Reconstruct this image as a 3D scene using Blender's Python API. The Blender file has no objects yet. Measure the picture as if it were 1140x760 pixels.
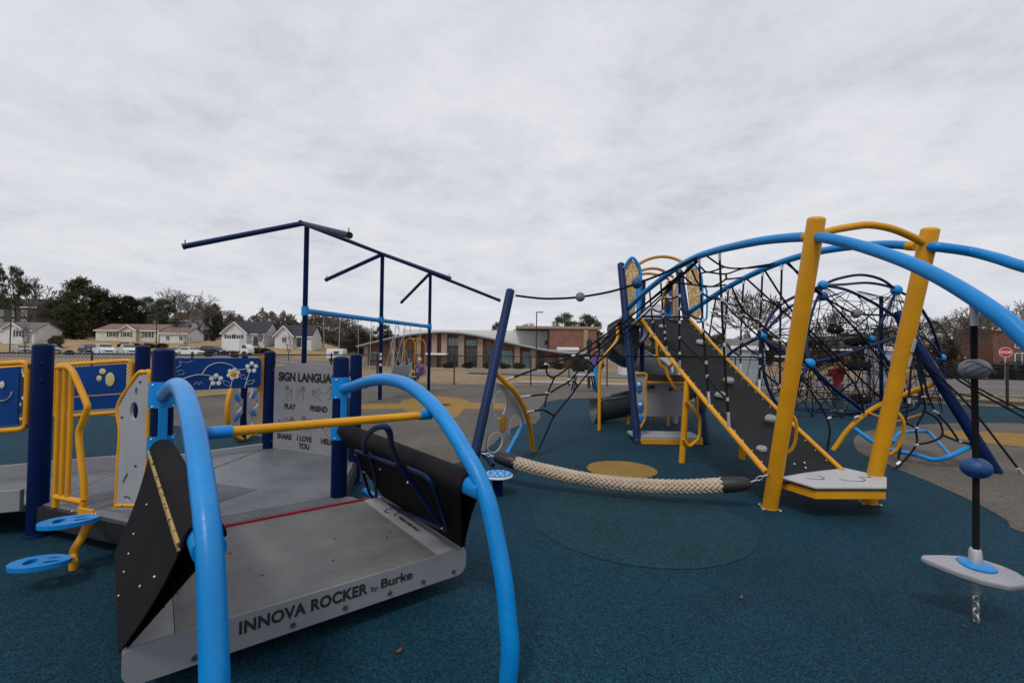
import bpy, bmesh, math, random
from mathutils import Vector, Matrix
random.seed(7)
C = bpy.context.scene.collection
V = Vector

# ------------------------------------------------------------------ camera
FPX = 507.0
PITCH = math.atan(11.0 / FPX)
ROLL = math.atan(0.012)
EYE = V((0, 0, 1.45))
_F = V((0, math.cos(PITCH), math.sin(PITCH)))
_R0 = V((1, 0, 0)); _U0 = V((0, -math.sin(PITCH), math.cos(PITCH)))
_R = _R0 * math.cos(ROLL) + _U0 * math.sin(ROLL)
_U = _U0 * math.cos(ROLL) - _R0 * math.sin(ROLL)

def ray(px, py):
    return _F + _R * ((px - 570.0) / FPX) + _U * ((380.0 - py) / FPX)
def P(px, py, Y):
    """surveyed point at depth Y"""
    d = ray(px, py); return EYE + d * (Y / d.y)
def G(px, py, z=0.0):
    """surveyed point on the level z"""
    d = ray(px, py); return EYE + d * ((z - EYE.z) / d.z)
def PL(px, py, a, b):
    """surveyed point on the vertical plane through a and b"""
    a = V((a[0], a[1], 0)); b = V((b[0], b[1], 0))
    n = (b - a).cross(V((0, 0, 1)))
    d = ray(px, py); return EYE + d * ((a - EYE).dot(n) / d.dot(n))

cam = bpy.data.cameras.new('camera'); cam.sensor_width = 36.0; cam.lens = 36.0 * FPX / 1140.0
cam.clip_start = 0.05; cam.clip_end = 3000
co = bpy.data.objects.new('camera', cam); C.objects.link(co)
co.matrix_world = Matrix((( _R.x, _U.x, -_F.x, EYE.x), (_R.y, _U.y, -_F.y, EYE.y), (_R.z, _U.z, -_F.z, EYE.z), (0, 0, 0, 1)))
bpy.context.scene.camera = co

# ------------------------------------------------------------------ materials
def _nt(name):
    m = bpy.data.materials.new(name); m.use_nodes = True
    nt = m.node_tree; b = nt.nodes['Principled BSDF']
    return m, nt, b
def N(nt, t, **kw):
    n = nt.nodes.new(t)
    for k, v in kw.items(): setattr(n, k, v)
    return n
def ramp(nt, stops, fac):
    r = N(nt, 'ShaderNodeValToRGB'); e = r.color_ramp.elements
    while len(e) < len(stops): e.new(0.5)
    for i, (p, c) in enumerate(stops):
        e[i].position = p; e[i].color = (c[0], c[1], c[2], 1) if hasattr(c, '__len__') else (c, c, c, 1)
    nt.links.new(fac, r.inputs['Fac']); return r.outputs['Color']
def wpos(nt):
    return N(nt, 'ShaderNodeNewGeometry').outputs['Position']
def noise(nt, scale, detail=4, rough=0.55, vec=None, dist=0.0):
    n = N(nt, 'ShaderNodeTexNoise'); n.inputs['Scale'].default_value = scale
    n.inputs['Detail'].default_value = detail; n.inputs['Roughness'].default_value = rough
    n.inputs['Distortion'].default_value = dist
    if vec is not None: nt.links.new(vec, n.inputs['Vector'])
    return n.outputs['Fac']
def mix(nt, a, b, fac, blend='MIX'):
    m = N(nt, 'ShaderNodeMix', data_type='RGBA', blend_type=blend)
    if isinstance(fac, float): m.inputs[0].default_value = fac
    else: nt.links.new(fac, m.inputs[0])
    for s, i in ((a, 6), (b, 7)):
        if isinstance(s, tuple): m.inputs[i].default_value = (*s, 1)
        else: nt.links.new(s, m.inputs[i])
    return m.outputs[2]
def bump(nt, b, h, strength=0.2, dist=0.01):
    n = N(nt, 'ShaderNodeBump'); n.inputs['Strength'].default_value = strength; n.inputs['Distance'].default_value = dist
    nt.links.new(h, n.inputs['Height']); nt.links.new(n.outputs['Normal'], b.inputs['Normal'])
def sc(c, k): return tuple(min(1.0, x * k) for x in c)

def paint(name, col, rough=0.4, var=0.22, metal=0.0, bscale=0, spec=0.5, dirt=0.18, fade=0.0, scuff=0.0):
    m, nt, b = _nt(name); p = wpos(nt)
    n1 = noise(nt, 2.3, 5, 0.6, p); n2 = noise(nt, 38, 4, 0.65, p)
    c = ramp(nt, [(0.3, sc(col, 1 - var)), (0.7, sc(col, 1 + var * 0.6))], n1)
    d = ramp(nt, [(0.52, 0.0), (0.75, dirt)], n2)
    c = mix(nt, c, (0.20, 0.185, 0.165), d)
    if fade:
        gn = N(nt, 'ShaderNodeNewGeometry'); sp_ = N(nt, 'ShaderNodeSeparateXYZ'); nt.links.new(gn.outputs['Normal'], sp_.inputs[0])
        f1 = ramp(nt, [(0.35, 0.0), (0.95, fade)], sp_.outputs[2])
        f2 = mix(nt, f1, ramp(nt, [(0.35, 0.35), (0.65, 1.0)], noise(nt, 14, 5, 0.7, p)), 1.0, 'MULTIPLY')
        c = mix(nt, c, tuple(0.55 * q + 0.24 for q in col), f2)
    if scuff:
        st = N(nt, 'ShaderNodeMapping'); st.inputs['Scale'].default_value = (9, 30, 60); st.inputs['Rotation'].default_value = (0.4, 0.7, 0.3); nt.links.new(p, st.inputs[0])
        c = mix(nt, c, tuple(min(1, q * 1.5 + 0.06) for q in col), ramp(nt, [(0.60, 0.0), (0.72, scuff)], noise(nt, 1.6, 6, 0.7, st.outputs[0], 0.6)))
    nt.links.new(c, b.inputs['Base Color'])
    r = ramp(nt, [(0.3, max(0.0, rough - 0.1)), (0.75, min(1, rough + 0.2))], n2)
    nt.links.new(r, b.inputs['Roughness'])
    b.inputs['Metallic'].default_value = metal; b.inputs['Specular IOR Level'].default_value = spec
    if bscale: bump(nt, b, noise(nt, bscale, 3, 0.6, p), 0.25, 0.004)
    return m

def rubber(name, dark, base, light, odd=(0.25, 0.22, 0.18), scale=165, wear=0.35):
    m, nt, b = _nt(name); p = wpos(nt)
    vo = N(nt, 'ShaderNodeTexVoronoi'); vo.inputs['Scale'].default_value = scale; nt.links.new(p, vo.inputs['Vector'])
    sep = N(nt, 'ShaderNodeSeparateColor'); nt.links.new(vo.outputs['Color'], sep.inputs[0])
    c = ramp(nt, [(0.0, dark), (0.34, base), (0.66, base), (0.84, light), (0.955, light), (0.985, odd)], sep.outputs[0])
    c = mix(nt, c, ramp(nt, [(0.3, 0.35), (0.7, 1.0)], noise(nt, scale * 0.42, 3, 0.7, p)), 0.75, 'MULTIPLY')
    big = noise(nt, 0.55, 6, 0.62, p, 0.4)
    c = mix(nt, c, ramp(nt, [(0.3, 1 - wear), (0.72, 1.0 + 0.0)], big), 1.0, 'MULTIPLY')
    mid = noise(nt, 5.0, 5, 0.7, p)
    c = mix(nt, c, ramp(nt, [(0.3, 0.78), (0.7, 1.0)], mid), 0.8, 'MULTIPLY')
    nt.links.new(c, b.inputs['Base Color'])
    b.inputs['Roughness'].default_value = 0.82; b.inputs['Specular IOR Level'].default_value = 0.19
    bump(nt, b, vo.outputs['Distance'], 0.55, 0.006)
    return m

def ground_mat(name, c1, c2, c3, s1=0.35, s2=22.0, rough=0.95):
    m, nt, b = _nt(name); p = wpos(nt)
    a = ramp(nt, [(0.3, c1), (0.7, c2)], noise(nt, s1, 6, 0.6, p, 0.5))
    c = mix(nt, a, c3, ramp(nt, [(0.45, 0.0), (0.72, 0.75)], noise(nt, s2, 6, 0.75, p)))
    c = mix(nt, c, ramp(nt, [(0.3, 0.7), (0.7, 1.0)], noise(nt, s2 * 0.12, 4, 0.6, p)), 1.0, 'MULTIPLY')
    nt.links.new(c, b.inputs['Base Color']); b.inputs['Roughness'].default_value = rough
    b.inputs['Specular IOR Level'].default_value = 0.2
    bump(nt, b, noise(nt, s2, 5, 0.7, p), 0.5, 0.03)
    return m

def brick(name, c1, c2, mortar, scale=1.0):
    m, nt, b = _nt(name); p = wpos(nt)
    s = N(nt, 'ShaderNodeSeparateXYZ'); nt.links.new(p, s.inputs[0])
    add = N(nt, 'ShaderNodeMath', operation='ADD'); nt.links.new(s.outputs[0], add.inputs[0]); nt.links.new(s.outputs[1], add.inputs[1])
    cb = N(nt, 'ShaderNodeCombineXYZ'); nt.links.new(add.outputs[0], cb.inputs[0]); nt.links.new(s.outputs[2], cb.inputs[1])
    t = N(nt, 'ShaderNodeTexBrick'); nt.links.new(cb.outputs[0], t.inputs['Vector'])
    t.inputs['Scale'].default_value = 4.2 * scale
    for k, c in (('Color1', c1), ('Color2', c2), ('Mortar', mortar)): t.inputs[k].default_value = (*c, 1)
    c = mix(nt, t.outputs['Color'], ramp(nt, [(0.3, 0.65), (0.7, 1.0)], noise(nt, 0.5, 5, 0.6, p)), 1.0, 'MULTIPLY')
    nt.links.new(c, b.inputs['Base Color']); b.inputs['Roughness'].default_value = 0.9
    return m

def striped(name, col, axis='Z', scale=6.0, depth=0.65, rough=0.6):
    """lapped boards or roof courses: fine lines on the world axis"""
    m, nt, b = _nt(name); p = wpos(nt)
    w = N(nt, 'ShaderNodeTexWave', bands_direction=axis, wave_profile='SAW'); w.inputs['Scale'].default_value = scale
    w.inputs['Distortion'].default_value = 0.2; nt.links.new(p, w.inputs['Vector'])
    c = mix(nt, col, ramp(nt, [(0.0, depth), (0.25, 1.0)], w.outputs['Fac']), 1.0, 'MULTIPLY')
    c = mix(nt, c, ramp(nt, [(0.3, 0.75), (0.7, 1.0)], noise(nt, 0.8, 6, 0.65, p)), 1.0, 'MULTIPLY')
    nt.links.new(c, b.inputs['Base Color']); b.inputs['Roughness'].default_value = rough
    return m

def foliage(name, dark, light, rough=0.75, trans=0.0):
    m, nt, b = _nt(name); p = wpos(nt)
    n = noise(nt, 0.9, 5, 0.7, p)
    c = ramp(nt, [(0.3, dark), (0.72, light)], n)
    c = mix(nt, c, ramp(nt, [(0.3, 0.55), (0.7, 1.0)], noise(nt, 9, 3, 0.6, p)), 1.0, 'MULTIPLY')
    nt.links.new(c, b.inputs['Base Color']); b.inputs['Roughness'].default_value = rough
    b.inputs['Specular IOR Level'].default_value = 0.15
    return m

def dotted(name, base, dot, scale, thr=0.32, jitter=1.0):
    """panel with a cut pattern of small openings showing another colour"""
    m, nt, b = _nt(name); p = wpos(nt)
    vo = N(nt, 'ShaderNodeTexVoronoi'); vo.inputs['Scale'].default_value = scale; vo.inputs['Randomness'].default_value = jitter
    nt.links.new(p, vo.inputs['Vector'])
    c = mix(nt, dot, base, ramp(nt, [(thr - 0.03, 0.0), (thr + 0.03, 1.0)], vo.outputs['Distance']))
    nt.links.new(c, b.inputs['Base Color']); b.inputs['Roughness'].default_value = 0.5
    return m

M = {}
M['navy'] = paint('navy powder coat', (0.0012, 0.0100, 0.056), 0.36, 0.25, dirt=0.02, spec=0.07, fade=0.08, scuff=0.12)
M['navy_light'] = paint('weathered navy coat', (0.007, 0.024, 0.085), 0.42, 0.25, dirt=0.04, spec=0.12, fade=0.12, scuff=0.2)
M['navy_tube'] = paint('dark blue tube coat', (0.004, 0.016, 0.070), 0.38, 0.25, dirt=0.04, spec=0.12)
M['blue'] = paint('sky blue powder coat', (0.002, 0.225, 0.60), 0.32, 0.16, dirt=0.04, spec=0.28, fade=0.16, scuff=0.45)
M['blue_hdpe'] = paint('blue plastic sheet', (0.002, 0.044, 0.20), 0.45, 0.15, dirt=0.04, spec=0.15)
M['blue_step'] = paint('blue moulded step', (0.012, 0.16, 0.55), 0.5, 0.2, dirt=0.15)
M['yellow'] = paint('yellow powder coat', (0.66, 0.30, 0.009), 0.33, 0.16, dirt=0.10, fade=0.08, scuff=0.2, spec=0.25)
M['yellow_shade'] = paint('shaded yellow coat', (0.46, 0.215, 0.012), 0.4, 0.15, dirt=0.15)  # darker copy of the yellow coat, shade put into its colour
M['white'] = paint('white engraving', (0.72, 0.70, 0.64), 0.5, 0.08, dirt=0.05)
M['offwhite'] = paint('off white plastic', (0.55, 0.53, 0.50), 0.5, 0.1)
M['deck'] = paint('grey deck coating', (0.122, 0.130, 0.150), 0.42, 0.26, bscale=220, dirt=0.35, scuff=0.7)
M['deck_b'] = paint('grey rocker deck coating', (0.142, 0.144, 0.142), 0.45, 0.28, bscale=220, dirt=0.4, scuff=0.85)
M['panel_grey'] = paint('grey plastic sheet', (0.225, 0.23, 0.25), 0.5, 0.12, bscale=180, dirt=0.2)
M['panel_light'] = paint('light grey plastic sheet', (0.32, 0.325, 0.35), 0.5, 0.1, bscale=180, dirt=0.2)
M['fascia'] = paint('grey steel fascia', (0.21, 0.218, 0.24), 0.45, 0.12, dirt=0.22)
M['black_rubber'] = paint('black belt rubber', (0.010, 0.010, 0.011), 0.85, 0.3, bscale=150, dirt=0.03, spec=0.12)
M['black'] = paint('black coat', (0.012, 0.012, 0.014), 0.5, 0.2, dirt=0.05)
M['ink'] = paint('black lettering', (0.010, 0.010, 0.011), 0.6, 0.05, dirt=0.0)
M['rope'] = paint('black braided rope', (0.009, 0.009, 0.011), 0.8, 0.3, bscale=300, dirt=0.03, spec=0.15)
M['coupler'] = paint('alloy coupler', (0.55, 0.56, 0.58), 0.35, 0.15, metal=0.6)
M['steel'] = paint('galvanised steel', (0.50, 0.51, 0.52), 0.35, 0.2, metal=0.8)
M['bolt'] = paint('bolt steel', (0.62, 0.62, 0.60), 0.3, 0.1, metal=0.7)
M['landing'] = paint('white landing sheet', (0.46, 0.46, 0.47), 0.5, 0.1, bscale=180, dirt=0.2)
M['red'] = paint('red warning edge', (0.42, 0.012, 0.035), 0.5, 0.1, dirt=0.05)
M['ramp'] = paint('charcoal climbing sheet', (0.016, 0.017, 0.019), 0.8, 0.3, bscale=60, dirt=0.10, spec=0.18)
M['hold'] = paint('grey climbing hold', (0.28, 0.29, 0.31), 0.6, 0.3, bscale=30)
M['slide'] = paint('charcoal slide plastic', (0.045, 0.050, 0.060), 0.3, 0.2, dirt=0.1)
M['slide_light'] = paint('grey plastic and lit slide', (0.46, 0.48, 0.52), 0.3, 0.15, dirt=0.1)  # grey plastic; on the chute it paints the sunlit channel
M['ball_grey'] = paint('grey marbled rubber', (0.16, 0.17, 0.19), 0.6, 0.35, bscale=25)
M['ball_blue'] = paint('navy rubber ball', (0.004, 0.060, 0.20), 0.5, 0.3)
M['log_rope'] = paint('cream braided rope', (0.45, 0.365, 0.275), 0.85, 0.3, bscale=220, dirt=0.3)
M['cream'] = paint('cream perforated sheet', (0.55, 0.44, 0.22), 0.5, 0.15)
M['brown'] = paint('brown cap rail', (0.075, 0.050, 0.028), 0.6, 0.3)
M['perf_y'] = dotted('yellow pebble cut panel', (0.50, 0.30, 0.06), (0.60, 0.58, 0.52), 26, 0.42)
M['perf_b'] = dotted('dark panel with white dots', (0.010, 0.016, 0.05), (0.6, 0.58, 0.55), 11, 0.25)
M['hazard'] = dotted('yellow and black strip', (0.46, 0.32, 0.10), (0.02, 0.02, 0.02), 22, 0.35)
M['rub_blue'] = rubber('blue rubber granules', (0.001, 0.007, 0.012), (0.003, 0.058, 0.103), (0.009, 0.104, 0.165), (0.085, 0.08, 0.065))
M['rub_teal'] = rubber('faded teal rubber granules', (0.003, 0.012, 0.014), (0.011, 0.070, 0.103), (0.024, 0.116, 0.156), (0.10, 0.10, 0.08))
M['rub_tan'] = rubber('tan rubber granules', (0.05, 0.045, 0.04), (0.20, 0.178, 0.15), (0.32, 0.285, 0.24), (0.02, 0.02, 0.02))
M['rub_yel'] = rubber('yellow rubber granules', (0.16, 0.09, 0.02), (0.45, 0.27, 0.06), (0.60, 0.40, 0.12), (0.05, 0.03, 0.02), wear=0.2)
M['rub_grey'] = rubber('dark grey rubber granules', (0.02, 0.02, 0.02), (0.08, 0.08, 0.08), (0.15, 0.15, 0.15))
M['grass'] = ground_mat('winter turf', (0.32, 0.225, 0.125), (0.42, 0.305, 0.175), (0.21, 0.15, 0.085))
M['road'] = ground_mat('worn asphalt', (0.20, 0.185, 0.175), (0.27, 0.25, 0.235), (0.15, 0.14, 0.13), 0.3, 30)
M['concrete'] = ground_mat('pale concrete', (0.42, 0.40, 0.36), (0.52, 0.49, 0.45), (0.33, 0.31, 0.28), 0.5, 18)
M['mulch'] = ground_mat('brown mulch', (0.05, 0.035, 0.022), (0.09, 0.06, 0.04), (0.03, 0.02, 0.015), 1.0, 30)
M['leaf'] = paint('dead leaf', (0.20, 0.085, 0.03), 0.8, 0.3)
M['brick'] = brick('red school brick', (0.27, 0.105, 0.062), (0.21, 0.080, 0.048), (0.27, 0.20, 0.16))
M['brick_dk'] = brick('dark red brick', (0.20, 0.065, 0.045), (0.15, 0.05, 0.035), (0.20, 0.15, 0.13))
M['stone'] = paint('tan precast column', (0.31, 0.235, 0.175), 0.85, 0.15)
M['roofmetal'] = striped('grey green standing seam roof', (0.24, 0.27, 0.28), 'X', 4.0, 0.7, 0.5)
M['whitewall'] = paint('white membrane', (0.75, 0.74, 0.73), 0.7, 0.06, dirt=0.08)
M['glass'] = paint('dark window glass', (0.030, 0.040, 0.050), 0.08, 0.3, dirt=0.0, spec=0.8)
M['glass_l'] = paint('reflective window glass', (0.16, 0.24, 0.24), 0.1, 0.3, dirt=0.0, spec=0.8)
M['siding_w'] = striped('white lap siding', (0.66, 0.66, 0.66), 'Z', 3.0, 0.8)
M['siding_c'] = striped('cream lap siding', (0.62, 0.60, 0.46), 'Z', 3.0, 0.8)
M['siding_g'] = striped('grey blue lap siding', (0.36, 0.40, 0.45), 'Z', 3.0, 0.8)
M['shingle_d'] = striped('dark shingles', (0.035, 0.036, 0.045), 'Z', 5.0, 0.7, 0.9)
M['shingle_b'] = striped('brown shingles', (0.20, 0.13, 0.10), 'Z', 5.0, 0.7, 0.9)
M['shingle_g'] = striped('grey shingles', (0.15, 0.145, 0.14), 'Z', 5.0, 0.7, 0.9)
M['darkwood'] = striped('dark timber cladding', (0.055, 0.050, 0.045), 'Z', 2.5, 0.7, 0.8)
M['bark'] = foliage('bark', (0.06, 0.045, 0.035), (0.14, 0.11, 0.09), 0.9)
M['twig'] = foliage('bare twigs', (0.12, 0.10, 0.09), (0.22, 0.185, 0.165), 0.9)
M['twig_red'] = foliage('reddish bare twigs', (0.11, 0.065, 0.05), (0.19, 0.12, 0.09), 0.9)
M['ever'] = foliage('evergreen needles', (0.034, 0.050, 0.024), (0.105, 0.125, 0.058))
M['ever_dk'] = foliage('dark evergreen needles', (0.028, 0.031, 0.015), (0.092, 0.088, 0.044))
M['hedge'] = foliage('hedge leaves', (0.014, 0.022, 0.010), (0.045, 0.060, 0.026))
M['shrub_b'] = foliage('dormant shrub leaves', (0.05, 0.040, 0.020), (0.12, 0.095, 0.05))
M['woods_a'] = foliage('winter woods', (0.10, 0.085, 0.078), (0.20, 0.165, 0.15), 0.95)
M['woods_b'] = foliage('winter thicket', (0.045, 0.042, 0.030), (0.12, 0.095, 0.075), 0.95)
M['carwhite'] = paint('white car paint', (0.68, 0.69, 0.70), 0.2, 0.05, dirt=0.03)
M['cardark'] = paint('navy car paint', (0.015, 0.022, 0.045), 0.2, 0.1, dirt=0.03)
M['carsilver'] = paint('silver car paint', (0.35, 0.36, 0.38), 0.25, 0.05, metal=0.4, dirt=0.03)
M['carred'] = paint('maroon car paint', (0.16, 0.02, 0.02), 0.2, 0.1, dirt=0.03)
M['tyre'] = paint('tyre rubber', (0.015, 0.015, 0.015), 0.8, 0.2)
M['lamp'] = paint('headlight glass', (0.7, 0.7, 0.68), 0.1, 0.05)
M['skin'] = paint('skin', (0.52, 0.30, 0.21), 0.55, 0.08, dirt=0.0)
M['jacket_red'] = paint('red jacket cloth', (0.30, 0.015, 0.03), 0.85, 0.2, dirt=0.0)
M['jacket_purple'] = paint('purple jacket cloth', (0.16, 0.075, 0.26), 0.85, 0.2, dirt=0.0)
M['cloth_dark'] = paint('dark cloth', (0.03, 0.045, 0.045), 0.9, 0.2, dirt=0.0)
M['jeans'] = paint('denim', (0.055, 0.075, 0.11), 0.9, 0.2, dirt=0.0)
M['hat_pink'] = paint('pale pink knit', (0.62, 0.44, 0.47), 0.9, 0.1, dirt=0.0)
M['hair'] = paint('light brown hair', (0.30, 0.15, 0.07), 0.7, 0.3, dirt=0.0)
M['shoe'] = paint('shoe', (0.10, 0.10, 0.12), 0.7, 0.2)
M['bucket'] = paint('grey blue swing shell', (0.30, 0.36, 0.42), 0.45, 0.15)
M['stopred'] = paint('stop sign red', (0.40, 0.02, 0.025), 0.5, 0.1)

# ------------------------------------------------------------------ mesh building
def catmull(pts, k=8, closed=False):
    pts = [V(p) for p in pts]; n = len(pts); out = []
    if n < 3 and not closed: return pts
    rng = n if closed else n - 1
    for i in range(rng):
        p1, p2 = pts[i], pts[(i + 1) % n]
        p0 = pts[(i - 1) % n] if closed or i > 0 else p1 * 2 - p2
        p3 = pts[(i + 2) % n] if closed or i + 2 < n else p2 * 2 - p1
        for j in range(k):
            t = j / k
            out.append(0.5 * ((2 * p1) + (p2 - p0) * t + (2 * p0 - 5 * p1 + 4 * p2 - p3) * t * t + (3 * p1 - p0 - 3 * p2 + p3) * t ** 3))
    if not closed: out.append(pts[-1])
    return out

class MB:
    def __init__(s): s.v = []; s.f = []; s.s = []; s.marks = []
    def face(s, idx, sm=False): s.f.append(tuple(idx)); s.s.append(sm)
    def quad(s, a, b, c, d, sm=False):
        k = len(s.v); s.v += [V(a), V(b), V(c), V(d)]; s.face((k, k + 1, k + 2, k + 3), sm)
    def mark(s):
        if not s.marks or s.marks[-1] != (len(s.v), len(s.f)): s.marks.append((len(s.v), len(s.f)))
    def tube(s, pts, r, n=10, caps=True, closed=False, sm=True, flat=None):
        s.mark()
        pts = [V(p) for p in pts]; m = len(pts); rs = r if hasattr(r, '__len__') else [r] * m
        tang = []
        for i in range(m):
            a = pts[(i - 1) % m] if (closed or i > 0) else pts[i]
            b = pts[(i + 1) % m] if (closed or i < m - 1) else pts[i]
            t = b - a; tang.append(t.normalized() if t.length > 1e-9 else V((0, 0, 1)))
        t0 = tang[0]; ref = V((0, 0, 1)) if abs(t0.z) < 0.9 else V((1, 0, 0))
        nx = t0.cross(ref).normalized(); k0 = len(s.v)
        for i in range(m):
            t = tang[i]; nx = (nx - t * nx.dot(t))
            nx = nx.normalized() if nx.length > 1e-9 else t.orthogonal().normalized()
            ny = t.cross(nx)
            for j in range(n):
                a = 2 * math.pi * j / n
                s.v.append(pts[i] + nx * (math.cos(a) * rs[i]) + ny * (math.sin(a) * rs[i] * (flat or 1)))
        for i in range(m if closed else m - 1):
            for j in range(n):
                a = k0 + i * n; b = k0 + ((i + 1) % m) * n
                s.face((a + j, a + (j + 1) % n, b + (j + 1) % n, b + j), sm)
        if caps and not closed:
            for i, rev in ((0, True), (m - 1, False)):
                k = len(s.v); s.v += [V(x) for x in s.v[k0 + i * n:k0 + i * n + n]]
                idx = list(range(k, k + n)); s.face(idx[::-1] if rev else idx)
        return s
    def post(s, a, b, r, n=16, dome=0.25):
        """round post with a domed cap at b"""
        a = V(a); b = V(b); t = (b - a).normalized(); L = (b - a).length; h = r * dome * 2
        pts = [a, a + t * (L - h)]; rs = [r, r]
        for q in (0.3, 0.55, 0.75, 0.9, 0.98):
            pts.append(a + t * (L - h + h * q)); rs.append(r * math.sqrt(max(0.0, 1 - q ** 2.4)))
        return s.tube(pts, rs, n)
    def box(s, c, size, R=None, bevel=0.0):
        s.mark()
        c = V(c); R = R or Matrix.Identity(3); hx, hy, hz = (q / 2 for q in size)
        if bevel <= 0:
            k = len(s.v)
            for z in (-hz, hz):
                for x, y in ((-hx, -hy), (hx, -hy), (hx, hy), (-hx, hy)): s.v.append(c + R @ V((x, y, z)))
            for q in ((3, 2, 1, 0), (4, 5, 6, 7), (0, 1, 5, 4), (1, 2, 6, 5), (2, 3, 7, 6), (3, 0, 4, 7)): s.face([k + i for i in q])
        else:
            e = min(bevel, hx * .9, hy * .9, hz * .9)
            bm = bmesh.new(); bmesh.ops.create_cube(bm, size=1.0)
            for vv in bm.verts: vv.co = V((vv.co.x * size[0], vv.co.y * size[1], vv.co.z * size[2]))
            bmesh.ops.bevel(bm, geom=bm.edges[:], offset=e, segments=2, affect='EDGES', profile=0.6)
            bm.verts.index_update(); k = len(s.v)
            for vv in bm.verts: s.v.append(c + R @ vv.co)
            for ff in bm.faces: s.face([k + vv.index for vv in ff.verts])
            bm.free()
        return s
    def prism(s, poly, ext, sm=False):
        poly = [V(p) for p in poly]; ext = V(ext); n = len(poly); k = len(s.v)
        s.v += poly + [p + ext for p in poly]
        s.face(list(range(k, k + n))[::-1]); s.face(range(k + n, k + 2 * n))
        for i in range(n): s.face((k + i, k + (i + 1) % n, k + n + (i + 1) % n, k + n + i), sm)
        return s
    def ball(s, c, r, n=14, m=9, R=None):
        s.mark()
        c = V(c); r = r if hasattr(r, '__len__') else (r, r, r); k = len(s.v); R = R or Matrix.Identity(3)
        s.v.append(c + R @ V((0, 0, -r[2])))
        for i in range(1, m):
            a = -math.pi / 2 + math.pi * i / m
            for j in range(n):
                b = 2 * math.pi * j / n
                s.v.append(c + R @ V((r[0] * math.cos(a) * math.cos(b), r[1] * math.cos(a) * math.sin(b), r[2] * math.sin(a))))
        s.v.append(c + R @ V((0, 0, r[2]))); top = len(s.v) - 1
        for j in range(n):
            s.face((k, k + 1 + (j + 1) % n, k + 1 + j), True)
            s.face((top, top - n + j, top - n + (j + 1) % n), True)
            for i in range(m - 2):
                a = k + 1 + i * n
                s.face((a + j, a + (j + 1) % n, a + n + (j + 1) % n, a + n + j), True)
        return s
    def disc(s, c, r, h, n=24, axis=None, r2=None):
        c = V(c); ax = V(axis).normalized() if axis is not None else V((0, 0, 1))
        e = min(h * 0.3, r * 0.1)
        pts = [c, c + ax * e, c + ax * (h - e), c + ax * h]
        return s.tube(pts, [r - e, r, r2 or r, (r2 or r) - e], n)
    def grid(s, rows, sm=True):
        k = len(s.v); nr = len(rows); nc = len(rows[0])
        for r in rows: s.v += [V(p) for p in r]
        for i in range(nr - 1):
            for j in range(nc - 1):
                a = k + i * nc + j; s.face((a, a + 1, a + nc + 1, a + nc), sm)
        return s
    def slab(s, rows, ext, sm=True):
        """thick sheet from a grid of points; ext is a vector or a grid of vectors"""
        ex = (lambda i, j: V(ext)) if not isinstance(ext, list) else (lambda i, j: V(ext[i][j]))
        rows = [[V(p) for p in r] for r in rows]
        low = [[p + ex(i, j) for j, p in enumerate(r)] for i, r in enumerate(rows)]
        s.grid(rows, sm); s.grid([r[::-1] for r in low], sm)
        rim = lambda a, b: [s.quad(a[i], b[i], b[i + 1], a[i + 1]) for i in range(len(a) - 1)]
        rim(rows[0], low[0]); rim(low[-1], rows[-1])
        rim([r[0] for r in low], [r[0] for r in rows]); rim([r[-1] for r in rows], [r[-1] for r in low])
        return s
    def each(s, name, mat, parent=None):
        """one object for every primitive that was added"""
        mk = s.marks + [(len(s.v), len(s.f))]
        for (v0, f0), (v1, f1) in zip(mk[:-1], mk[1:]):
            q = MB(); q.v = s.v[v0:v1]; q.f = [tuple(i - v0 for i in f) for f in s.f[f0:f1]]; q.s = s.s[f0:f1]; q.obj(name, mat, parent)
    def obj(s, name, mat, parent=None):
        me = bpy.data.meshes.new(name)
        org = V(parent['_org']) if parent is not None else V((0, 0, 0))
        me.from_pydata([tuple(p - org) for p in s.v], [], s.f); me.update()
        me.polygons.foreach_set('use_smooth', s.s)
        return link(name, me, mat, parent)

ORG = {}
def link(name, me, mat, parent=None):
    if mat is not None: me.materials.append(M[mat] if isinstance(mat, str) else mat)
    o = bpy.data.objects.new(name, me); C.objects.link(o)
    if parent is not None:
        o.parent = parent; o['_org'] = parent['_org']
    else: o['_org'] = (0.0, 0.0, 0.0)
    return o
def tag(o, label=None, cat=None, group=None, kind=None):
    if label: o['label'] = label
    if cat: o['category'] = cat
    if group: o['group'] = group
    if kind: o['kind'] = kind
    return o
def thing(name, loc, label, cat, group=None):
    o = bpy.data.objects.new(name, None); C.objects.link(o); o.empty_display_size = 0.1
    loc = V(loc); o.location = loc; o['_org'] = tuple(loc)
    return tag(o, label, cat, group)

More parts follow.
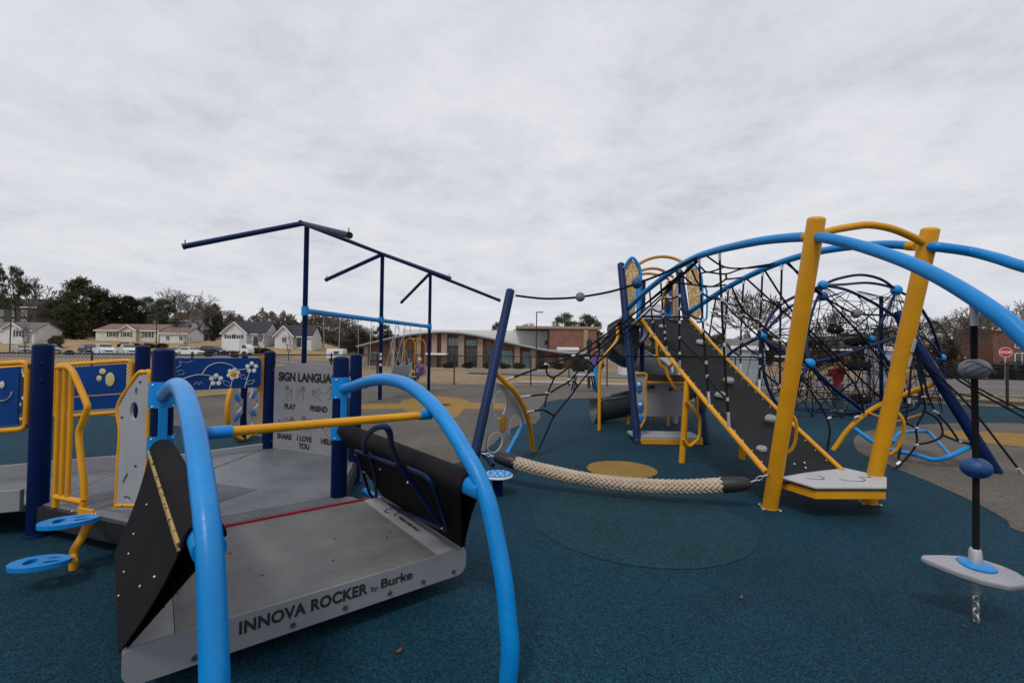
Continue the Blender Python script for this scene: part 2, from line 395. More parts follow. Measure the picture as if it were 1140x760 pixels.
def curve_mesh(splines, ext, org=V((0, 0, 0)), ex=V((1, 0, 0)), ey=V((0, 1, 0)), offset=0.0):
    """filled flat outline with holes (first outline outside, the others cut out), extruded to thickness"""
    cu = bpy.data.curves.new('outline', 'CURVE'); cu.dimensions = '2D'; cu.fill_mode = 'BOTH' if ext else 'FRONT'
    cu.extrude = ext / 2 if ext else 0.0
    for sp in splines:
        q = cu.splines.new('POLY'); q.points.add(len(sp) - 1)
        for i, p in enumerate(sp): q.points[i].co = (p[0], p[1], 0, 1)
        q.use_cyclic_u = True
    return _curve_to_mesh(cu, org, ex, ey)
def _curve_to_mesh(cu, org, ex, ey):
    o = bpy.data.objects.new('outline', cu); C.objects.link(o)
    dg = bpy.context.evaluated_depsgraph_get(); dg.update()
    me = bpy.data.meshes.new_from_object(o.evaluated_get(dg), depsgraph=dg)
    C.objects.unlink(o); bpy.data.objects.remove(o); bpy.data.curves.remove(cu)
    ex = V(ex).normalized(); ey = V(ey).normalized(); ez = ex.cross(ey); org = V(org)
    for vv in me.vertices: vv.co = org + ex * vv.co.x + ey * vv.co.y + ez * vv.co.z
    me.materials.clear(); me.update()
    return me
def panel(name, splines, ext, org, ex, ey, mat, parent):
    me = curve_mesh(splines, ext, V(org) - V(parent['_org']), ex, ey)
    return link(name, me, mat, parent)
def text(name, body, size, org, ex, ey, mat, parent, bold=0.0, ext=0.003, align='LEFT', sx=1.0, shear=0.0, space=1.0, fit=None):
    cu = bpy.data.curves.new('lettering', 'FONT'); cu.body = body; cu.size = size; cu.extrude = ext; cu.offset = bold
    cu.align_x = align; cu.shear = shear; cu.space_character = space
    me = _curve_to_mesh(cu, V(org) - V(parent['_org']), ex, ey)
    if fit:
        e = V(ex).normalized(); vals = [vv.co.dot(e) for vv in me.vertices]; sx = fit / (max(vals) - min(vals))
    if sx != 1.0:
        e = V(ex).normalized(); o0 = V(org) - V(parent['_org'])
        for vv in me.vertices: vv.co += e * ((vv.co - o0).dot(e) * (sx - 1))
    return link(name, me, mat, parent)
def circ(cx, cy, r, n=20, ry=None, rot=0.0, a0=0, a1=2 * math.pi):
    ry = ry or r; out = []
    for i in range(n):
        a = a0 + (a1 - a0) * i / n; x = r * math.cos(a); y = ry * math.sin(a)
        out.append((cx + x * math.cos(rot) - y * math.sin(rot), cy + x * math.sin(rot) + y * math.cos(rot)))
    return out
def to2(p, org, ex, ey):
    d = V(p) - V(org); return (d.dot(V(ex).normalized()), d.dot(V(ey).normalized()))
UP = V((0, 0, 1))
def axes(ex, ey):
    ex = V(ex).normalized(); ey = V(ey); ey = (ey - ex * ey.dot(ex)).normalized(); ez = ex.cross(ey)
    return Matrix((ex, ey, ez)).transposed()
# ================================================================== setting: sky, land, paving
w = bpy.data.worlds.new('World'); bpy.context.scene.world = w; w.use_nodes = True
nt = w.node_tree; nt.nodes.clear()
SUN_EL, SUN_AZ = math.radians(56), math.radians(205)
out = N(nt, 'ShaderNodeOutputWorld'); mixs = N(nt, 'ShaderNodeMixShader')
b1 = N(nt, 'ShaderNodeBackground'); b2 = N(nt, 'ShaderNodeBackground')
sky = N(nt, 'ShaderNodeTexSky', sky_type='NISHITA'); sky.sun_disc = False
sky.sun_elevation = SUN_EL; sky.sun_rotation = SUN_AZ; sky.air_density = 1.0; sky.dust_density = 3.0
nt.links.new(sky.outputs[0], b1.inputs[0]); b1.inputs[1].default_value = 0.08
tc = N(nt, 'ShaderNodeTexCoord'); sx = N(nt, 'ShaderNodeSeparateXYZ'); nt.links.new(tc.outputs['Generated'], sx.inputs[0])
mz = N(nt, 'ShaderNodeMath', operation='MAXIMUM'); nt.links.new(sx.outputs[2], mz.inputs[0]); mz.inputs[1].default_value = 0.0
az = N(nt, 'ShaderNodeMath', operation='ADD'); nt.links.new(mz.outputs[0], az.inputs[0]); az.inputs[1].default_value = 0.16
dv = N(nt, 'ShaderNodeVectorMath', operation='DIVIDE'); nt.links.new(tc.outputs['Generated'], dv.inputs[0])
cx = N(nt, 'ShaderNodeCombineXYZ')
for i in range(3): nt.links.new(az.outputs[0], cx.inputs[i])
nt.links.new(cx.outputs[0], dv.inputs[1])
mp = N(nt, 'ShaderNodeMapping'); mp.inputs['Scale'].default_value = (1.0, 1.05, 0.0); mp.inputs['Rotation'].default_value = (0, 0, 0.5)
mp.inputs['Location'].default_value = (3.1, 1.7, 0.4)
nt.links.new(dv.outputs[0], mp.inputs[0])
n1 = noise(nt, 1.7, 9, 0.56, mp.outputs[0], 0.35); n2 = noise(nt, 5.5, 8, 0.6, mp.outputs[0], 0.2)
n3 = noise(nt, 16, 7, 0.62, mp.outputs[0], 0.5); nm = mix(nt, mix(nt, n1, n2, 0.36), n3, 0.13)
cl = ramp(nt, [(0.36, (0.52, 0.535, 0.60)), (0.47, (0.625, 0.635, 0.69)), (0.58, (0.695, 0.70, 0.745)), (0.72, (0.78, 0.78, 0.81))], nm)
hz = ramp(nt, [(0.0, (0.66, 0.69, 0.76)), (0.05, (0.68, 0.70, 0.75)), (0.22, (0.74, 0.745, 0.765))], mz.outputs[0])
hf = ramp(nt, [(0.0, 0.65), (0.14, 0.25), (0.35, 0.0)], mz.outputs[0])
cl = mix(nt, cl, hz, hf)
nt.links.new(cl, b2.inputs[0]); b2.inputs[1].default_value = 1.12
mixs.inputs[0].default_value = 0.94
nt.links.new(b1.outputs[0], mixs.inputs[1]); nt.links.new(b2.outputs[0], mixs.inputs[2]); nt.links.new(mixs.outputs[0], out.inputs[0])
sl = bpy.data.lights.new('sun', 'SUN'); sl.energy = 1.4; sl.angle = math.radians(12); sl.color = (1.0, 0.965, 0.92)
so = bpy.data.objects.new('sun', sl); C.objects.link(so)
sd = V((math.sin(SUN_AZ) * math.cos(SUN_EL), math.cos(SUN_AZ) * math.cos(SUN_EL), math.sin(SUN_EL)))
so.rotation_euler = sd.to_track_quat('Z', 'Y').to_euler(); so.location = (0, 0, 30)
sc_ = bpy.context.scene
sc_.view_settings.view_transform = 'Standard'; sc_.view_settings.look = 'None'; sc_.view_settings.exposure = 0; sc_.view_settings.gamma = 1
sc_.render.engine = 'CYCLES'
try:
    sc_.cycles.use_denoising = True; sc_.cycles.max_bounces = 5; sc_.cycles.diffuse_bounces = 3; sc_.cycles.glossy_bounces = 3
except Exception: pass

def sstep(a, b, x):
    t = max(0.0, min(1.0, (x - a) / (b - a))); return t * t * (3 - 2 * t)
def land(x, y):
    """height of the open ground"""
    left = 1 - sstep(-45, -14, x + 0.30 * max(0, y - 60))
    hill = 3.2 * sstep(98, 122, y) + 5.5 * sstep(128, 185, y)
    dip = -1.45 * sstep(24, 74, y) * (1 - left)
    far = 3.0 * sstep(150, 260, y) * (1 - left)
    right = sstep(14, 26, x - 0.12 * y)
    return hill * left + dip * (1 - right) + far
def span(a, b, n): return [a + (b - a) * i / n for i in range(n + 1)]
xs = [-900, -600, -420] + span(-300, 300, 100) + [420, 600, 900]
ys = [-60, -30, 0, 12, 18] + span(22, 260, 100) + [320, 420, 600, 900]
mb = MB(); mb.grid([[(x, y, land(x, y)) for x in xs] for y in ys])
tag(mb.obj('grass_field', 'grass'), kind='structure')

def patch(name, pts, z, mat, k=0):
    pts = [V((p[0], p[1], 0)) for p in pts]
    if k: pts = catmull(pts, k, True)
    me = curve_mesh([[(p.x, p.y) for p in pts]], 0.0, V((0, 0, z)))
    return tag(link(name, me, mat), kind='structure')
FENCE = [(-34, 12.3), (-9.05, 12.9), (-5.75, 19.5), (7.4, 19.7), (12.05, 15.35), (14.4, 13.25), (27, 3.0)]
patch('play_surface', [(-34, -6), (-34, 12.25), (-9.05, 12.85), (-5.75, 19.45), (7.4, 19.6), (12.05, 15.3), (14.4, 13.2), (26, 3.0), (26, -6)], 0.005, 'rub_blue')
g = lambda L: [G(*p) for p in L]
tan = g([(-60, 454), (0, 456), (60, 458), (105, 460), (135, 465), (165, 470), (195, 474), (250, 480), (300, 488), (360, 500), (430, 512), (490, 520),
         (528, 512), (552, 492), (565, 479), (580, 473), (596, 472), (602, 465), (600, 455), (606, 448), (625, 444.5), (660, 443), (700, 444), (760, 447),
         (840, 448), (900, 446.5), (955, 446)])
patch('tan_surface', tan + [V(q) for q in [(11.9, 15.2, 0), (7.4, 19.5, 0), (-5.7, 19.35, 0), (-9.0, 12.75, 0), (-16, 12.6, 0)]], 0.009, 'rub_tan')
rt = g([(951, 488), (953, 500), (962, 507), (986, 516), (1000, 523), (1037, 538), (1087, 561), (1121, 580), (1140, 594)]) + \
     [V((4.6, 3.0, 0)), V((6.2, 2.2, 0)), V((9.0, 3.6, 0)), V((12.5, 8.4, 0))] + g([(1140, 472), (1110, 471), (1075, 471), (1040, 472), (1010, 474), (985, 477), (962, 481)])
patch('tan_surface', rt, 0.009, 'rub_tan', 3)
patch('yellow_flower_surface', g([(445, 450), (450, 445.5), (462, 444), (472, 441.5), (490, 441.5), (500, 442.5), (512, 443.5), (522, 447.5), (521, 454),
      (514, 458), (510, 464), (496, 465.5), (482, 463), (470, 461), (455, 459), (448, 455)]), 0.013, 'rub_yel', 4)
patch('yellow_stripe_surface', g([(397, 449.5), (447, 449.5), (447, 455.5), (395, 455.5)]), 0.0115, 'rub_yel')
patch('yellow_stripe_surface', g([(518, 448.5), (561, 449), (561, 455.5), (518, 455.5)]), 0.0115, 'rub_yel')
c0 = G(494, 451); patch('grey_flower_centre_surface', [(c0.x + .2 * math.cos(a / 10 * math.pi), c0.y + .28 * math.sin(a / 10 * math.pi)) for a in range(20)], 0.0165, 'rub_grey')
patch('yellow_stripe_surface', g([(1045, 480), (1090, 480.5), (1150, 484), (1150, 499), (1100, 494), (1060, 488)]), 0.013, 'rub_yel')
c0 = G(692, 523); patch('yellow_dot_surface', [(c0.x + .425 * math.cos(a / 24 * math.pi), c0.y + .425 * math.sin(a / 24 * math.pi)) for a in range(48)], 0.0125, 'rub_yel')
c0 = V((1.12, 4.0, 0)); patch('teal_dot_surface', [(c0.x + .92 * math.cos(a / 24 * math.pi), c0.y + .92 * math.sin(a / 24 * math.pi)) for a in range(48)], 0.009, 'rub_teal')
for L, nm in (([(-34, 12.45), (-9.15, 13.05), (-5.85, 19.65), (7.45, 19.85), (12.15, 15.45), (14.5, 13.35), (27, 3.1)], 'kerb'),):
    mb = MB()
    for i in range(len(L) - 1):
        a = V((*L[i], 0)); b = V((*L[i + 1], 0)); d = (b - a).normalized(); n = V((-d.y, d.x, 0))
        mb.box((a + b) / 2 + V((0, 0, 0.0)), ((b - a).length, 0.12, 0.10), axes(d, n))
    tag(mb.obj(nm, 'concrete'), kind='structure')
# right-hand mulch strip and road, left-hand car park and street
patch('mulch_bed', [(10.3, 17.4), (12.2, 15.6), (14.6, 13.5), (27, 3.2), (29, 4.6), (16.0, 15.2), (13.2, 17.6), (11.2, 18.6)], 0.012, 'mulch')
patch('road', [(9.0, 24.5), (14, 19.2), (32, 7), (120, -30), (130, -10), (60, 24), (34, 29.5), (13, 31), (-3, 36), (-3, 30)], 0.02, 'road')
def sheet(name, x0, x1, y0, y1, mat, dz, n=24):
    mb = MB(); mb.grid([[(x, y, land(x, y) + dz) for x in span(x0, x1, n)] for y in span(y0, y1, 8)], True)
    return tag(mb.obj(name, mat), kind='structure')
sheet('parking_lot', -170, -46, 58, 97, 'road', 0.05, 40)
sheet('street', -46, -16, 60, 84, 'road', 0.05, 30)
sheet('path', -20, 24, 66, 70, 'concrete', 0.06, 30)
patch('path', [(0.0, 21.0), (14, 18.6), (14, 19.4), (1, 22.4)], 0.03, 'concrete')

# ================================================================== chain link fence, one thing per straight run
def fence_run(a, b, label, n, pitch=0.075, h=1.27, first=True, last=True):
    a = V((*a, 0)); b = V((*b, 0)); L = (b - a).length; d = (b - a) / L
    t = thing('chain_link_fence', a, label, 'fence')
    for i in range(n + 1):
        if (i == 0 and not first) or (i == n and not last): continue
        p = a + d * (L * i / n)
        mb = MB(); mb.post(p, p + UP * (h + 0.04), 0.034 if i in (0, n) else 0.027, 10); mb.obj('fence_post', 'black', t)
    mb = MB(); mb.tube([a + UP * (h - .03), b + UP * (h - .03)], 0.021, 8); mb.obj('top_rail', 'black', t)
    mb = MB(); z0, z1 = 0.05, h - 0.04; H = z1 - z0; s = -H
    def strand(s0, sgn):
        k0, k1 = max(0.0, s0), min(L, s0 + H)
        if k1 - k0 < 0.02: return
        p = a + d * k0 + UP * ((z0 + (k0 - s0)) if sgn > 0 else (z1 - (k0 - s0)))
        q = a + d * k1 + UP * ((z0 + (k1 - s0)) if sgn > 0 else (z1 - (k1 - s0)))
        mb.tube([p, q], 0.0042, 3, caps=False, sm=False)
    while s < L:
        strand(s, 1); strand(s, -1); s += pitch
    mb.tube([a + UP * z0, b + UP * z0], 0.004, 4)
    mb.obj('wire_mesh', 'black', t)
fence_run(FENCE[0], FENCE[1], 'black chain link fence behind the blue railing panels, in front of the parked cars', 9, 0.10)
fence_run(FENCE[1], FENCE[2], 'black chain link fence run slanting behind the blue flower board and sign panel', 3, 0.085, first=False)
fence_run(FENCE[2], FENCE[3], 'long black chain link fence between the tan play surface and the school lawn', 8, 0.09, first=False)
fence_run(FENCE[3], FENCE[4], 'black chain link fence run behind the rope net dome', 3, 0.085, first=False)
fence_run(FENCE[4], FENCE[5], 'short black chain link fence run beside the road near the hanging pod', 1, 0.062, first=False)
fence_run(FENCE[5], FENCE[6], 'black chain link fence run leaving the view beside the stop sign', 5, 0.075, first=False)

# ================================================================== accessible play deck
EP = V((-1.41, 3.77, 0)); BP = V((-2.33, 3.05, 0)); AP = V((-3.60, 3.50, 0)); FP = V((-1.69, 4.95, 0)); DP = V((-2.93, 5.52, 0)); CP = V((-3.74, 4.62, 0))
FLc = V((-1.526, 1.825, 0)); FRc = V((-0.268, 2.81, 0)); uu = V((0.787, 0.616, 0)); vv_ = V((-0.616, 0.787, 0))
ZD = 0.25
deck = thing('play_deck', (-2.7, 4.2, 0), 'grey six-sided accessible play deck with navy posts and two sky blue arch rails', 'play deck')
# deck plate, with an inset margin so that posts stand at its corners
hexp = [BP, EP, FP, DP, CP, AP]
cen = sum(hexp, V()) / 6
mb = MB(); mb.prism([V((p.x, p.y, ZD - 0.05)) for p in hexp], (0, 0, 0.05)); mb.obj('deck_plate', 'deck', deck)
mb = MB()     # tongue that meets the rocking platform
q0, q1 = FLc + uu * 0.02 + vv_ * 1.235, FLc + uu * 1.40 + vv_ * 1.235
mb.prism([V((p.x, p.y, ZD - 0.052)) for p in (q0, q1, EP + V((.12, -.02, 0)), EP + V((0.0, -.004, 0)), BP + V((0, -.004, 0)))], (0, 0, 0.049)); mb.obj('deck_tongue', 'deck', deck)
mb = MB(); mb.box((q0 + q1) / 2 + UP * (ZD + 0.004) - vv_ * 0.006, ((q1 - q0).length, 0.008, 0.02), axes(uu, vv_)); mb.tube([q1 + UP * ZD, q1 + UP * ZD + vv_ * .02 + uu * .03, EP + V((.36, -.1, ZD))], 0.008, 6); mb.obj('warning_strip', 'red', deck)
mb = MB()
for i in range(6):
    a, b = hexp[i], hexp[(i + 1) % 6]; d = (b - a).normalized(); n = V((d.y, -d.x, 0))
    if i == 0: continue
    mb.box((a + b) / 2 + n * 0.018 + UP * (ZD - 0.078), ((b - a).length - .12, 0.03, 0.14), axes(d, -n))
mb.obj('edge_beam', 'black', deck)
# tread ribs near the opening
mb = MB(); d = (BP - AP).normalized(); n = V((-d.y, d.x, 0)); L = (BP - AP).length
for i in range(30): mb.box(AP + d * (L * .5) + n * (0.10 + i * 0.026) + UP * (ZD + 0.002), (L * 0.84, 0.010, 0.005), axes(d, n))
for i in range(46): mb.box(q0 + uu * (0.34 + i * .0185) + vv_ * 0.13 + UP * (ZD + 0.0005), (0.006, 0.16, 0.006), axes(uu, vv_))
mb.obj('tread_ribs', 'deck', deck)
mb = MB(); mb.tube([DP + V((-.02, -.06, ZD + .001)), CP * .45 + BP * .55 + UP * (ZD + .001)], 0.0035, 4); mb.obj('panel_seam', 'black', deck)
mb = MB(); d = (DP - CP).normalized(); mb.box((CP + DP) / 2 + UP * (ZD + 0.03), ((DP - CP).length - .12, 0.03, 0.065), axes(d, V((-d.y, d.x, 0))), 0.005); mb.obj('kerb_rail', 'panel_light', deck)
# posts
for p, h in ((AP, 1.47), (BP, 1.445), (CP, 1.47), (DP, 1.42), (EP, 1.395), (FP, 1.405)):
    mb = MB(); mb.post(p, p + UP * h, 0.0635, 24, 0.22); mb.tube([p + UP * 0.002, p + UP * 0.03], [0.085, 0.075], 20)
    if p is AP or p is FP:
        for z in (1.18, 1.31): mb.ball(p + V((0.045, -0.05, z)), 0.011, 8, 5)
    mb.obj('deck_post', 'navy', deck)
# arch rails and their collars; the arch lies in the upright plane that runs along -v from its post
APX = [(383, 432.5), (394, 429.5), (406, 425.5), (417, 423), (429.5, 422), (441, 423.8), (453, 427.8), (465, 435.5), (477, 446), (488, 457.8), (498, 471), (509, 487.5), (519, 505),
       (527.5, 519), (535, 535), (542.6, 556), (547.5, 575), (551.5, 594), (558, 628), (562, 655), (565.5, 691), (568, 724), (570, 756)]
END = V((0.0, 2.015, 0))
prof = []
for px, py in APX:
    q = PL(px, py, EP, END); prof.append(((q - EP).dot((END - EP).normalized()), q.z))
prof[-1] = ((END - EP).length, 0.0)
aD = (END - EP).normalized()
R_AR = 0.041
aD1 = aD; aD2 = V((0.6575, -0.7535, 0))
for base in (EP, BP):
    aD = aD1 if base is EP else aD2
    pts = catmull([base + aD * s + UP * z for s, z in prof], 3)
    mb = MB(); mb.tube(pts, R_AR, 22)
    ar = mb.obj('arch_rail', 'blue', deck)
    mb = MB(); n = V((aD.y, -aD.x, 0))
    zA = prof[0][1]; zB = 0.79
    for zc, hh in ((zA + .005, 0.17), (zB, 0.15)):
        rows = []
        for zz in (zc - hh / 2, zc + hh / 2):
            rows.append([base + aD * (0.066 * math.cos(a)) + n * (0.066 * math.sin(a)) + UP * zz for a in [(-1.45 + 2.9 * i / 12) for i in range(13)]])
        mb.slab(rows, [[((p - V((base.x, base.y, p.z))).normalized() * 0.012) for p in r] for r in rows])
    mb.box(base + aD * 0.082 + UP * (zA * .5 + zB * .5), (0.024, 0.05, zA - zB), axes(aD, n), 0.006)
    mb.obj('arch_bracket', 'blue', deck)
    mb = MB()
    for zc, hh in ((zA, 0.07), (zB, 0.06)):
        for s_ in (-1, 1):
            for z_ in (-1, 1): mb.ball(base + aD * 0.055 + n * (0.055 * s_) + UP * (zc + hh * z_), 0.008, 8, 5)
    mb.each('bolt', 'bolt', deck)
# yellow cross bar between the arches
hr = PL(479.5, 461.2, EP, END); s_h = (hr - EP).dot(aD1); hl = BP + aD2 * s_h + UP * hr.z
dd = (hr - hl).normalized()
mb = MB(); mb.tube([hl + dd * .14, hr - dd * .06], 0.021, 14); bar = mb.obj('cross_bar', 'yellow', deck)
mb = MB(); mb.tube([hl, hl + dd * .145], 0.027, 14); mb.tube([hr - dd * .07, hr], 0.027, 14); mb.each('bar_socket', 'blue', deck)
# hanger pipes that carry the rubber sheets
ZP = 0.79
def pipe_of(base, s1):
    q = aD1 if base is EP else aD2
    return base + q * 0.06 + UP * ZP, base + q * s1 + UP * ZP
def s_at_z(z):
    for i in range(len(prof) - 1, 0, -1):
        if (prof[i][1] - z) * (prof[i - 1][1] - z) <= 0:
            t = (z - prof[i][1]) / (prof[i - 1][1] - prof[i][1]); return prof[i][0] + t * (prof[i - 1][0] - prof[i][0])
    return 1.5
SP = s_at_z(ZP)
for base in (EP, BP):
    a, b = pipe_of(base, SP); mb = MB(); mb.tube([a, b], 0.05, 18); mb.obj('hanger_pipe', 'blue', deck)

# sign panel between two posts
a, b = DP, FP; ex = (b - a).normalized(); nrm = V((ex.y, -ex.x, 0)); Ls = (b - a).length
o = a + UP * (ZD + 0.01); sx0, sx1 = 0.10, Ls - 0.10
zt = 1.0
outl = [(sx0, 0.0), (sx1, 0.0), (sx1, zt - .03)] + [(sx0 + (sx1 - sx0) * (1 - i / 14), zt - .03 + 0.055 * math.sin(math.pi * i / 14)) for i in range(1, 14)] + [(sx0, zt - .03)]
sp = panel('sign_panel', [outl], 0.02, o, ex, UP, 'panel_grey', deck)
oo = o + nrm * 0.0115
def sg(body, x, z, size, bold=0.0028, align='LEFT', sxx=0.95):
    text('lettering', body, size, oo + ex * x + UP * z, ex, UP, 'ink', sp, bold, 0.002, align, sxx)
sg('SIGN LANGUAGE', sx0 + .075, zt - .185, 0.135, 0.0060)
sg('PLAY', sx0 + .185, zt - .515, 0.085); sg('FRIEND', sx0 + .60, zt - .515, 0.085)
sg('SHARE', sx0 + .075, zt - .87, 0.085); sg('I LOVE', sx0 + .52, zt - .87, 0.085, align='CENTER'); sg('YOU', sx0 + .52, zt - .955, 0.085, align='CENTER'); sg('HELP', sx0 + .78, zt - .87, 0.085)
def ribbon(mbx, pts, wd, org, ex, ey, nz, lift=0.0):
    pts = catmull([V((p[0], p[1], 0)) for p in pts], 5)
    W = [V(org) + V(ex) * p.x + V(ey) * p.y + nz * lift for p in pts]
    mbx.tube(W, wd, 5, flat=0.4)
rnd = random.Random(3)
def hand(cx, cz, s, mirror=1, rot=0.0):
    """line drawing of a signing hand: palm outline with five finger strokes"""
    mb = MB()
    def T(x, y):
        x *= mirror; c_, s_ = math.cos(rot), math.sin(rot); return (cx + s * (x * c_ - y * s_), cz + s * (x * s_ + y * c_))
    ribbon(mb, [T(-.5, -1), T(-.55, -.3), T(-.45, .3), T(-.5, .9), T(-.32, .95), T(-.25, .35)], 0.0026, oo, ex, UP, nrm)
    ribbon(mb, [T(-.25, .35), T(-.2, 1.05), T(-.02, 1.05), T(0, .35)], 0.0026, oo, ex, UP, nrm)
    ribbon(mb, [T(0, .35), T(.08, .95), T(.25, .9), T(.2, .3)], 0.0026, oo, ex, UP, nrm)
    ribbon(mb, [T(.2, .3), T(.35, .1), T(.7, .35), T(.8, .2), T(.45, -.3), T(.35, -1)], 0.0026, oo, ex, UP, nrm)
    ribbon(mb, [T(-.3, -.2), T(0, -.05), T(.2, -.2)], 0.0022, oo, ex, UP, nrm)
    mb.obj('hand_drawing', 'ink', sp)
for cx_, cz_, m_, r_ in ((.25, -.33, 1, .35), (.45, -.33, -1, -.35), (.72, -.32, 1, 1.2), (.92, -.30, -1, -1.1), (.17, -.70, 1, 1.1), (.27, -.68, -1, -.6), (.52, -.68, 1, 0), (.62, -.70, -1, .5), (.86, -.70, 1, .9)):
    hand(sx0 + cx_, zt + cz_, 0.085, m_, r_)
mb = MB()
for z in (.32, 1.17):
    for p, s_ in ((a, 1), (b, -1)): mb.box(p + ex * (.075 * s_) + UP * (z + .02), (.05, .03, .03), axes(ex, nrm), .005)
mb.each('panel_clamp', 'black', deck)

# blue flower board between two posts
a, b = CP, DP; ex = (b - a).normalized(); nrm = V((ex.y, -ex.x, 0))
Lb = (b - a).length; o = a + nrm * 0.03 + UP * 0.99
pA = PL(192, 397, a, b); xa = max(.08, (pA - a).dot(ex)); xb = (PL(289.5, 400, a, b) - a).dot(ex)
wb = xb - xa; hb = 0.345
def rrect(x0, y0, x1, y1, r, n=5):
    L = []
    for cx_, cy_, a0 in ((x1 - r, y0 + r, -90), (x1 - r, y1 - r, 0), (x0 + r, y1 - r, 90), (x0 + r, y0 + r, 180)):
        L += [(cx_ + r * math.cos(math.radians(a0 + 90 * i / n)), cy_ + r * math.sin(math.radians(a0 + 90 * i / n))) for i in range(n + 1)]
    return L
fb = panel('flower_board', [rrect(xa, 0, xb, hb, 0.045)], 0.022, o, ex, UP, 'blue_hdpe', deck)
oo = o + nrm * 0.012
mb = MB(); mc = MB()
fx = lambda u_: xa + wb * u_
def flower(m_, u_, z, r, n=6):
    for i in range(n):
        a_ = 2 * math.pi * i / n + .3
        c_ = oo + ex * (fx(u_) + r * .62 * math.cos(a_)) + UP * (z + r * .62 * math.sin(a_))
        m_.ball(c_, (r * .33, 0.003, r * .33), 10, 6, axes(ex, nrm))
def line(u0, pts, wd=0.006): ribbon(mb, [(fx(p[0]), p[1]) for p in pts], wd, oo, ex, UP, nrm)
flower(mb, .46, .105, .075, 5); flower(mb, .66, .165, .075, 6); flower(mb, .88, .235, .075, 5)
mc.ball(oo + ex * fx(.66) + UP * .165 + nrm * .003, (.032, .006, .032), 12, 6, axes(ex, nrm))
line(0, [(.30, .165), (.36, .25), (.48, .295), (.62, .27), (.70, .215), (.84, .22)], .008)
line(0, [(.02, .10), (.14, .14), (.26, .168), (.40, .15), (.46, .11)], .008)
line(0, [(.39, .0), (.40, .05), (.43, .07)]); line(0, [(.63, .0), (.64, .06), (.65, .11)]); line(0, [(.80, .0), (.82, .08), (.86, .19)])
line(0, [(.63, .02), (.56, .05), (.54, .085), (.60, .08), (.63, .03)], .004); line(0, [(.81, .04), (.88, .045), (.92, .085), (.85, .08), (.81, .04)], .004)
line(0, [(.82, .1), (.76, .11), (.74, .15), (.79, .145), (.82, .1)], .004)
line(0, [(.22, .06), (.25, .09), (.27, .055), (.29, .09), (.32, .06)], .003); line(0, [(.03, .24), (.08, .28), (.06, .31), (.14, .30), (.2, .32)], .003); line(0, [(.02, .2), (.09, .22), (.11, .18), (.05, .17)], .003)
mb.obj('flower_engraving', 'white', fb); mc.obj('flower_heart', 'yellow', fb)
mb = MB(); mb.box(b - ex * .10 + nrm * .0 + UP * 1.15, (.075, .02, .42), axes(ex, nrm), .006); mb.obj('board_bracket', 'yellow_shade', deck)

# ramp leaving the deck on the far left
rd = V((-0.995, -0.10, 0)); sl_ = -1 / 12.0
Lr = 3.4
def rp(p, t, z): return V((p.x + rd.x * t, p.y + rd.y * t, z + sl_ * t))
mb = MB(); mb.prism([rp(AP, 0.03, ZD - .05), rp(AP, Lr, ZD - .05), rp(CP, Lr, ZD - .05), rp(CP, 0.03, ZD - .05)], (0, 0, .045)); rm = mb.obj('ramp', 'deck', deck)
for p in (AP, CP):
    mb = MB(); n = V((-rd.y, rd.x, 0)); o_ = n * (0.02 if p is AP else -0.02)
    mb.prism([rp(p, .08, ZD - .03) + o_, rp(p, Lr, ZD - .03) + o_, rp(p, Lr, ZD + .125) + o_, rp(p, .08, ZD + .125) + o_], n * .035)
    mb.obj('ramp_kerb', 'panel_grey', rm)
mb = MB()
for t in (.5, 1.8, 3.1):
    for p in (AP, CP): q = rp(p, t, 0); mb.tube([V((q.x, q.y, 0.0)), rp(p, t, ZD - .06)], .03, 8)
mb.obj('ramp_leg', 'black', rm)
def rail_panel(p, t0, t1, ztop, zbot, name, art, side):
    a, b = rp(p, t0, 0), rp(p, t1, 0)
    z0t, z1t = ztop, ztop + sl_ * (t1 - t0)
    z0b, z1b = zbot, zbot + sl_ * (t1 - t0)
    fr = MB(); c = [V((a.x, a.y, z0b)), V((b.x, b.y, z1b)), V((b.x, b.y, z1t)), V((a.x, a.y, z0t))]
    loop = []
    for i in range(4):
        p0, p1, p2 = c[i - 1], c[i], c[(i + 1) % 4]
        r_ = .05; k0 = p1 + (p0 - p1).normalized() * r_; k2 = p1 + (p2 - p1).normalized() * r_
        loop += [k0 * (1 - t) ** 2 + p1 * (2 * t * (1 - t)) + k2 * t * t for t in (0, .33, .66, 1)]
    fr.tube(loop, .021, 10, closed=True); f = fr.obj('railing_frame', 'yellow', deck)
    ex = (b - a).normalized(); ex.z = 0; nrm = V((ex.y, -ex.x, 0))
    if nrm.y > 0: nrm = -nrm
    return a, b, f, nrm
# near-side activity panel
a, b, f, nrm = rail_panel(AP, .10, 1.35, 1.325, .815, 'near', 0, 1)
mb = MB(); k = UP * .035
pp = [V((a.x, a.y, .85)) + rd * .05, V((b.x, b.y, .745)) - rd * .05, V((b.x, b.y, 1.19)) - rd * .05, V((a.x, a.y, 1.29)) + rd * .05]
mb.prism(pp, nrm * .015); ap_ = mb.obj('activity_panel', 'blue_hdpe', f)
mb = MB(); oA = V((a.x, a.y, 0)) + nrm * .019; exA = rd
def arc(c, r, a0, a1, wd): ribbon(mb, [(c[0] + r * math.cos(a0 + (a1 - a0) * i / 8), c[1] + r * math.sin(a0 + (a1 - a0) * i / 8)) for i in range(9)], wd, oA, exA, UP, nrm)
arc((.16, 1.10), .07, math.pi, 2 * math.pi, .008); mb.ball(oA + exA * .16 + UP * 1.15, (.02, .006, .03), 10, 6); mb.ball(oA + exA * .23 + UP * 1.2, (.03, .006, .02), 10, 6)
arc((.55, 1.05), .1, 0, 6.2, .007); arc((.9, 1.0), .08, 0, 6.2, .006)
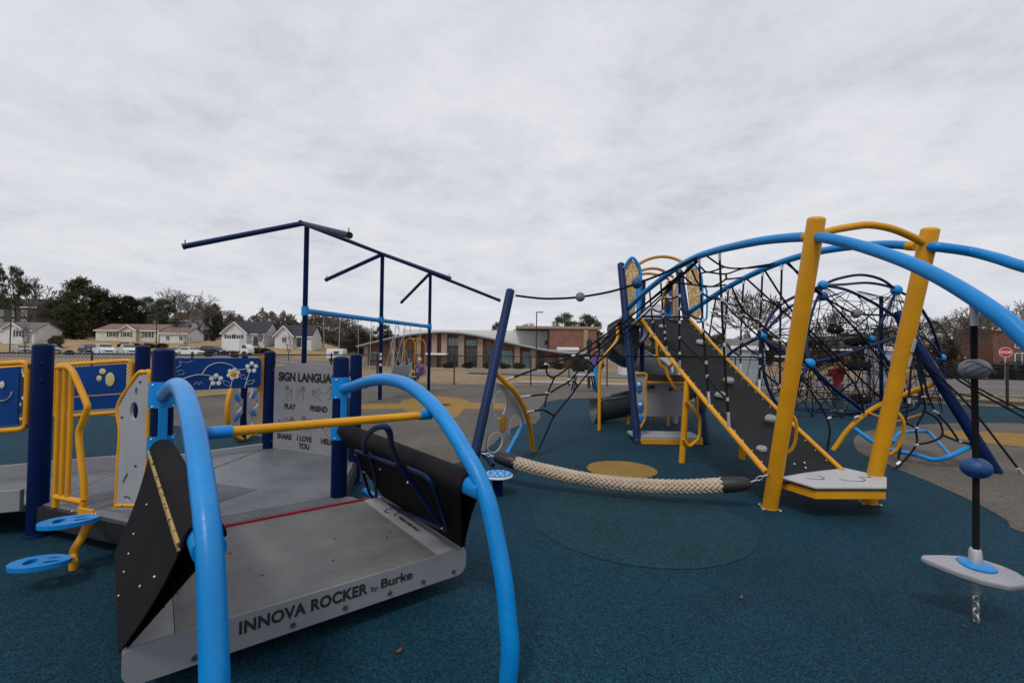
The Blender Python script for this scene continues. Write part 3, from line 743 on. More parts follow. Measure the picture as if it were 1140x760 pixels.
mb.obj('panel_engraving', 'offwhite', ap_)
mb = MB(); mb.box(rp(AP, .06, .845), (.06, .04, .03), axes(rd, nrm), .004); mb.box(rp(AP, .06, 1.3), (.06, .04, .03), axes(rd, nrm), .004); mb.each('panel_clamp', 'black', deck)
# far-side railing panels
a, b, f, nrm = rail_panel(CP, .10, .80, 1.315, .80, 'far', 0, 1)
mb = MB(); mb.prism([V((a.x, a.y, .84)) + rd * .05, V((b.x, b.y, .80)) - rd * .04, V((b.x, b.y, 1.12)) - rd * .04, V((b.x, b.y, 1.24)) - rd * .16, V((a.x, a.y, 1.28)) + rd * .05], nrm * .015); fpn = mb.obj('activity_panel', 'blue_hdpe', f)
mb = MB()
for x_, z_, r0, r1 in ((.19, 1.12, .05, .07), (.29, 1.13, .028, .03), (.26, 1.20, .035, .03)): mb.ball(V((a.x, a.y, z_)) + rd * x_ + nrm * .017, (r0, .005, r1), 14, 7)
mb.obj('panel_engraving', 'cream', fpn)
mb = MB(); mb.tube([V((a.x, a.y, .985)), V((b.x, b.y, .93))], .017, 8); mb.tube([V((b.x, b.y, 1.2)), V((b.x, b.y, 1.2)) + rd * -.1 + UP * .05], .018, 8); mb.obj('mid_rail', 'yellow', f)
a, b, f, nrm = rail_panel(CP, .86, 2.3, 1.26, .74, 'far', 0, 1)
mb = MB(); mb.prism([V((a.x, a.y, .80)) + rd * .06, V((b.x, b.y, .68)) - rd * .06, V((b.x, b.y, 1.09)) - rd * .06, V((a.x, a.y, 1.215)) + rd * .06], nrm * .015); mb.obj('dotted_panel', 'perf_b', f)

# gate-side: barred yellow hoop and grey panel with holes
a, b = AP, BP; ex = (b - a).normalized(); nrm = V((ex.y, -ex.x, 0))
Q = lambda px, py: PL(px, py, a, b)
pts = catmull([Q(64, 409), Q(70, 408.5), Q(76, 409), Q(81, 414), Q(88, 429), Q(96, 448), Q(97, 455), Q(92, 470), Q(88, 482), Q(90, 510), Q(93, 535), Q(94, 556)], 4)
mb = MB(); mb.tube(pts, .021, 12); gt = mb.obj('barred_hoop', 'yellow', deck)
mb = MB()
for t, k in ((66, 409.5), (73, 409.5), (80, 413)):
    q = Q(t, k); mb.tube([V((q.x, q.y, ZD + .07)), q], .0165, 10)
q0_, q1_ = Q(66, 440), Q(93, 548)
mb.tube([V((q0_.x, q0_.y, ZD + .075)), V((q1_.x, q1_.y, ZD + .075))], .021, 10)
for q in (q0_, q1_): mb.tube([V((q.x, q.y, ZD)), V((q.x, q.y, ZD + .08))], .021, 10)
mb.obj('hoop_bar', 'yellow', gt)
o = AP + UP * 0
T2 = lambda px, py: to2(Q(px, py), o, ex, UP)
ol = [T2(131, 566), T2(133.5, 520), T2(135.5, 480), T2(133.5, 453), T2(145, 433), T2(157, 417.5), T2(166, 416), T2(166.5, 440), T2(163, 566)]
hole = lambda px, py, rx, rz: circ(*T2(px, py), rx, 20, rz)
gp = panel('holed_panel', [ol, hole(151, 457, .042, .062), hole(153.5, 436, .016, .032), hole(143.5, 554, .038, .018), circ(*T2(141, 532), .012, 12, .05, -.6)], 0.02, o, ex, UP, 'panel_light', deck)
mb = MB(); mb.tube(catmull([Q(130, 566), Q(132, 520), Q(134.5, 480), Q(132, 453), Q(144, 431), Q(155, 415.5), Q(161, 414.5), Q(167.5, 415.5), Q(167, 440), Q(163, 566)], 4), .017, 10); mb.tube([Q(130, 562), Q(164, 562)], .017, 10); mb.obj('panel_frame', 'yellow', gp)
mb = MB()
for px, py in ((158, 425), (138, 464), (153, 518), (139, 562)): mb.ball(Q(px, py) + nrm * .012, .008, 8, 5)
mb.each('bolt', 'black', gp)
# two blue step pods on a bent yellow post by the opening
e0 = Q(104, 570); pb = V((-2.83, 2.99, 0))
def pod(c, L, W, yaw, name='step_pod'):
    mb = MB(); rows = []
    cy, sy = math.cos(yaw), math.sin(yaw)
    T = lambda x, y, z: V((c.x + x * cy - y * sy, c.y + x * sy + y * cy, c.z + z))
    def shape(s): return [(s * L * .5 * math.cos(a) * (1 - .12 * math.cos(a)), s * W * .5 * math.sin(a) * (1 - .28 * math.cos(a))) for a in [2 * math.pi * i / 40 for i in range(40)]]
    o_ = V((c.x, c.y, c.z)); exx = V((cy, sy, 0)); eyy = V((-sy, cy, 0))
    sl1 = [(x * .16 - L * .17, y * 1.0 * .42) for x, y in shape(.9)]
    h1 = [(p[0], p[1]) for p in [( -L * .22 + .10 * L * math.cos(a), .24 * W * math.sin(a)) for a in [2 * math.pi * i / 18 for i in range(18)]]]
    h2 = [( L * .17 + .14 * L * math.cos(a), -W * .12 + .10 * W * math.sin(a)) for a in [2 * math.pi * i / 18 for i in range(18)]]
    h3 = [( L * .10 + .12 * L * math.cos(a), W * .2 + .07 * W * math.sin(a)) for a in [2 * math.pi * i / 18 for i in range(18)]]
    return panel(name, [shape(1), h1, h2, h3], .026, o_, exx, eyy, 'blue', deck)
pd1 = P(81, 580, 2.93); pd2 = P(49, 626, 2.74)
pd = pod(pd1, .30, .19, math.radians(28)); pod(pd2, .30, .18, math.radians(14))
mb = MB(); t0 = pb + UP * .0; t1 = P(100, 575, 3.08)
mb.tube(catmull([t0, pb + V((.0, .0, .12)), t1 + V((-.005, -.05, -.12)), t1 + V((0, .0, -.02)), e0 + V((0, .0, -.02))], 4), .024, 12)
mb.tube([pb + UP * .10, V((pd2.x + .1, pd2.y + .08, pd2.z - .02))], .02, 10); mb.tube([t1, V((pd1.x + .08, pd1.y + .05, pd1.z - .015))], .02, 10)
mb.box(Q(104, 570) + nrm * .045, (.17, .015, .085), axes(ex, nrm), .004); mb.obj('pod_post', 'yellow', deck)
mb = MB()
for px, py in ((91, 566), (117, 577), (117, 569)): mb.ball(Q(px, py) + nrm * .056, .007, 8, 5)
mb.each('bolt', 'bolt', deck)

# ================================================================== rocking platform
rk = thing('rocking_platform', FLc + uu * .8 + vv_ * .6, 'grey wheelchair rocking platform hung from two black rubber sheets, lettered on its front edge', 'rocker')
Wp, Dp = 1.597, 1.215
z = ZD
mb = MB(); mb.prism([FLc + UP * (z - .045) + vv_ * .012 + uu * .17, FLc + uu * (Wp - .19) + vv_ * .012 + UP * (z - .045), FLc + uu * (Wp - .19) + vv_ * Dp + UP * (z - .045), FLc + uu * .17 + vv_ * Dp + UP * (z - .045)], (0, 0, .045)); mb.obj('rocker_deck', 'deck_b', rk)
for x0, x1 in ((0.0, .167), (Wp - .187, Wp)):
    mb = MB(); mb.prism([FLc + uu * x0 + vv_ * .012 + UP * (z - .043), FLc + uu * x1 + vv_ * .012 + UP * (z - .043), FLc + uu * x1 + vv_ * Dp + UP * (z - .043), FLc + uu * x0 + vv_ * Dp + UP * (z - .043)], (0, 0, .046)); st = mb.obj('side_strip', 'panel_light', rk)
    mb = MB(); zz = UP * (z + .004)
    if x0 > 0:
        c = FLc + uu * (x0 + .095) + vv_ * .86 + zz     # wheelchair mark and a line of small letters
        dvx, dvy = -vv_, uu
        mb.tube([c + dvx * (.05 * math.cos(a)) + dvy * (.05 * math.sin(a) - .01) for a in [0.9 + 4.6 * i / 16 for i in range(17)]], .006, 5, flat=.3)
        mb.tube([c + dvx * .01 + dvy * .10, c + dvx * .02 + dvy * .035, c + dvx * .065 + dvy * .03, c + dvx * .09 - dvy * .035, c + dvx * .115 - dvy * .03], .006, 5, flat=.3)
        mb.tube([c + dvx * .015 + dvy * .075, c + dvx * .06 + dvy * .07], .005, 5, flat=.3); mb.disc(c + dvx * .006 + dvy * .125, .014, .002, 12)
        mb.obj('wheelchair_mark', 'ink', st)
        text('lettering', 'WHEELCHAIR SPACE', .034, c + dvx * .15 - dvy * .035, dvx, dvy, 'ink', st, .0006, .001)
    else:
        c = FLc + uu * .085 + vv_ * .28 + zz
        mb.tube([c + uu * (.04 * math.cos(a)) + vv_ * (.055 * math.sin(a)) for a in [0.6 + 4.9 * i / 16 for i in range(17)]], .005, 5, flat=.3)
        mb.tube([c + uu * .02 + vv_ * .01, c + uu * .05 + vv_ * .03, c + uu * .05 - vv_ * .01], .005, 5, flat=.3)
        mb.obj('arrow_mark', 'ink', st)
# front plate with rounded lower corners
hp = .152; r = .062
ol = [(.0, -hp + r)] + [(r - r * math.cos(math.radians(9 * i)), -hp + r - r * math.sin(math.radians(9 * i))) for i in range(1, 11)] + [(Wp - r + r * math.sin(math.radians(9 * i)), -hp + r - r * math.cos(math.radians(9 * i))) for i in range(0, 11)] + [(Wp, -.028)] + [(Wp - .03 + .03 * math.cos(math.radians(18 * i)), -.03 + .03 * math.sin(math.radians(18 * i))) for i in range(1, 6)] + [(.03 - .03 * math.sin(math.radians(18 * i)), -.03 + .03 * math.cos(math.radians(18 * i))) for i in range(0, 6)]
fo = FLc + UP * (z + .003)
fp = panel('front_plate', [ol], .014, fo, uu, UP, 'fascia', rk)
nf = -vv_; fo2 = fo + nf * .008
text('lettering', 'INNOVA ROCKER', .076, fo2 + uu * .398 + UP * -.082, uu, UP, 'ink', fp, .0026, .0015, space=1.06, fit=.585)
text('lettering', 'by', .036, fo2 + uu * 1.003 + UP * -.080, uu, UP, 'ink', fp, 0, .0015, fit=.036)
text('lettering', 'Burke', .066, fo2 + uu * 1.056 + UP * -.080, uu, UP, 'ink', fp, .0014, .0015, fit=.182)
mb = MB()
for x in (.24, .625, .87, 1.11, 1.31, 1.51): mb.disc(fo2 + uu * x + UP * -.120 - vv_ * -.002, .0125, .008, 16, nf)
for x, y in ((.19, .40), (.55, .35), (.9, .3), (.45, .75), (1.0, .6), (1.27, .42), (1.33, .5)): mb.disc(FLc + uu * x + vv_ * y + UP * (z + .0005), .008, .003, 10)
mb.each('bolt', 'slide', fp)
mb = MB(); mb.prism([FLc + uu * .06 + vv_ * .05 + UP * .085, FLc + uu * (Wp - .06) + vv_ * .05 + UP * .085, FLc + uu * (Wp - .06) + vv_ * (Dp - .03) + UP * .085, FLc + uu * .06 + vv_ * (Dp - .03) + UP * .085], (0, 0, .115)); mb.obj('under_frame_shade', 'black', rk)  # black under-frame carried down low to stand in for the shade below
# rubber sheets draped over the hanger pipes
def drape(base, side):
    """side +1: sheet falls to the right edge of the platform, -1: to the left edge"""
    a, b = pipe_of(base, SP); q_ = (b - a).normalized()
    pa, pb_ = a + q_ * .06, b - q_ * .11
    x_edge = Wp + .012 if side > 0 else -.012
    ea, eb = FLc + uu * (x_edge - (.075 if side < 0 else 0)) + vv_ * (Dp - .0) + UP * (z - .02), FLc + uu * x_edge + vv_ * .03 + UP * (z - .02)
    nh = uu * side
    rows = []
    for i in range(13):
        t = i / 12; top = pa.lerp(pb_, t); bot = ea.lerp(eb, t)
        row = []
        it = top - nh * .066; ib = bot - nh * .022
        row += [ib.lerp(it, j / 8) for j in range(8)]
        for ang in (-90, -75, -60, -45, -25, 0, 25, 45, 65, 85, 100):   # wraps the pipe from the inner side over the top
            q = math.radians(ang); row.append(top + UP * (.066 * math.cos(q)) + nh * (.066 * math.sin(q)))
        q10 = row[18]
        for j in range(1, 11):
            w_ = j / 10; m_ = q10.lerp(bot, w_); row.append(m_ + nh * (-.015 * math.sin(math.pi * w_)))
        rows.append(row)
    mb = MB(); ins = []
    for i, r_w in enumerate(rows):
        tp = pa.lerp(pb_, i / 12); ins.append([(nh * .006 if k_ < 8 else ((tp - p_).normalized() * .008 if k_ < 19 else nh * -.008)) for k_, p_ in enumerate(r_w)])
    mb.slab(rows, ins); s = mb.obj('rubber_sheet', 'black_rubber', rk)
    return s, pa, pb_, ea, eb, nh
sR, pa, pb_, ea, eb, nh = drape(EP, 1)
# navy tube frame with a handle on the inner face of the right sheet
def SH(t, w_, off=-.03):
    top = pa.lerp(pb_, t) - nh * .066; bot = ea.lerp(eb, t) - nh * .022; return top.lerp(bot, w_) + nh * off
pn = (SH(1, 0) - SH(0, 0)).cross(SH(.5, 1) - SH(.5, 0)).normalized()
if pn.dot(nh) > 0: pn = -pn
def SQ(px, py, off=.03):
    d = ray(px, py); return EYE + d * ((SH(.5, .5, 0) + pn * off - EYE).dot(pn) / d.dot(pn))
mb = MB()
mb.tube(catmull([SQ(396, 501), SQ(404, 525), SQ(411, 547), SQ(416, 553), SQ(440, 565), SQ(470, 578), SQ(492, 588), SQ(497, 588), SQ(495, 578), SQ(488, 555), SQ(482, 540), SQ(475, 531), SQ(466, 526), SQ(454, 521)], 5), .0125, 10)
mb.tube([SQ(396, 501), SQ(418, 509), SQ(442, 518)], .0125, 10); mb.tube([SQ(411, 505), SQ(417, 525), SQ(419, 552)], .0125, 10)
mb.tube(catmull([SQ(406, 503, .035), SQ(405, 494, .06), SQ(410, 483, .09), SQ(420, 475.5, .11), SQ(429, 475, .11), SQ(434, 482, .10), SQ(436, 496, .08), SQ(446, 518, .05), SQ(468, 549, .04), SQ(490, 583, .035)], 5), .0155, 10)
hf_ = mb.obj('handle_frame', 'navy_tube', sR)
mb = MB()
for t, w_ in ((.2, .2), (.45, .24), (.7, .22), (.9, .7), (.2, .97), (.45, .97), (.7, .97), (.12, .5)): mb.ball(SH(t, w_, -.046), .008, 8, 5)
mb.each('bolt', 'bolt', sR)
sL, pa2, pb2, ea2, eb2, nh2 = drape(BP, -1)
def SL(t, w_, off=.012):
    top = pa2.lerp(pb2, t) + nh2 * .066 - UP * .012; bot = ea2.lerp(eb2, t); return top.lerp(bot, w_) + nh2 * (-.015 * math.sin(math.pi * w_)) + nh2 * off
mb = MB()
for t, w_ in ((.30, .62), (.38, .74), (.46, .84), (.58, .95), (.35, .3), (.80, .62), (.9, .4)): mb.ball(SL(t, w_, .001), .0065, 8, 5)
mb.each('bolt', 'steel', sL)
mb = MB(); a_, b_ = pa2 + nh2 * .072 + UP * -.01, pb2 + nh2 * .072 + UP * -.01
mb.box((a_ + b_) / 2, ((b_ - a_).length, .010, .022), axes(b_ - a_, nh2)); mb.obj('clamp_strip', 'hazard', sL)
mb = MB(); mb.tube([FLc + uu * (Wp + .0) + vv_ * 1.02 + UP * .19, FLc + uu * (Wp + .0) + vv_ * 1.02 + UP * .19 + vv_ * .62 - uu * .02], .03, 12); mb.obj('spring_link', 'blue', deck)
# ================================================================== climbing tower with ramp, arches and slanted yellow posts
TLb, TRb = G(710, 494), G(786, 494); TLt, TRt = P(691, 293, 8.40), P(756, 301, 8.40)
Y1b, Y2b = G(857, 566), G(967, 560); Y1t, Y2t = P(909.5, 240.5, 3.62), P(1036.5, 252.5, 3.86)
tower = thing('climbing_tower', ((TLb + TRb) / 2 + (Y1b + Y2b) / 2) / 2, 'climbing tower with charcoal ramp, slanted yellow posts and two long sky blue arches over it', 'climbing tower')
for b_, t_, m_, r_ in ((TLb, TLt, 'navy_light', .064), (TRb, TRt, 'navy_light', .064)):
    mb = MB(); mb.post(b_, t_, r_, 18, .2); mb.obj('tower_post', m_, tower)
for px, Yb in ((754, 9.35), (716, 9.6)):
    q = P(px, 355, Yb); mb = MB(); mb.post(V((q.x, q.y + .1, 0)), V((q.x, q.y, P(px, 311, Yb).z)), .05, 14, .2); mb.obj('rear_post', 'panel_light' if px > 740 else 'navy_light', tower)
for b_, t_ in ((Y1b, Y1t), (Y2b, Y2t)):
    mb = MB(); mb.post(b_, t_, .066, 24, .22); yp = mb.obj('slanted_post', 'yellow', tower)
    mb = MB(); mb.disc(b_ + UP * .003, .078, .010, 20)
    mb.obj('foot_plate', 'yellow_shade', yp)
    mb = MB()
    for k in range(4):
        a_ = .5 + k * math.pi / 2; mb.disc(b_ + V((.10 * math.cos(a_), .10 * math.sin(a_), .003)), .014, .016, 8)
    mb.each('anchor_bolt', 'bolt', yp)
# long arches; each lies close to an upright plane running away from the camera
def on_run(px, py, x0, k):
    """point whose plan position is X = x0 + k * (8.3 - Y)"""
    d = ray(px, py); m_ = d.x / d.y; Y = (x0 + k * 8.3) / (m_ + k); return P(px, py, Y)
A1 = [on_run(px, py, 2.06, .080) for px, py in ((696, 347), (709, 333.5), (723, 321), (744, 304.5), (760, 294), (778, 285), (795, 279.5), (811, 275.5), (845, 268.5), (875, 265), (903, 263.5))]
A1b = [P(905, 263.5, 3.70), P(921, 265.3, 3.5)] + [on_run(px, py, 2.46, 0) for px, py in ((951, 272), (982, 281.5), (1012, 292.5), (1042, 306.5), (1072, 323.5), (1103, 344), (1133, 368.5))] + [V((2.46, 1.85, 1.14)), V((2.46, 1.50, .56)), V((2.46, 1.25, 0))]
A2 = [on_run(px, py, 3.15, .150) for px, py in ((763, 351.5), (774, 343), (786, 335), (807, 321.5), (828, 310), (849, 300), (870.5, 291.5), (896, 283.7), (921, 278.2), (951, 274.2), (988, 272.2), (1018, 274))]
A2b = [P(1031, 274.5, 3.90), P(1046, 275.2, 3.8)] + [on_run(px, py, 3.80, 0) for px, py in ((1080, 280), (1110, 287.5), (1140, 297))] + [V((3.80, 2.7, 1.78)), V((3.80, 2.0, 1.15)), V((3.80, 1.55, .5)), V((3.80, 1.4, 0))]
ARCH = []
for pts in (A1, A1b, A2, A2b):
    c = catmull(pts, 5); ARCH.append(c); mb = MB(); mb.tube(c, .041, 18); mb.obj('arch_pipe', 'blue', tower)
for a_, b_ in ((A1[-1], A1[-2]), (A1b[0], A1b[1]), (A2[-1], A2[-2]), (A2b[0], A2b[1])):
    d = (b_ - a_).normalized(); mb = MB()
    c_ = a_ if a_ in (A1b[0], A2b[0]) else a_ + d * -.02
    mb.tube([c_, c_ + d * .085], .044, 16); mb.obj('arch_socket', 'yellow', tower)
mb = MB(); mb.tube(catmull([P(909, 263, 3.70), P(924, 257, 3.70), P(951, 252, 3.72), P(969.5, 250.5, 3.74), P(994, 255, 3.79), P(1018, 265, 3.85), P(1031, 273, 3.90)], 5), .030, 14); mb.obj('top_hoop', 'yellow', tower)
# ramp sheet
RTL, RTR = P(713, 354.5, 7.95), P(768, 356, 7.95); RBL, RBR = P(853, 527, 4.36), P(938, 525, 4.62)
mid = lambda a, b, t: a.lerp(b, t)
rows = []
for i in range(25):
    t = i / 24; a = mid(RTL, RBL, t); b = mid(RTR, RBR, t)
    sag = -.05 * math.sin(math.pi * t)
    rows.append([mid(a, b, j / 8) + UP * (sag + .0) for j in range(9)])
last = rows[-1]
rows.append([p + V((.0, -.16, -.035)) for p in last])
mb = MB(); mb.slab(rows, (0, .01, -.022)); rs = mb.obj('ramp_sheet', 'ramp', tower)
def edge(side, t, lift=.0):
    a, b = (RTL, RBL) if side == 0 else (RTR, RBR)
    return mid(a, b, t) + UP * (-.05 * math.sin(math.pi * t) + lift)
for side in (0, 1):
    mb = MB(); mb.tube([edge(side, t / 12, .012) for t in range(-0, 13)], .029 if side == 0 else .024, 12); mb.obj('ramp_rail', 'yellow', tower)
mb = MB(); din = (RTR - RTL).normalized()
for i in range(1, 22): mb.ball(edge(0, i / 22, .004) + din * .055, .009, 7, 4); mb.ball(edge(1, i / 22, .004) - din * .05, .009, 7, 4)
for q in ((.45, .97), (.55, .985), (.6, .965)): mb.ball(mid(edge(0, q[1]), edge(1, q[1]), q[0]) + UP * .01, .012, 7, 4)
mb.each('bolt', 'bolt', rs)
nr = (RBL - RTL).cross(RTR - RTL).normalized()
if nr.z < 0: nr = -nr
rax = axes(din, nr.cross(din))
for px, py, s_ in ((737, 362, .06), (780, 379.5, .075), (811, 421.5, .07), (802, 437.5, .07), (858, 463.5, .07), (848, 497, .055)):
    d = ray(px, py); q = EYE + d * ((RTL - EYE).dot(nr) / d.dot(nr)) - UP * .03
    mb = MB(); R_ = rax
    rw = [[q + R_ @ V((s_ * rr * math.cos(2 * math.pi * j / 16) * (1 + .12 * math.sin(3 * 2 * math.pi * j / 16 + px)), s_ * rr * .8 * math.sin(2 * math.pi * j / 16), hh * s_)) for j in range(17)] for rr, hh in ((1.0, 0.0), (1.02, .22), (.86, .52), (.6, .62), (.4, .5), (.28, .34), (.0, .30))]
    mb.grid(rw); mb.obj('climbing_hold', 'hold', tower)
# hexagonal landing between the slanted posts
hexl = [V((2.54, 4.34, 0)), V((2.66, 4.0, 0)), V((3.30, 4.02, 0)), V((3.58, 4.36, 0)), V((3.42, 4.72, 0)), V((2.62, 4.66, 0))]
mb = MB(); mb.prism([p + UP * .285 for p in hexl], (0, 0, .012)); mb.obj('landing_top', 'landing', tower)
cen_ = sum(hexl, V()) / 6
mb = MB(); mb.prism([cen_ + (p - cen_) * 1.012 + UP * .268 for p in hexl], (0, 0, .017)); mb.obj('landing_edge', 'black', tower)
mb = MB(); mb.prism([cen_ + (p - cen_) * .985 + UP * .195 for p in hexl], (0, 0, .073)); mb.obj('landing_frame', 'yellow', tower)
mb = MB()
for f_, a0, a1, r_ in (((.30, .5), -2.6, .6, .10), ((.62, .45), -2.9, .3, .12), ((.80, .6), -2.5, .2, .07)):
    c_ = V((2.54 + f_[0] * 1.04, 4.0 + f_[1] * .66, .2985)); mb.tube([c_ + V((r_ * math.cos(a0 + (a1 - a0) * i / 12), r_ * .8 * math.sin(a0 + (a1 - a0) * i / 12), 0)) for i in range(13)], .005, 5, flat=.3)
mb.obj('swirl_marks', 'ink', tower)
# grab handles on the slanted posts
def handle(pts, r=.014):
    mb = MB(); mb.tube(catmull(pts, 5), r, 10); mb.obj('grab_handle', 'yellow', tower)
handle([P(873, 459, 4.16), P(880, 461, 4.12), P(886, 469, 4.1), P(886, 487, 4.14), P(882, 499, 4.18), P(874, 505, 4.22), P(868, 505, 4.24)])
handle([P(990, 457, 4.36), P(999, 459, 4.30), P(1006, 470, 4.28), P(1005, 486, 4.32), P(1000, 498, 4.36), P(991, 505, 4.40), P(984, 504, 4.42)])
for px, py, w_, h_ in ((1015.5, 384, .05, .115), (1011.5, 402, .035, .10), (1007, 412.5, .045, .03)):
    tq = (560 - py) / (560 - 252); q = Y2b.lerp(Y2t, .5)
    q = min((Y2b.lerp(Y2t, k_ / 200) for k_ in range(201)), key=lambda p_: abs(p_.z - P(px, py, p_.y).z)) + V((.030, -.064, 0)); mb = MB(); axp = (Y2t - Y2b).normalized(); mb.box(q, (w_, .006, h_), axes(V((.90, .43, 0)), axp.cross(V((.90, .43, 0))))); mb.obj('age_label', 'offwhite', tower)
# tower platform and what stands round it
px0, px1 = RTL.x - .05, RTR.x + .05; zpl = RTL.z - .01
mb = MB(); mb.box(((px0 + px1) / 2, 8.62, zpl - .04), (px1 - px0, 1.3, .06)); mb.obj('tower_deck', 'deck', tower)
mb = MB(); mb.box(((px0 + px1) / 2, 7.98, zpl - .06), (px1 - px0 + .02, .05, .10)); mb.tube([P(711, 358, 8.0), P(728, 362, 8.0)], .03, 8); mb.obj('deck_beam', 'yellow_shade', tower)
mb = MB(); mb.tube([P(714, 352, 7.95), P(768, 353, 7.95)], .022, 8); mb.obj('ramp_nose', 'black', tower)
def pxpanel(name, px, Y, mat, parent=None, th=.03):
    mb = MB(); mb.prism([P(x, y, Y) for x, y in px], (0, th, 0)); return mb.obj(name, mat, parent or tower)
w1 = pxpanel('wing_panel', ((695, 298), (703, 288.5), (709, 294), (712, 304), (710, 330), (706, 350), (700, 352)), 8.30, 'perf_y')
mb = MB(); mb.tube(catmull([P(x, y, 8.28) for x, y in ((694, 299), (703, 287), (710, 293.5), (713, 303), (713, 320), (711, 354))], 4), .028, 8); mb.tube([P(710.5, 308, 8.26), P(710.5, 356, 8.1)], .035, 8); mb.obj('panel_frame', 'blue', w1)
w2 = pxpanel('wing_panel', ((763.5, 299), (769, 295.5), (775, 299), (780, 309), (781, 335), (780, 350), (776, 357), (769, 352)), 8.30, 'perf_y')
mb = MB(); mb.tube(catmull([P(x, y, 8.28) for x, y in ((764, 297), (770, 294), (776, 298), (781, 309), (782, 335), (781, 356), (776, 358.5))], 4), .022, 8); mb.tube(catmull([P(x, y, 8.28) for x, y in ((782, 319), (786.5, 323), (787, 350), (784, 357), (776, 358.5))], 4), .018, 8); mb.obj('panel_frame', 'blue', w2)
w3 = pxpanel('oval_panel', ((735.5, 354.5), (738, 332), (742, 317), (745, 314), (750, 316), (752, 330), (752.5, 354.5)), 9.15, 'blue_step')
mb = MB()
for x, y, a_, b_ in ((746, 319.5, .033, .055), (743, 330.5, .038, .06), (746.5, 333, .03, .06), (749, 352.5, .045, .04), (741, 353, .03, .03)): mb.ball(P(x, y, 9.13), (a_, .012, b_), 12, 7)
mb.each('oval_inset', 'white', w3)
mb = MB(); mb.ball(P(743.8, 341, 9.13), (.045, .014, .13), 12, 8); mb.obj('oval_slot', 'black', w3)
mb = MB(); mb.tube([P(736.5, 350, 9.1), P(743, 314, 9.1), P(749, 311, 9.1), P(750.5, 354, 9.1)], .025, 8); mb.obj('panel_frame', 'yellow', w3)
for pts in (((711, 294, 8.4), (722, 288.5, 8.5), (736, 285.7, 8.6), (750, 287.5, 8.6), (762, 293, 8.5)), ((712, 301.5, 8.9), (723, 299, 9.0), (733, 299.5, 9.1), (742, 303.5, 9.2), (750, 309, 9.2)), ((712, 305.5, 9.4), (722, 304.5, 9.5), (734, 306.5, 9.5), (745, 311, 9.5))):
    mb = MB(); mb.tube(catmull([P(*q) for q in pts], 5), .028, 10); mb.obj('roof_hoop', 'yellow_shade', tower)
mb = MB(); mb.ball(P(731, 356, 9.7), (.42, .45, .34), 18, 10); mb.obj('slide_hood', 'slide_light', tower)
# spiral slide
cx_, cy_ = 3.12, 10.05; path = []
path += [V((2.45, 9.1, zpl - .02)), V((2.36, 9.4, zpl - .12))]
for i in range(0, 29):
    a_ = math.radians(205 - 330 * i / 28); r_ = .76; path.append(V((cx_ + r_ * math.cos(a_), cy_ + r_ * math.sin(a_), zpl - .24 - 1.22 * i / 28)))
path += [V((2.1, 9.42, .46)), V((1.93, 9.50, .40)), V((1.72, 9.50, .36))]
path = catmull(path, 2)
def chute(i0, i1, r, mat, name):
    rows = []
    for i in range(i0, i1):
        t = (path[min(i + 1, len(path) - 1)] - path[max(i - 1, 0)]); t.z *= .4; t.normalize(); side = t.cross(UP).normalized()
        rows.append([path[i] + side * (r * math.cos(a_)) + UP * (r * 1.05 * math.sin(a_)) for a_ in [math.radians(168 + 204 * j / 12) for j in range(13)]])
    mb = MB(); mb.slab(rows, [[(path[i0 + k] + UP * .05 - p).normalized() * .02 for p in rw] for k, rw in enumerate(rows)])
    for e in (0, -1): mb.tube([rw[e] for rw in rows], .02, 6)
    for k in (0, -1): mb.tube(rows[k], .022, 6)
    return mb.obj(name, mat, tower)
n_ = len(path); chute(0, int(n_ * .27), .38, 'slide', 'slide_section'); chute(int(n_ * .27) - 1, int(n_ * .66), .38, 'slide_light', 'slide_section'); chute(int(n_ * .66) - 1, n_, .36, 'slide', 'slide_section')  # middle length is paler: its lit channel is put into the colour
mb = MB(); mb.prism([P(697, 347, 8.9), P(675, 374, 9.2), P(679, 383, 9.2), P(697, 398, 9.1), P(712, 384, 9.0), P(712, 360, 8.9)], (0.05, .5, 0)); mb.obj('slide_entry', 'slide', tower)
for px, py, zt in ((679, 465, .28), (699, 472, .5)):
    b_ = G(px, py); mb = MB(); mb.tube([b_, b_ + UP * zt], .035, 10); mb.obj('slide_leg', 'black' if px < 690 else 'yellow_shade', tower)
# bent pole at the left, low deck, panels and loop steps under the tower
mb = MB(); b_ = G(667, 479); q = P(687, 378, 8.6); mb.tube(catmull([b_, V((b_.x, b_.y, .7)), V((b_.x, b_.y, 1.1)), P(669.5, 403, 8.5), P(674, 395, 8.5), q, V((2.0, 8.7, zpl - .05))], 4), .03, 12); mb.obj('support_pole', 'yellow', tower)
mb = MB(); mb.box((2.52, 7.55, .10), (1.06, .55, .035)); ld = mb.obj('low_deck', 'panel_light', tower)
mb = MB(); mb.box((2.52, 7.27, .045), (1.06, .03, .075)); mb.obj('deck_fascia', 'yellow', ld)
wp = pxpanel('back_panel', ((720, 427), (763, 427), (763, 463), (720, 463)), 8.3, 'panel_grey')
pxpanel('cap_rail', ((717, 416.5), (766, 417.5), (766, 425), (717, 424)), 8.25, 'brown', None, .06)
mb = MB(); mb.tube([P(717, 425.5, 8.22), P(766, 426, 8.22)], .016, 8); mb.obj('cap_trim', 'yellow', tower)
mb = MB()
for x, y in ((722.5, 430.5), (727, 430), (747, 433)): mb.ball(P(x, y, 8.27), (.04, .05, .035), 8, 6)
mb.each('panel_knob', 'black', wp)
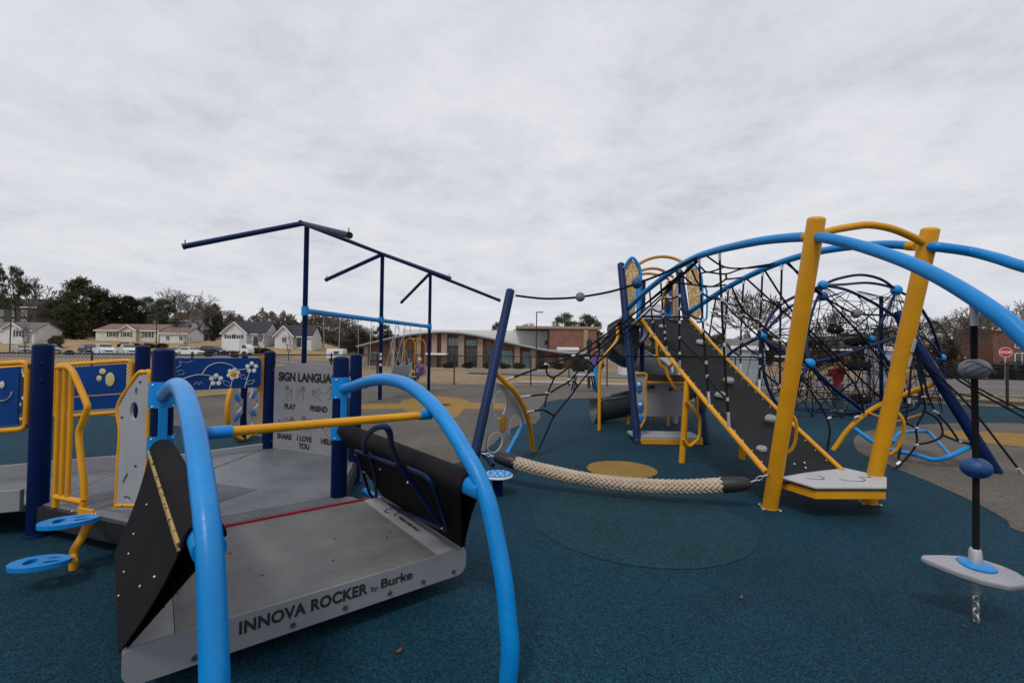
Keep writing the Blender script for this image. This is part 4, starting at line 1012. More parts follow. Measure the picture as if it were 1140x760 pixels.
for fl in (0, 1):
    xs_ = (lambda x: x) if not fl else (lambda x: 1496 - x)
    sp_ = pxpanel('side_panel', [(xs_(x), y) for x, y in ((708, 417), (719, 417), (717.5, 430), (719, 445), (718, 463), (714, 474), (711, 477))], 7.42 if not fl else 7.5, 'panel_light' if not fl else 'brown')
    mb = MB(); mb.tube(catmull([P(xs_(x), y, 7.40 if not fl else 7.48) for x, y in ((708, 416), (719.5, 416.5), (718, 430), (719.5, 445), (718.5, 463), (715, 472), (711, 478))], 4), .017, 8); mb.obj('panel_frame', 'yellow', sp_)
    if not fl:
        mb = MB()
        for x, y, r_ in ((711.5, 430, .1), (713, 452, .10), (714, 466, .06)): mb.ball(P(x, y, 7.40), (.05, .012, r_), 12, 8)
        mb.each('oval_inset', 'blue_step', sp_)
        mb = MB()
        for x, y, r_ in ((711.5, 427.5, .035), (713, 450, .03)): mb.ball(P(x, y, 7.385), (.03, .012, r_), 10, 6)
        mb.each('oval_hole', 'white', sp_)
for px, py, side, t in ((759, 515, 0, 0), (826, 511, 1, 0), (700, 470, 0, 0)):
    if px == 700: continue
    b_ = G(px, py); a0, a1 = (RTL, RBL) if side == 0 else (RTR, RBR)
    tt = (a0.y - b_.y) / (a0.y - a1.y); q = edge(side, tt)
    mb = MB(); mb.tube([b_, V((q.x, q.y, q.z - .01))], .040, 14); mb.obj('ramp_leg', 'yellow', tower)
def loop(pts, Y, r=.021):
    mb = MB(); mb.tube(catmull([P(x, y, Y) for x, y in pts], 1), r, 10); mb.obj('loop_step', 'yellow', tower)
loop([(763, 446), (767, 449), (774, 457), (778, 462), (779.5, 467), (779, 483), (777, 489), (769, 496), (766, 496), (762, 490), (760.5, 488)], 6.0)
loop([(731, 381), (731.5, 396), (735.5, 407), (738, 409), (746, 408), (750, 404)], 7.0)
loop([(741, 409), (743.5, 418), (750, 430), (754, 434), (761, 432)], 6.7)
mb = MB()
for px, py in ((743.5, 474), (728, 468)): b_ = G(px, py); mb.tube([b_, b_ + UP * .5], .03, 8)
mb.each('rear_leg', 'yellow_shade', tower)

# ================================================================== leaning masts with yellow hoops
def hoop_mast(base, top, tubepts, label, mat, rm=.056):
    t = thing('leaning_mast', base, label, 'climbing mast')
    mb = MB(); mb.post(base, top, rm, 18, .2); mb.obj('mast_pole', mat, t)
    mb = MB(); mb.tube(catmull(tubepts, 5), .034, 14); mb.obj('hoop_pipe', 'yellow', t)
    return t
LPb, LPt = G(521, 541), P(568.5, 322.5, 5.9)
lt = [LPb.lerp(LPt, .545), P(564, 427, 5.62), P(573, 436, 5.78), P(584, 455, 6.1), P(590.5, 478, 6.4), G(593.5, 503)]
ml = hoop_mast(LPb, LPt, lt, 'leaning navy mast with a grey flower panel under its yellow hoop', 'navy_light')
# clear grey flower panel between mast and hoop
pA_, pB_ = V((lt[0].x, lt[0].y, 0)), V((lt[-1].x, lt[-1].y, 0)); ex = (pB_ - pA_).normalized()
Qm = lambda px, py: PL(px, py, pA_, pB_)
o = pA_; T2 = lambda px, py: to2(Qm(px, py), o, ex, UP)
ol = [T2(*p) for p in ((552.5, 426), (561, 429), (571, 438), (579, 453), (583, 469), (581, 476), (572, 492), (565, 503), (551, 507), (541, 500), (543, 480), (548, 450))]
hs = lambda px, py, rx, rz: circ(*T2(px, py), rx, 22, rz)
gp = panel('flower_panel', [ol, hs(556, 450, .17, .17), hs(573.5, 474, .185, .15), hs(551, 492, .20, .12)], .02, o, ex, UP, 'panel_light', ml)
mb = MB(); mb.ball(Qm(560, 471) + V((.0, -.02, 0)), (.115, .012, .12), 18, 8, axes(ex, V((-ex.y, ex.x, 0)))); mb.obj('flower_heart', 'yellow_shade', gp)
mb = MB()
for px, py, r_, rz in ((556, 450, .17, .17), (573.5, 474, .185, .15), (551, 492, .20, .12)):
    c_ = Qm(px, py); mb.tube([c_ + ex * (r_ * math.cos(a_)) + UP * (rz * math.sin(a_)) + V((0, -.012, 0)) for a_ in [2 * math.pi * i / 24 for i in range(24)]], .008, 6, closed=True)
mb.each('hole_rim', 'white', gp)
mb = MB(); mb.tube([Qm(583, 471), P(571, 492, 5.6), P(564, 505, 5.3)], .025, 10); mb.obj('foot_bar', 'blue', ml)
mb = MB(); mb.tube([P(536, 503, 5.05), P(541, 509, 5.0), P(549, 518, 4.85)], .024, 10); mb.obj('rope_arm', 'navy_tube', ml)
RPb, RPt = G(1110, 527), P(998, 347, 6.7)
rt_ = [RPb.lerp(RPt, .545), P(1036, 428.5, 6.35), P(1022, 433, 6.45), P(1007, 439, 6.58), P(985, 448, 6.72), P(967, 458, 6.82), P(945, 477, 6.92), G(927.5, 501)]
mr = hoop_mast(RPb, RPt, rt_, 'leaning navy mast with a yellow hoop and blue foot rails, behind the hanging pod', 'navy', .066)
for pts, r_ in (([P(952, 477, 6.8), P(971, 491, 6.55), P(991, 500, 6.4), P(1020, 506, 6.2), P(1040, 511.5, 6.05), P(1058, 507, 5.95), P(1083, 496, 5.95)], .030), ([P(994, 492, 6.4), P(1000, 483, 6.5), P(1010, 480.5, 6.6), P(1030, 480, 6.7), P(1037, 484, 6.6), P(1058, 507, 5.97)], .024)):
    mb = MB(); mb.tube(catmull(pts, 4), r_, 12); mb.obj('foot_rail', 'blue', mr)
mb = MB(); mb.tube([P(966, 459, 6.8), P(985, 466, 6.7), P(1000, 469, 6.6), P(1026, 461, 6.4)], .016, 8); mb.obj('brace_bar', 'yellow_shade', mr)
dR = (RPt - RPb).normalized()
for t, L_, px in ((.70, .46, 0), (.50, .20, 0), (.30, .22, 0), (.12, .22, 0)):
    c_ = RPb.lerp(RPt, t); sd_ = V((.8, .5, .1)).normalized()
    mb = MB(); mb.box(c_ + sd_ * .11, (.13, .03, L_), axes(sd_, dR.cross(sd_)), .01); mb.obj('step_plate', 'slide_light' if t < .6 else 'ball_grey', mr)

# ================================================================== nets of rope
def net(label, lines, r=.013, knots=()):
    t = thing('rope_net', (lines[0][0]), label, 'rope net')
    mb = MB()
    for L in lines: mb.tube(catmull(L, 4) if len(L) > 2 else L, r, 6)
    mb.obj('net_ropes', 'rope', t)
    mb = MB()
    for a_, b_ in knots: mb.tube([a_, b_], r * 1.4, 8)
    if knots: mb.each('rope_coupler', 'coupler', t)
    return t
def LN(px, py):      # depth of the left net grows from its hoop towards the arch
    return P(px, py, 5.9 + (px - 577) / 120 * 2.2 if px < 697 else max(5.6, 8.1 - (px - 697) / 82 * 2.5))
pl = lambda L, f=LN: [f(*q) for q in L]
left = [[(561, 424), (585, 415), (609, 406), (638, 396), (663, 380), (696, 356), (745, 318), (779, 287)],
        [(609, 406), (608.5, 414), (612, 418.5), (617.5, 419.5), (636, 407), (652, 394), (673, 379), (705, 350), (760, 303)],
        [(617.5, 419.5), (610, 437), (606, 453)],
        [(578, 442.5), (595, 440), (610, 438), (622, 431), (635, 423), (655, 400), (690, 370), (730, 334), (778, 290)],
        [(635, 423), (642, 431), (617, 463), (609, 480), (600, 500)],
        [(642, 431), (656, 414), (680, 389), (712, 356), (748, 320)],
        [(586, 459), (597, 457), (606, 456.5), (617, 463)],
        [(655, 400), (661, 408)], [(663, 380), (668, 385), (664, 404)], [(696, 356), (700, 361)], [(697, 350), (676, 374), (666, 388)], [(690, 370), (694, 375), (680, 389)]]
L3 = [pl(L) for L in left]
kn = [(L3[0][0], L3[0][0].lerp(L3[0][1], .4)), (L3[3][0], L3[3][0].lerp(L3[3][1], .7)), (L3[6][0], L3[6][0].lerp(L3[6][1], .7)), (LN(607, 405), LN(611, 407)), (LN(633, 422), LN(637, 424)), (LN(608, 437), LN(612, 438)), (LN(636, 396.5), LN(640, 395.5)), (LN(652, 398), LN(657, 402))]
net('black climbing net between the left yellow hoop and the nearer blue arch', L3, .0135, kn)
RN = lambda px, py, Y: P(px, py, Y)
right = [[(798, 330, 7.3), (820, 352, 7.2), (843, 373, 7.1), (880, 405, 7.0), (921, 466, 6.9), (921, 501, 6.95)],
         [(815, 320, 7.0), (827, 345, 7.0), (848, 362, 7.0), (885, 392, 7.0), (930, 440, 6.9)],
         [(832, 311, 6.65), (864, 340, 6.7), (900, 372, 6.8), (950, 425, 6.7), (962, 460, 6.8)],
         [(852, 302, 6.3), (884, 349, 6.5), (930, 395, 6.6), (985, 447, 6.7)],
         [(876, 293, 5.95), (905, 318, 6.1), (960, 375, 6.4), (1008, 438, 6.6)],
         [(921, 466, 6.9), (930, 463, 6.9), (945, 462, 6.9), (955, 465, 6.85)], [(843, 373, 7.1), (848, 362, 7.0)], [(880, 405, 7.0), (885, 392, 7.0)], [(930, 440, 6.9), (950, 425, 6.7)], [(900, 372, 6.8), (905, 365, 6.6)], [(864, 340, 6.7), (874, 334, 6.45)],
         [(1015, 393, 6.2), (1011, 449, 6.1), (1000, 511, 6.05)],
         [(1020, 405, 6.25), (1028, 441, 6.2), (1029, 457, 6.2), (1020, 476, 6.15), (1020, 495, 6.1), (1000, 519, 5.9), (985, 526, 5.75)],
         [(1025, 402, 6.3), (1033, 439, 6.2), (1042, 458, 6.1), (1056, 474, 6.0), (1069, 493, 5.95)],
         [(1029, 457, 6.2), (1045, 468, 6.1), (1049, 484, 6.05), (1038, 491, 6.05), (1020, 495, 6.1)],
         [(1049, 484, 6.05), (1068, 491.5, 5.95), (1083, 494, 5.95)], [(1005, 459, 6.2), (1018, 455, 6.2), (1027, 446, 6.2)], [(1009, 471, 6.1), (1020, 476, 6.15)],
         [(1024, 398, 6.3), (1051, 424, 6.1), (1081, 454, 5.9), (1137, 526, 5.68)], [(1040, 400, 7.0), (1058, 404, 7.0), (1073, 422, 6.6), (1106, 441, 6.3), (1150, 462, 6.0)], [(1045, 408, 7.0), (1075, 428, 6.6), (1108, 447, 6.3), (1150, 470, 6.0)]]
R3 = [[RN(*q) for q in L] for L in right]
kn = [(RN(a, b, Y), RN(a + dx, b + dy, Y)) for a, b, dx, dy, Y in ((921, 466, 4, -1.5, 6.88), (1018, 476, 4, .5, 6.13), (1018, 495, 4, .3, 6.08), (998, 517, 4, -3, 5.9), (1067, 491, 3, 1, 5.95), (1027, 441, 3, 1, 6.2), (1012, 443, 0, 6, 6.08), (1040, 457, 4, 3, 6.08), (1106, 441, 4, 2, 6.3), (1080, 431, 4, 2.6, 6.55), (1133, 521, 5, 6, 5.68), (951, 465, 5, -2, 6.84))]
net('black climbing net between the right yellow hoop and the farther blue arch', R3, .0135, kn)
# side nets hung from the arches to the ramp rails, net roof between the arches
def near_on(c, px):
    best = min(c, key=lambda p: abs((p.x / max(.1, p.y)) - (px - 570) / FPX)); return best
def drop(px_t, px_b, arch, side):
    a = near_on(arch, px_t); best = min((edge(side, i / 200) for i in range(201)), key=lambda p: abs(p.x / p.y - (px_b - 570) / FPX)); return a, best
def side_net(label, arch, side, pairs):
    ends = [drop(a, b, arch, side) for a, b in pairs]
    lines = [[a, a.lerp(b, .5) + V((0, .02, 0)), b] for a, b in ends]; kn = []
    for i in range(len(ends) - 1):
        for f in ((.25, .5, .8) if i % 2 else (.4, .68)):
            p, q = ends[i][0].lerp(ends[i][1], f), ends[i + 1][0].lerp(ends[i + 1][1], min(.97, f + .03)); lines.append([p, p.lerp(q, .5) - UP * .025, q])
            kn += [(p - UP * .02, p + UP * .02), (q - UP * .02, q + UP * .02)]
    for a, b in ends: kn += [(b.lerp(a, .01), b.lerp(a, .10)), (a.lerp(b, .01), a.lerp(b, .06))]
    return net(label, lines, .0125, kn)
side_net('black rope ladder net hung from the nearer blue arch to the left ramp rail', ARCH[0], 0, [(723, 729), (735, 742), (757, 757), (778, 790), (800, 812)])
side_net('black rope ladder net hung from the farther blue arch to the right ramp rail', ARCH[2], 1, [(797, 789), (813, 806), (830, 824), (849, 845), (871, 869)])
def RF(px, py): return P(px, py, 6.0)
roof = [[(784, 283), (806, 297), (830, 298.5), (858, 296)], [(780, 297), (788, 303), (807, 297)], [(780, 304.5), (788, 303), (808, 305), (827, 299), (865, 293)], [(808, 305), (807.6, 311), (794, 318.7), (783, 318)], [(807.6, 311), (826, 309)], [(744, 313), (764.5, 316), (790.6, 319), (808, 317)], [(770, 300), (775, 312), (779, 317)], [(757, 304), (770, 316)]]
net('open black rope net strung as a roof between the two blue arches', [[RF(*q) for q in L] for L in roof], .012)
rl = [[P(600, 396.5, 6.2), P(638, 396, 6.3), P(760, 397, 6.3), P(872, 397.5, 6.3), P(905, 398, 6.4)]]
net('long level black rope crossing in front of the charcoal ramp', rl, .012, [(P(862, 397, 6.3), P(878, 397.5, 6.3)), (P(636, 396, 6.3), P(640, 396, 6.3))])
# slung cables with rubber balls
def cable(pts, balls, label):
    t = thing('ball_cable', pts[0], label, 'slung cable'); mb = MB(); mb.tube(catmull(pts, 6), .014, 8); mb.obj('cable', 'rope', t)
    for p, r_, m_ in balls: mb = MB(); mb.ball(p, r_, 18, 12); mb.obj('rubber_ball', m_, t)
cable([P(574, 329, 5.88), P(600, 332, 5.8), P(620, 332.3, 5.75), P(646, 330.5, 5.7), P(680, 324.5, 5.65), P(709, 315.5, 5.62), P(740, 303.5, 5.58), P(776, 286.5, 5.56)], [(P(646, 330.5, 5.7), .060, 'ball_grey'), (P(709, 315.5, 5.62), .065, 'ball_blue')], 'black cable with two rubber balls slung from the left mast to the nearer arch')
cable([P(996, 351, 6.65), P(975, 350.5, 6.5), P(953, 349, 6.4), P(935, 341, 6.3), P(916, 329.5, 6.2), P(900, 317, 6.1), P(878, 293, 5.9)], [(P(953, 349, 6.4), .065, 'ball_grey'), (P(916, 329.5, 6.2), .065, 'ball_blue')], 'black cable with two rubber balls slung from the right mast to the farther arch')

# ================================================================== braided balance rope
br = thing('balance_rope', G(690, 545), 'thick cream braided rope with black end caps, slung low across the blue surface', 'balance rope')
rp_ = [P(572, 514, 4.90), P(600, 522, 4.78), P(640, 531, 4.66), P(680, 537, 4.57), P(720, 540.5, 4.48), P(760, 541.5, 4.40), P(806, 539.5, 4.32)]
rc = catmull(rp_, 14); n_ = len(rc)
dist = [0.0]
for i in range(1, n_): dist.append(dist[-1] + (rc[i] - rc[i - 1]).length)
mb = MB(); mb.tube(rc, .050, 16); core = mb.obj('rope_core', 'log_rope', br)
mb = MB(); PITCHR = 0.42
tl = dist[-1]
def at_d(s):
    for i in range(1, n_):
        if dist[i] >= s: t = (s - dist[i - 1]) / max(1e-6, dist[i] - dist[i - 1]); return rc[i - 1].lerp(rc[i], t), (rc[i] - rc[i - 1]).normalized()
    return rc[-1], (rc[-1] - rc[-2]).normalized()
for hand_ in (1, -1):
    for k in range(8):
        pts = []; ns = 220
        for i in range(ns + 1):
            s = tl * i / ns; p, t = at_d(s); sd_ = t.cross(UP).normalized(); up_ = sd_.cross(t)
            ph = hand_ * 2 * math.pi * s / PITCHR + 2 * math.pi * k / 8
            w_ = .054 + .0055 * hand_ * math.cos(4 * ph * 1.0 + (0 if hand_ > 0 else 0))
            pts.append(p + sd_ * (w_ * math.cos(ph)) + up_ * (w_ * math.sin(ph)))
        mb.tube(pts, .0155, 6, flat=.8)
mb.obj('rope_braid', 'log_rope', core)
for e, d_ in ((0, -1), (-1, 1)):
    p = rc[e]; t = (rc[0] - rc[3]).normalized() if e == 0 else (rc[-1] - rc[-4]).normalized()
    mb = MB(); mb.tube([p - t * .03, p - t * .01, p + t * .06, p + t * .19, p + t * .225], [.066, .074, .074, .062, .045], 18); mb.obj('end_cap', 'black', br)
    q = p + t * .21; tgt = P(539, 505, 5.0) if e == 0 else P(852, 529, 4.22)
    mb = MB(); L_ = (tgt - q).length; k = max(2, int(L_ / .045)); dd_ = (tgt - q).normalized(); s1 = dd_.cross(UP).normalized(); s2 = s1.cross(dd_)
    for i in range(k + 1):
        c_ = q + dd_ * (L_ * i / k); a1 = s1 if i % 2 else s2
        mb.tube([c_ + dd_ * (.032 * math.cos(a_)) + a1 * (.016 * math.sin(a_)) for a_ in [2 * math.pi * j / 12 for j in range(12)]], .0055, 6, closed=True)
    mb.obj('chain', 'steel', br)
# step discs
def step_disc(c, r, label, h):
    t = thing('step_disc', (c.x, c.y, 0), label, 'step', 'round step discs by the left mast')
    mb = MB(); mb.tube([V((c.x, c.y, 0)), V((c.x, c.y, h - .02))], .055, 14); mb.obj('step_post', 'navy', t)
    mb = MB(); mb.disc(V((c.x, c.y, h - .022)), r, .022, 32); td = mb.obj('step_rim', 'white', t)
    mb = MB(); mb.disc(V((c.x, c.y, h)), r * .93, .008, 32); tp = mb.obj('step_top', 'blue', t)
    mb = MB()
    for rr, k in ((.3, 6), (.68, 12)):
        for i in range(k): a_ = 2 * math.pi * i / k; mb.disc(V((c.x + r * rr * math.cos(a_), c.y + r * rr * math.sin(a_), h + .008)), r * .07, .004, 8)
    mb.obj('step_studs', 'white', tp)
q = P(554, 527.5, 4.62); step_disc(q, .155, 'blue studded step disc with a white rim below the braided rope end cap', q.z)
q = P(506, 541.5, 4.35); step_disc(q, .17, 'lower step disc half hidden behind the black rubber sheet', q.z)

# ================================================================== hanging spinner pod
pd_ = thing('hanging_pod', (2.60, 2.56, 0), 'grey standing pod on a black rope with a grey and a blue grip ball', 'hanging pod')
Yp = 2.52
top = min(ARCH[1], key=lambda p: abs(p.x / p.y - (1083.5 - 570) / FPX) if p.y > 0.5 else 9)
cP = P(1086, 634, Yp)
mb = MB(); mb.tube([top, P(1084.5, 400, Yp), P(1086.5, 520, Yp), P(1086.5, 622, Yp)], .0155, 12); mb.obj('hang_rope', 'rope', pd_)
mb = MB(); mb.tube([top - UP * .045, top - UP * .15], .0175, 12); mb.tube([top + UP * .0, top - UP * .05], .020, 12); mb.obj('swivel', 'hold', pd_)
for py, m_, rr in ((410.5, 'ball_grey', (.068, .068, .057)), (520.5, 'ball_blue', (.068, .068, .057))):
    mb = MB(); mb.ball(P(1085 if py < 450 else 1086.5, py, Yp), rr, 24, 16); gb = mb.obj('grip_ball', m_, pd_)
    if py < 450:
        mb = MB(); c_ = P(1085, py, Yp)
        for k in range(4):
            pts = []
            for i in range(15):
                t = -1.2 + 2.4 * i / 14; lon = -2.0 + t * .9; lat = .35 * math.sin(t * 2.2 + k) + (k - 1.5) * .28
                pts.append(c_ + V((.0688 * math.cos(lat) * math.cos(lon), .0688 * math.cos(lat) * math.sin(lon), .058 * math.sin(lat))))
            mb.tube(pts, .0022, 5)
        mb.obj('marbling', 'slide', gb)
tilt = axes(V((.95, -.26, -.10)), V((.27, .95, .16)))
ol = [(.275, .015), (.262, .055), (.215, .10), (.12, .135), (-.02, .125), (-.16, .085), (-.285, .04), (-.305, .015), (-.285, -.012), (-.16, -.085), (-.04, -.13), (.10, -.135), (.215, -.085), (.265, -.03)]
ol = [V((x * .80, y * .92, 0)) for x, y in ol]
rows = [[cP + tilt @ V((p.x * s_, p.y * s_, z_)) for p in ol + [ol[0]]] for s_, z_ in ((.0, -.045), (.35, -.043), (.86, -.030), (.985, -.016), (1.0, .0), (.985, .008), (.95, .011), (.6, .020), (.3, .032), (.12, .036))]
mb = MB(); mb.grid(rows, False); pb_o = mb.obj('pod_body', 'panel_light', pd_)
mb = MB(); mb.ball(cP + tilt @ V((0, 0, .030)), (.088, .066, .016), 24, 8, tilt); mb.obj('pod_badge', 'blue', pd_)
mb = MB(); mb.tube([cP + UP * .03, cP + UP * .105, cP + UP * .115], [.032, .027, .022], 16); mb.obj('rope_collar', 'coupler', pd_)
mb = MB(); b_ = V((cP.x, cP.y, 0)); mb.tube([cP - UP * .05, cP - UP * .125], .022, 12)
for i in range(4):
    c_ = b_ + UP * (.02 + .034 * i); a1 = V((1, 0, 0)) if i % 2 else V((0, 1, 0))
    mb.tube([c_ + UP * (.026 * math.cos(a_)) + a1 * (.014 * math.sin(a_)) for a_ in [2 * math.pi * j / 12 for j in range(12)]], .006, 6, closed=True)
mb.obj('anchor_chain', 'steel', pd_)

# ================================================================== flower wheel behind the deck
wc = P(273, 460, 7.25); fw = thing('flower_wheel', (wc.x, wc.y, 0), 'upright yellow-rimmed wheel with cut flower petals on a navy post, behind the blue board', 'play wheel')
ex = V((-.07, .99, 0)).normalized(); nrm = V((ex.y, -ex.x, 0)); R0 = .52
mb = MB(); mb.post(V((wc.x, wc.y - .05, 0)), V((wc.x, wc.y - .05, P(269, 395, 7.2).z)), .045, 14); mb.obj('wheel_post', 'navy', fw)
cW = V((wc.x, wc.y, .54))
mb = MB(); mb.tube([cW + ex * (R0 * math.cos(a_)) + UP * (R0 * math.sin(a_)) for a_ in [2 * math.pi * i / 40 for i in range(40)]], .035, 10, closed=True); mb.obj('wheel_rim', 'yellow', fw)
holes = [circ(.27 * math.cos(2 * math.pi * i / 6), .27 * math.sin(2 * math.pi * i / 6), .135, 18, .075, 2 * math.pi * i / 6) for i in range(6)]
wd = panel('wheel_disc', [circ(0, 0, R0 - .02, 40)] + holes, .02, cW, ex, UP, 'panel_light', fw)
mb = MB()
for i in range(6):
    a_ = 2 * math.pi * (i + .5) / 6; c_ = cW + ex * (.30 * math.cos(a_)) + UP * (.30 * math.sin(a_)) + nrm * .014
    mb.ball(c_, (.10, .008, .045), 12, 6, axes(ex * math.cos(a_) + UP * math.sin(a_), nrm))
mb.each('wheel_petal', 'blue_step', wd)

# ================================================================== swing frame with bare roof arms
S1, S2, S3 = V((-4.65, 10.2, 0)), V((-3.80, 13.2, 0)), V((-2.96, 16.3, 0))
sf = thing('swing_frame', S2, 'tall navy swing frame with bare sloping roof arms and a sky blue cross beam', 'swing frame')
along = (S3 - S1).normalized(); perp = V((along.y, -along.x, 0)); ZR = 4.24
for p, py in ((S1, 249), (S2, 283), (S3, 308)):
    mb = MB(); mb.tube([p, p + UP * (ZR - .03)], .055, 14); mb.obj('frame_post', 'navy', sf)
mb = MB(); mb.tube([S1 + UP * ZR - along * .22, S3 + UP * ZR + along * .2], .050, 14); mb.obj('ridge_beam', 'navy_light', sf)
tips = [(S1 - along * .15, P(204, 274.5, 9.15)), (S1 - along * .15, P(389, 262, 8.1)), (S2, P(363, 311.5, 13.72)), (S2, P(501, 310, 12.68)), (S3, P(447, 336.5, 18.2)), (S3, P(556.5, 334.5, 17.2))]
for r_, t_ in tips:
    mb = MB(); a_ = r_ + UP * (ZR - .01); mb.tube([a_, t_], .056, 14); am = mb.obj('roof_arm', 'navy_light', sf)
    d_ = (t_ - a_).normalized(); mb = MB(); mb.tube([t_ - d_ * .02, t_ + d_ * .012], .062, 14); mb.tube([t_ + UP * .06 - d_ * .03, t_ + UP * .13 - d_ * .03], .01, 6); mb.obj('arm_cap', 'black', am)
zb = 2.30
mb = MB(); mb.tube([S1 + UP * zb - along * .03, S3 + UP * zb + along * .03], .062, 14); mb.obj('cross_beam', 'blue', sf)
for p in (S1, S2, S3): mb = MB(); mb.tube([p + UP * (zb - .10), p + UP * (zb + .10)], .078, 16); mb.obj('beam_clamp', 'blue', sf)
mb = MB(); q = S2 + V((.02, -.062, 0))
for z_ in (1.2, 1.32, 1.02): mb.box(q + UP * z_, (.07, .006, .08))
mb.each('age_label', 'offwhite', sf)
def bar_pt(k): return S1.lerp(S2, k) if k <= 1 else S2.lerp(S3, k - 1)
def chains(mbx, k0, k1, s0, s1):
    for k, s_ in ((k0, s0), (k1, s1)): mbx.tube([bar_pt(k) + UP * (zb - .06), s_], .008, 5)
def belt_swing(k, label):
    c_ = bar_pt(k); t = thing('belt_swing', (c_.x, c_.y, .5), label, 'swing', 'swings hanging from the blue beam')
    mb = MB(); rows = [[c_ + along * (-.24 + .48 * j / 8) + perp * x_ + UP * (.52 - .10 * math.sin(math.pi * j / 8)) for j in range(9)] for x_ in (-.08, .08)]
    mb.slab(rows, (0, 0, -.018)); mb.obj('swing_seat', 'black_rubber', t)
    mb = MB(); chains(mb, k - .10, k + .10, rows[0][0].lerp(rows[1][0], .5), rows[0][-1].lerp(rows[1][-1], .5)); mb.obj('chain', 'steel', t)
belt_swing(.30, 'black belt swing on chains nearest the first navy post'); belt_swing(.74, 'black belt swing on chains just before the middle navy post')
def shell_swing(k, label, yaw):
    c_ = bar_pt(k); t = thing('shell_swing', (c_.x, c_.y, .6), label, 'swing', 'swings hanging from the blue beam')
    f_ = V((math.cos(yaw), math.sin(yaw), 0)); s_ = V((-f_.y, f_.x, 0)); rows = []
    prof_ = [(.26, .50), (.16, .45), (.0, .46), (-.12, .54), (-.22, .74), (-.30, .98)]
    for x_, z_ in prof_: rows.append([V((c_.x, c_.y, 0)) + f_ * x_ + s_ * y_ + UP * (z_ + .45 * y_ * y_ * 6) for y_ in (-.2, -.14, -.05, .05, .14, .2)])
    mb = MB(); mb.slab(rows, f_ * -.012 + UP * -.012); mb.obj('swing_seat', 'bucket', t)
    mb = MB(); chains(mb, k - .07, k + .07, rows[4][0], rows[4][-1]); chains(mb, k - .07, k + .07, rows[1][0], rows[1][-1]); mb.obj('chain', 'steel', t)
shell_swing(1.20, 'pale grey moulded shell swing, the one farther from the seated children', 2.6); shell_swing(1.37, 'pale grey moulded shell swing next to the child in the purple hat', 2.6)
# face to face swing with yellow hoops
ts = thing('face_to_face_swing', bar_pt(1.66) + UP * .5, 'yellow-framed face to face swing carrying two small children', 'swing')
kA, kB = 1.55, 1.78
for k in (kA, kB):
    c_ = bar_pt(k); mb = MB()
    for sgn in (-1, 1):
        mb.tube([c_ + perp * (.18 * sgn) + UP * (.62), c_ + perp * (.2 * sgn) + UP * 1.55], .012, 8)
    mb.tube([c_ + perp * (.2 * math.cos(a_)) + UP * (1.55 + .28 * math.sin(a_)) for a_ in [math.pi * i / 12 for i in range(13)]], .014, 8)
    mb.obj('hoop_frame', 'yellow', ts)
    mb = MB(); mb.box(c_ + UP * .58, (.36, .30, .05), axes(perp, along), .02); mb.box(c_ + along * (.15 if k == kB else -.15) + UP * .76, (.34, .035, .34), axes(perp, along), .015); mb.obj('swing_seat', 'bucket', ts)
    mb = MB(); mb.tube([c_ + UP * 1.83, c_ + UP * (zb - .05)], .009, 5); mb.obj('chain', 'steel', ts)
mb = MB(); mb.tube([bar_pt(kA) + UP * .5, bar_pt(kB) + UP * .5], .022, 8); mb.tube([bar_pt(kA) + UP * 1.83, bar_pt(kB) + UP * 1.83], .018, 8); mb.obj('link_bar', 'yellow', ts)
# ================================================================== rope net dome
DC = V((9.1, 12.2, 0))
dome = thing('net_dome', DC, 'dome of dark blue pipes and blue ball joints filled with a dense black rope web', 'net climber')
K = {k: P(*v) for k, v in dict(a=(848, 374, 10.6), b=(901, 404.5, 9.9), c=(916, 317.5, 11.6), d=(998, 323, 12.4), e=(970, 377, 11.4), f=(1048, 398, 13.4), g=(969, 441, 10.4)).items()}
for k, r_ in (('a', .11), ('b', .115), ('c', .125), ('d', .14), ('e', .085), ('f', .11)):
    mb = MB(); mb.ball(K[k], r_, 18, 12)
    mb.obj('ball_joint', 'blue', dome)
def dp(pts, r=.036, k=5, m='navy_tube'):
    mb = MB(); mb.tube(catmull([q if isinstance(q, V) else P(*q) for q in pts], k), r, 10); mb.obj('dome_pipe', m, dome)
dp([K['a'], (857, 353, 10.8), (871, 338, 11.0), (892, 327, 11.3), K['c']]); dp([K['a'], (862, 358, 11.2), (876, 344, 11.4), (895, 333, 11.6), K['c']])
dp([K['c'], (932, 310.5, 11.8), (958, 306, 12), (981, 311, 12.2), K['d']]); dp([K['c'], (940, 316.5, 12.6), (965, 314.8, 13), (986, 318, 12.8), K['d']])
dp([K['c'], (940, 322, 11.3), (965, 333, 11.1), (990, 348, 11.0), (1006, 362, 11.0), (1020, 385, 11.0), (1026, 420, 11.0), (1024, 448, 11.0)])
dp([K['d'], (1018, 334, 12.7), (1034, 357, 13.0), (1043, 380, 13.2), K['f'], (1052, 425, 13.4), (1053, 444, 13.5)])
dp([K['b'], (932, 397, 10.1), (966, 386, 10.4), (1000, 374.5, 10.8), (1015, 371, 11.2), (1035, 380, 12.2), K['f']]); dp([K['d'], (986, 350, 11.9), K['e']])
dp([K['b'], (915, 420, 9.9), (934, 437, 10.0), (948, 447, 10.1), (958, 455, 10.2)], .042); dp([K['e'], (985, 398, 11.2), (1000, 425, 11.2), (1010, 449, 11.2)])
dp([K['a'], (860, 387, 10.3), (878, 398, 10.1), K['b']]); dp([K['a'], (862, 385, 10.0), (880, 395, 9.9), K['b']], .03)
dp([K['a'], (830, 383, 10.8), (812, 394, 11.0), (800, 415, 11.2), (796, 455, 11.2)]); dp([K['a'], (850, 412, 10.5), (859, 440, 10.5), (874, 462, 10.4)])
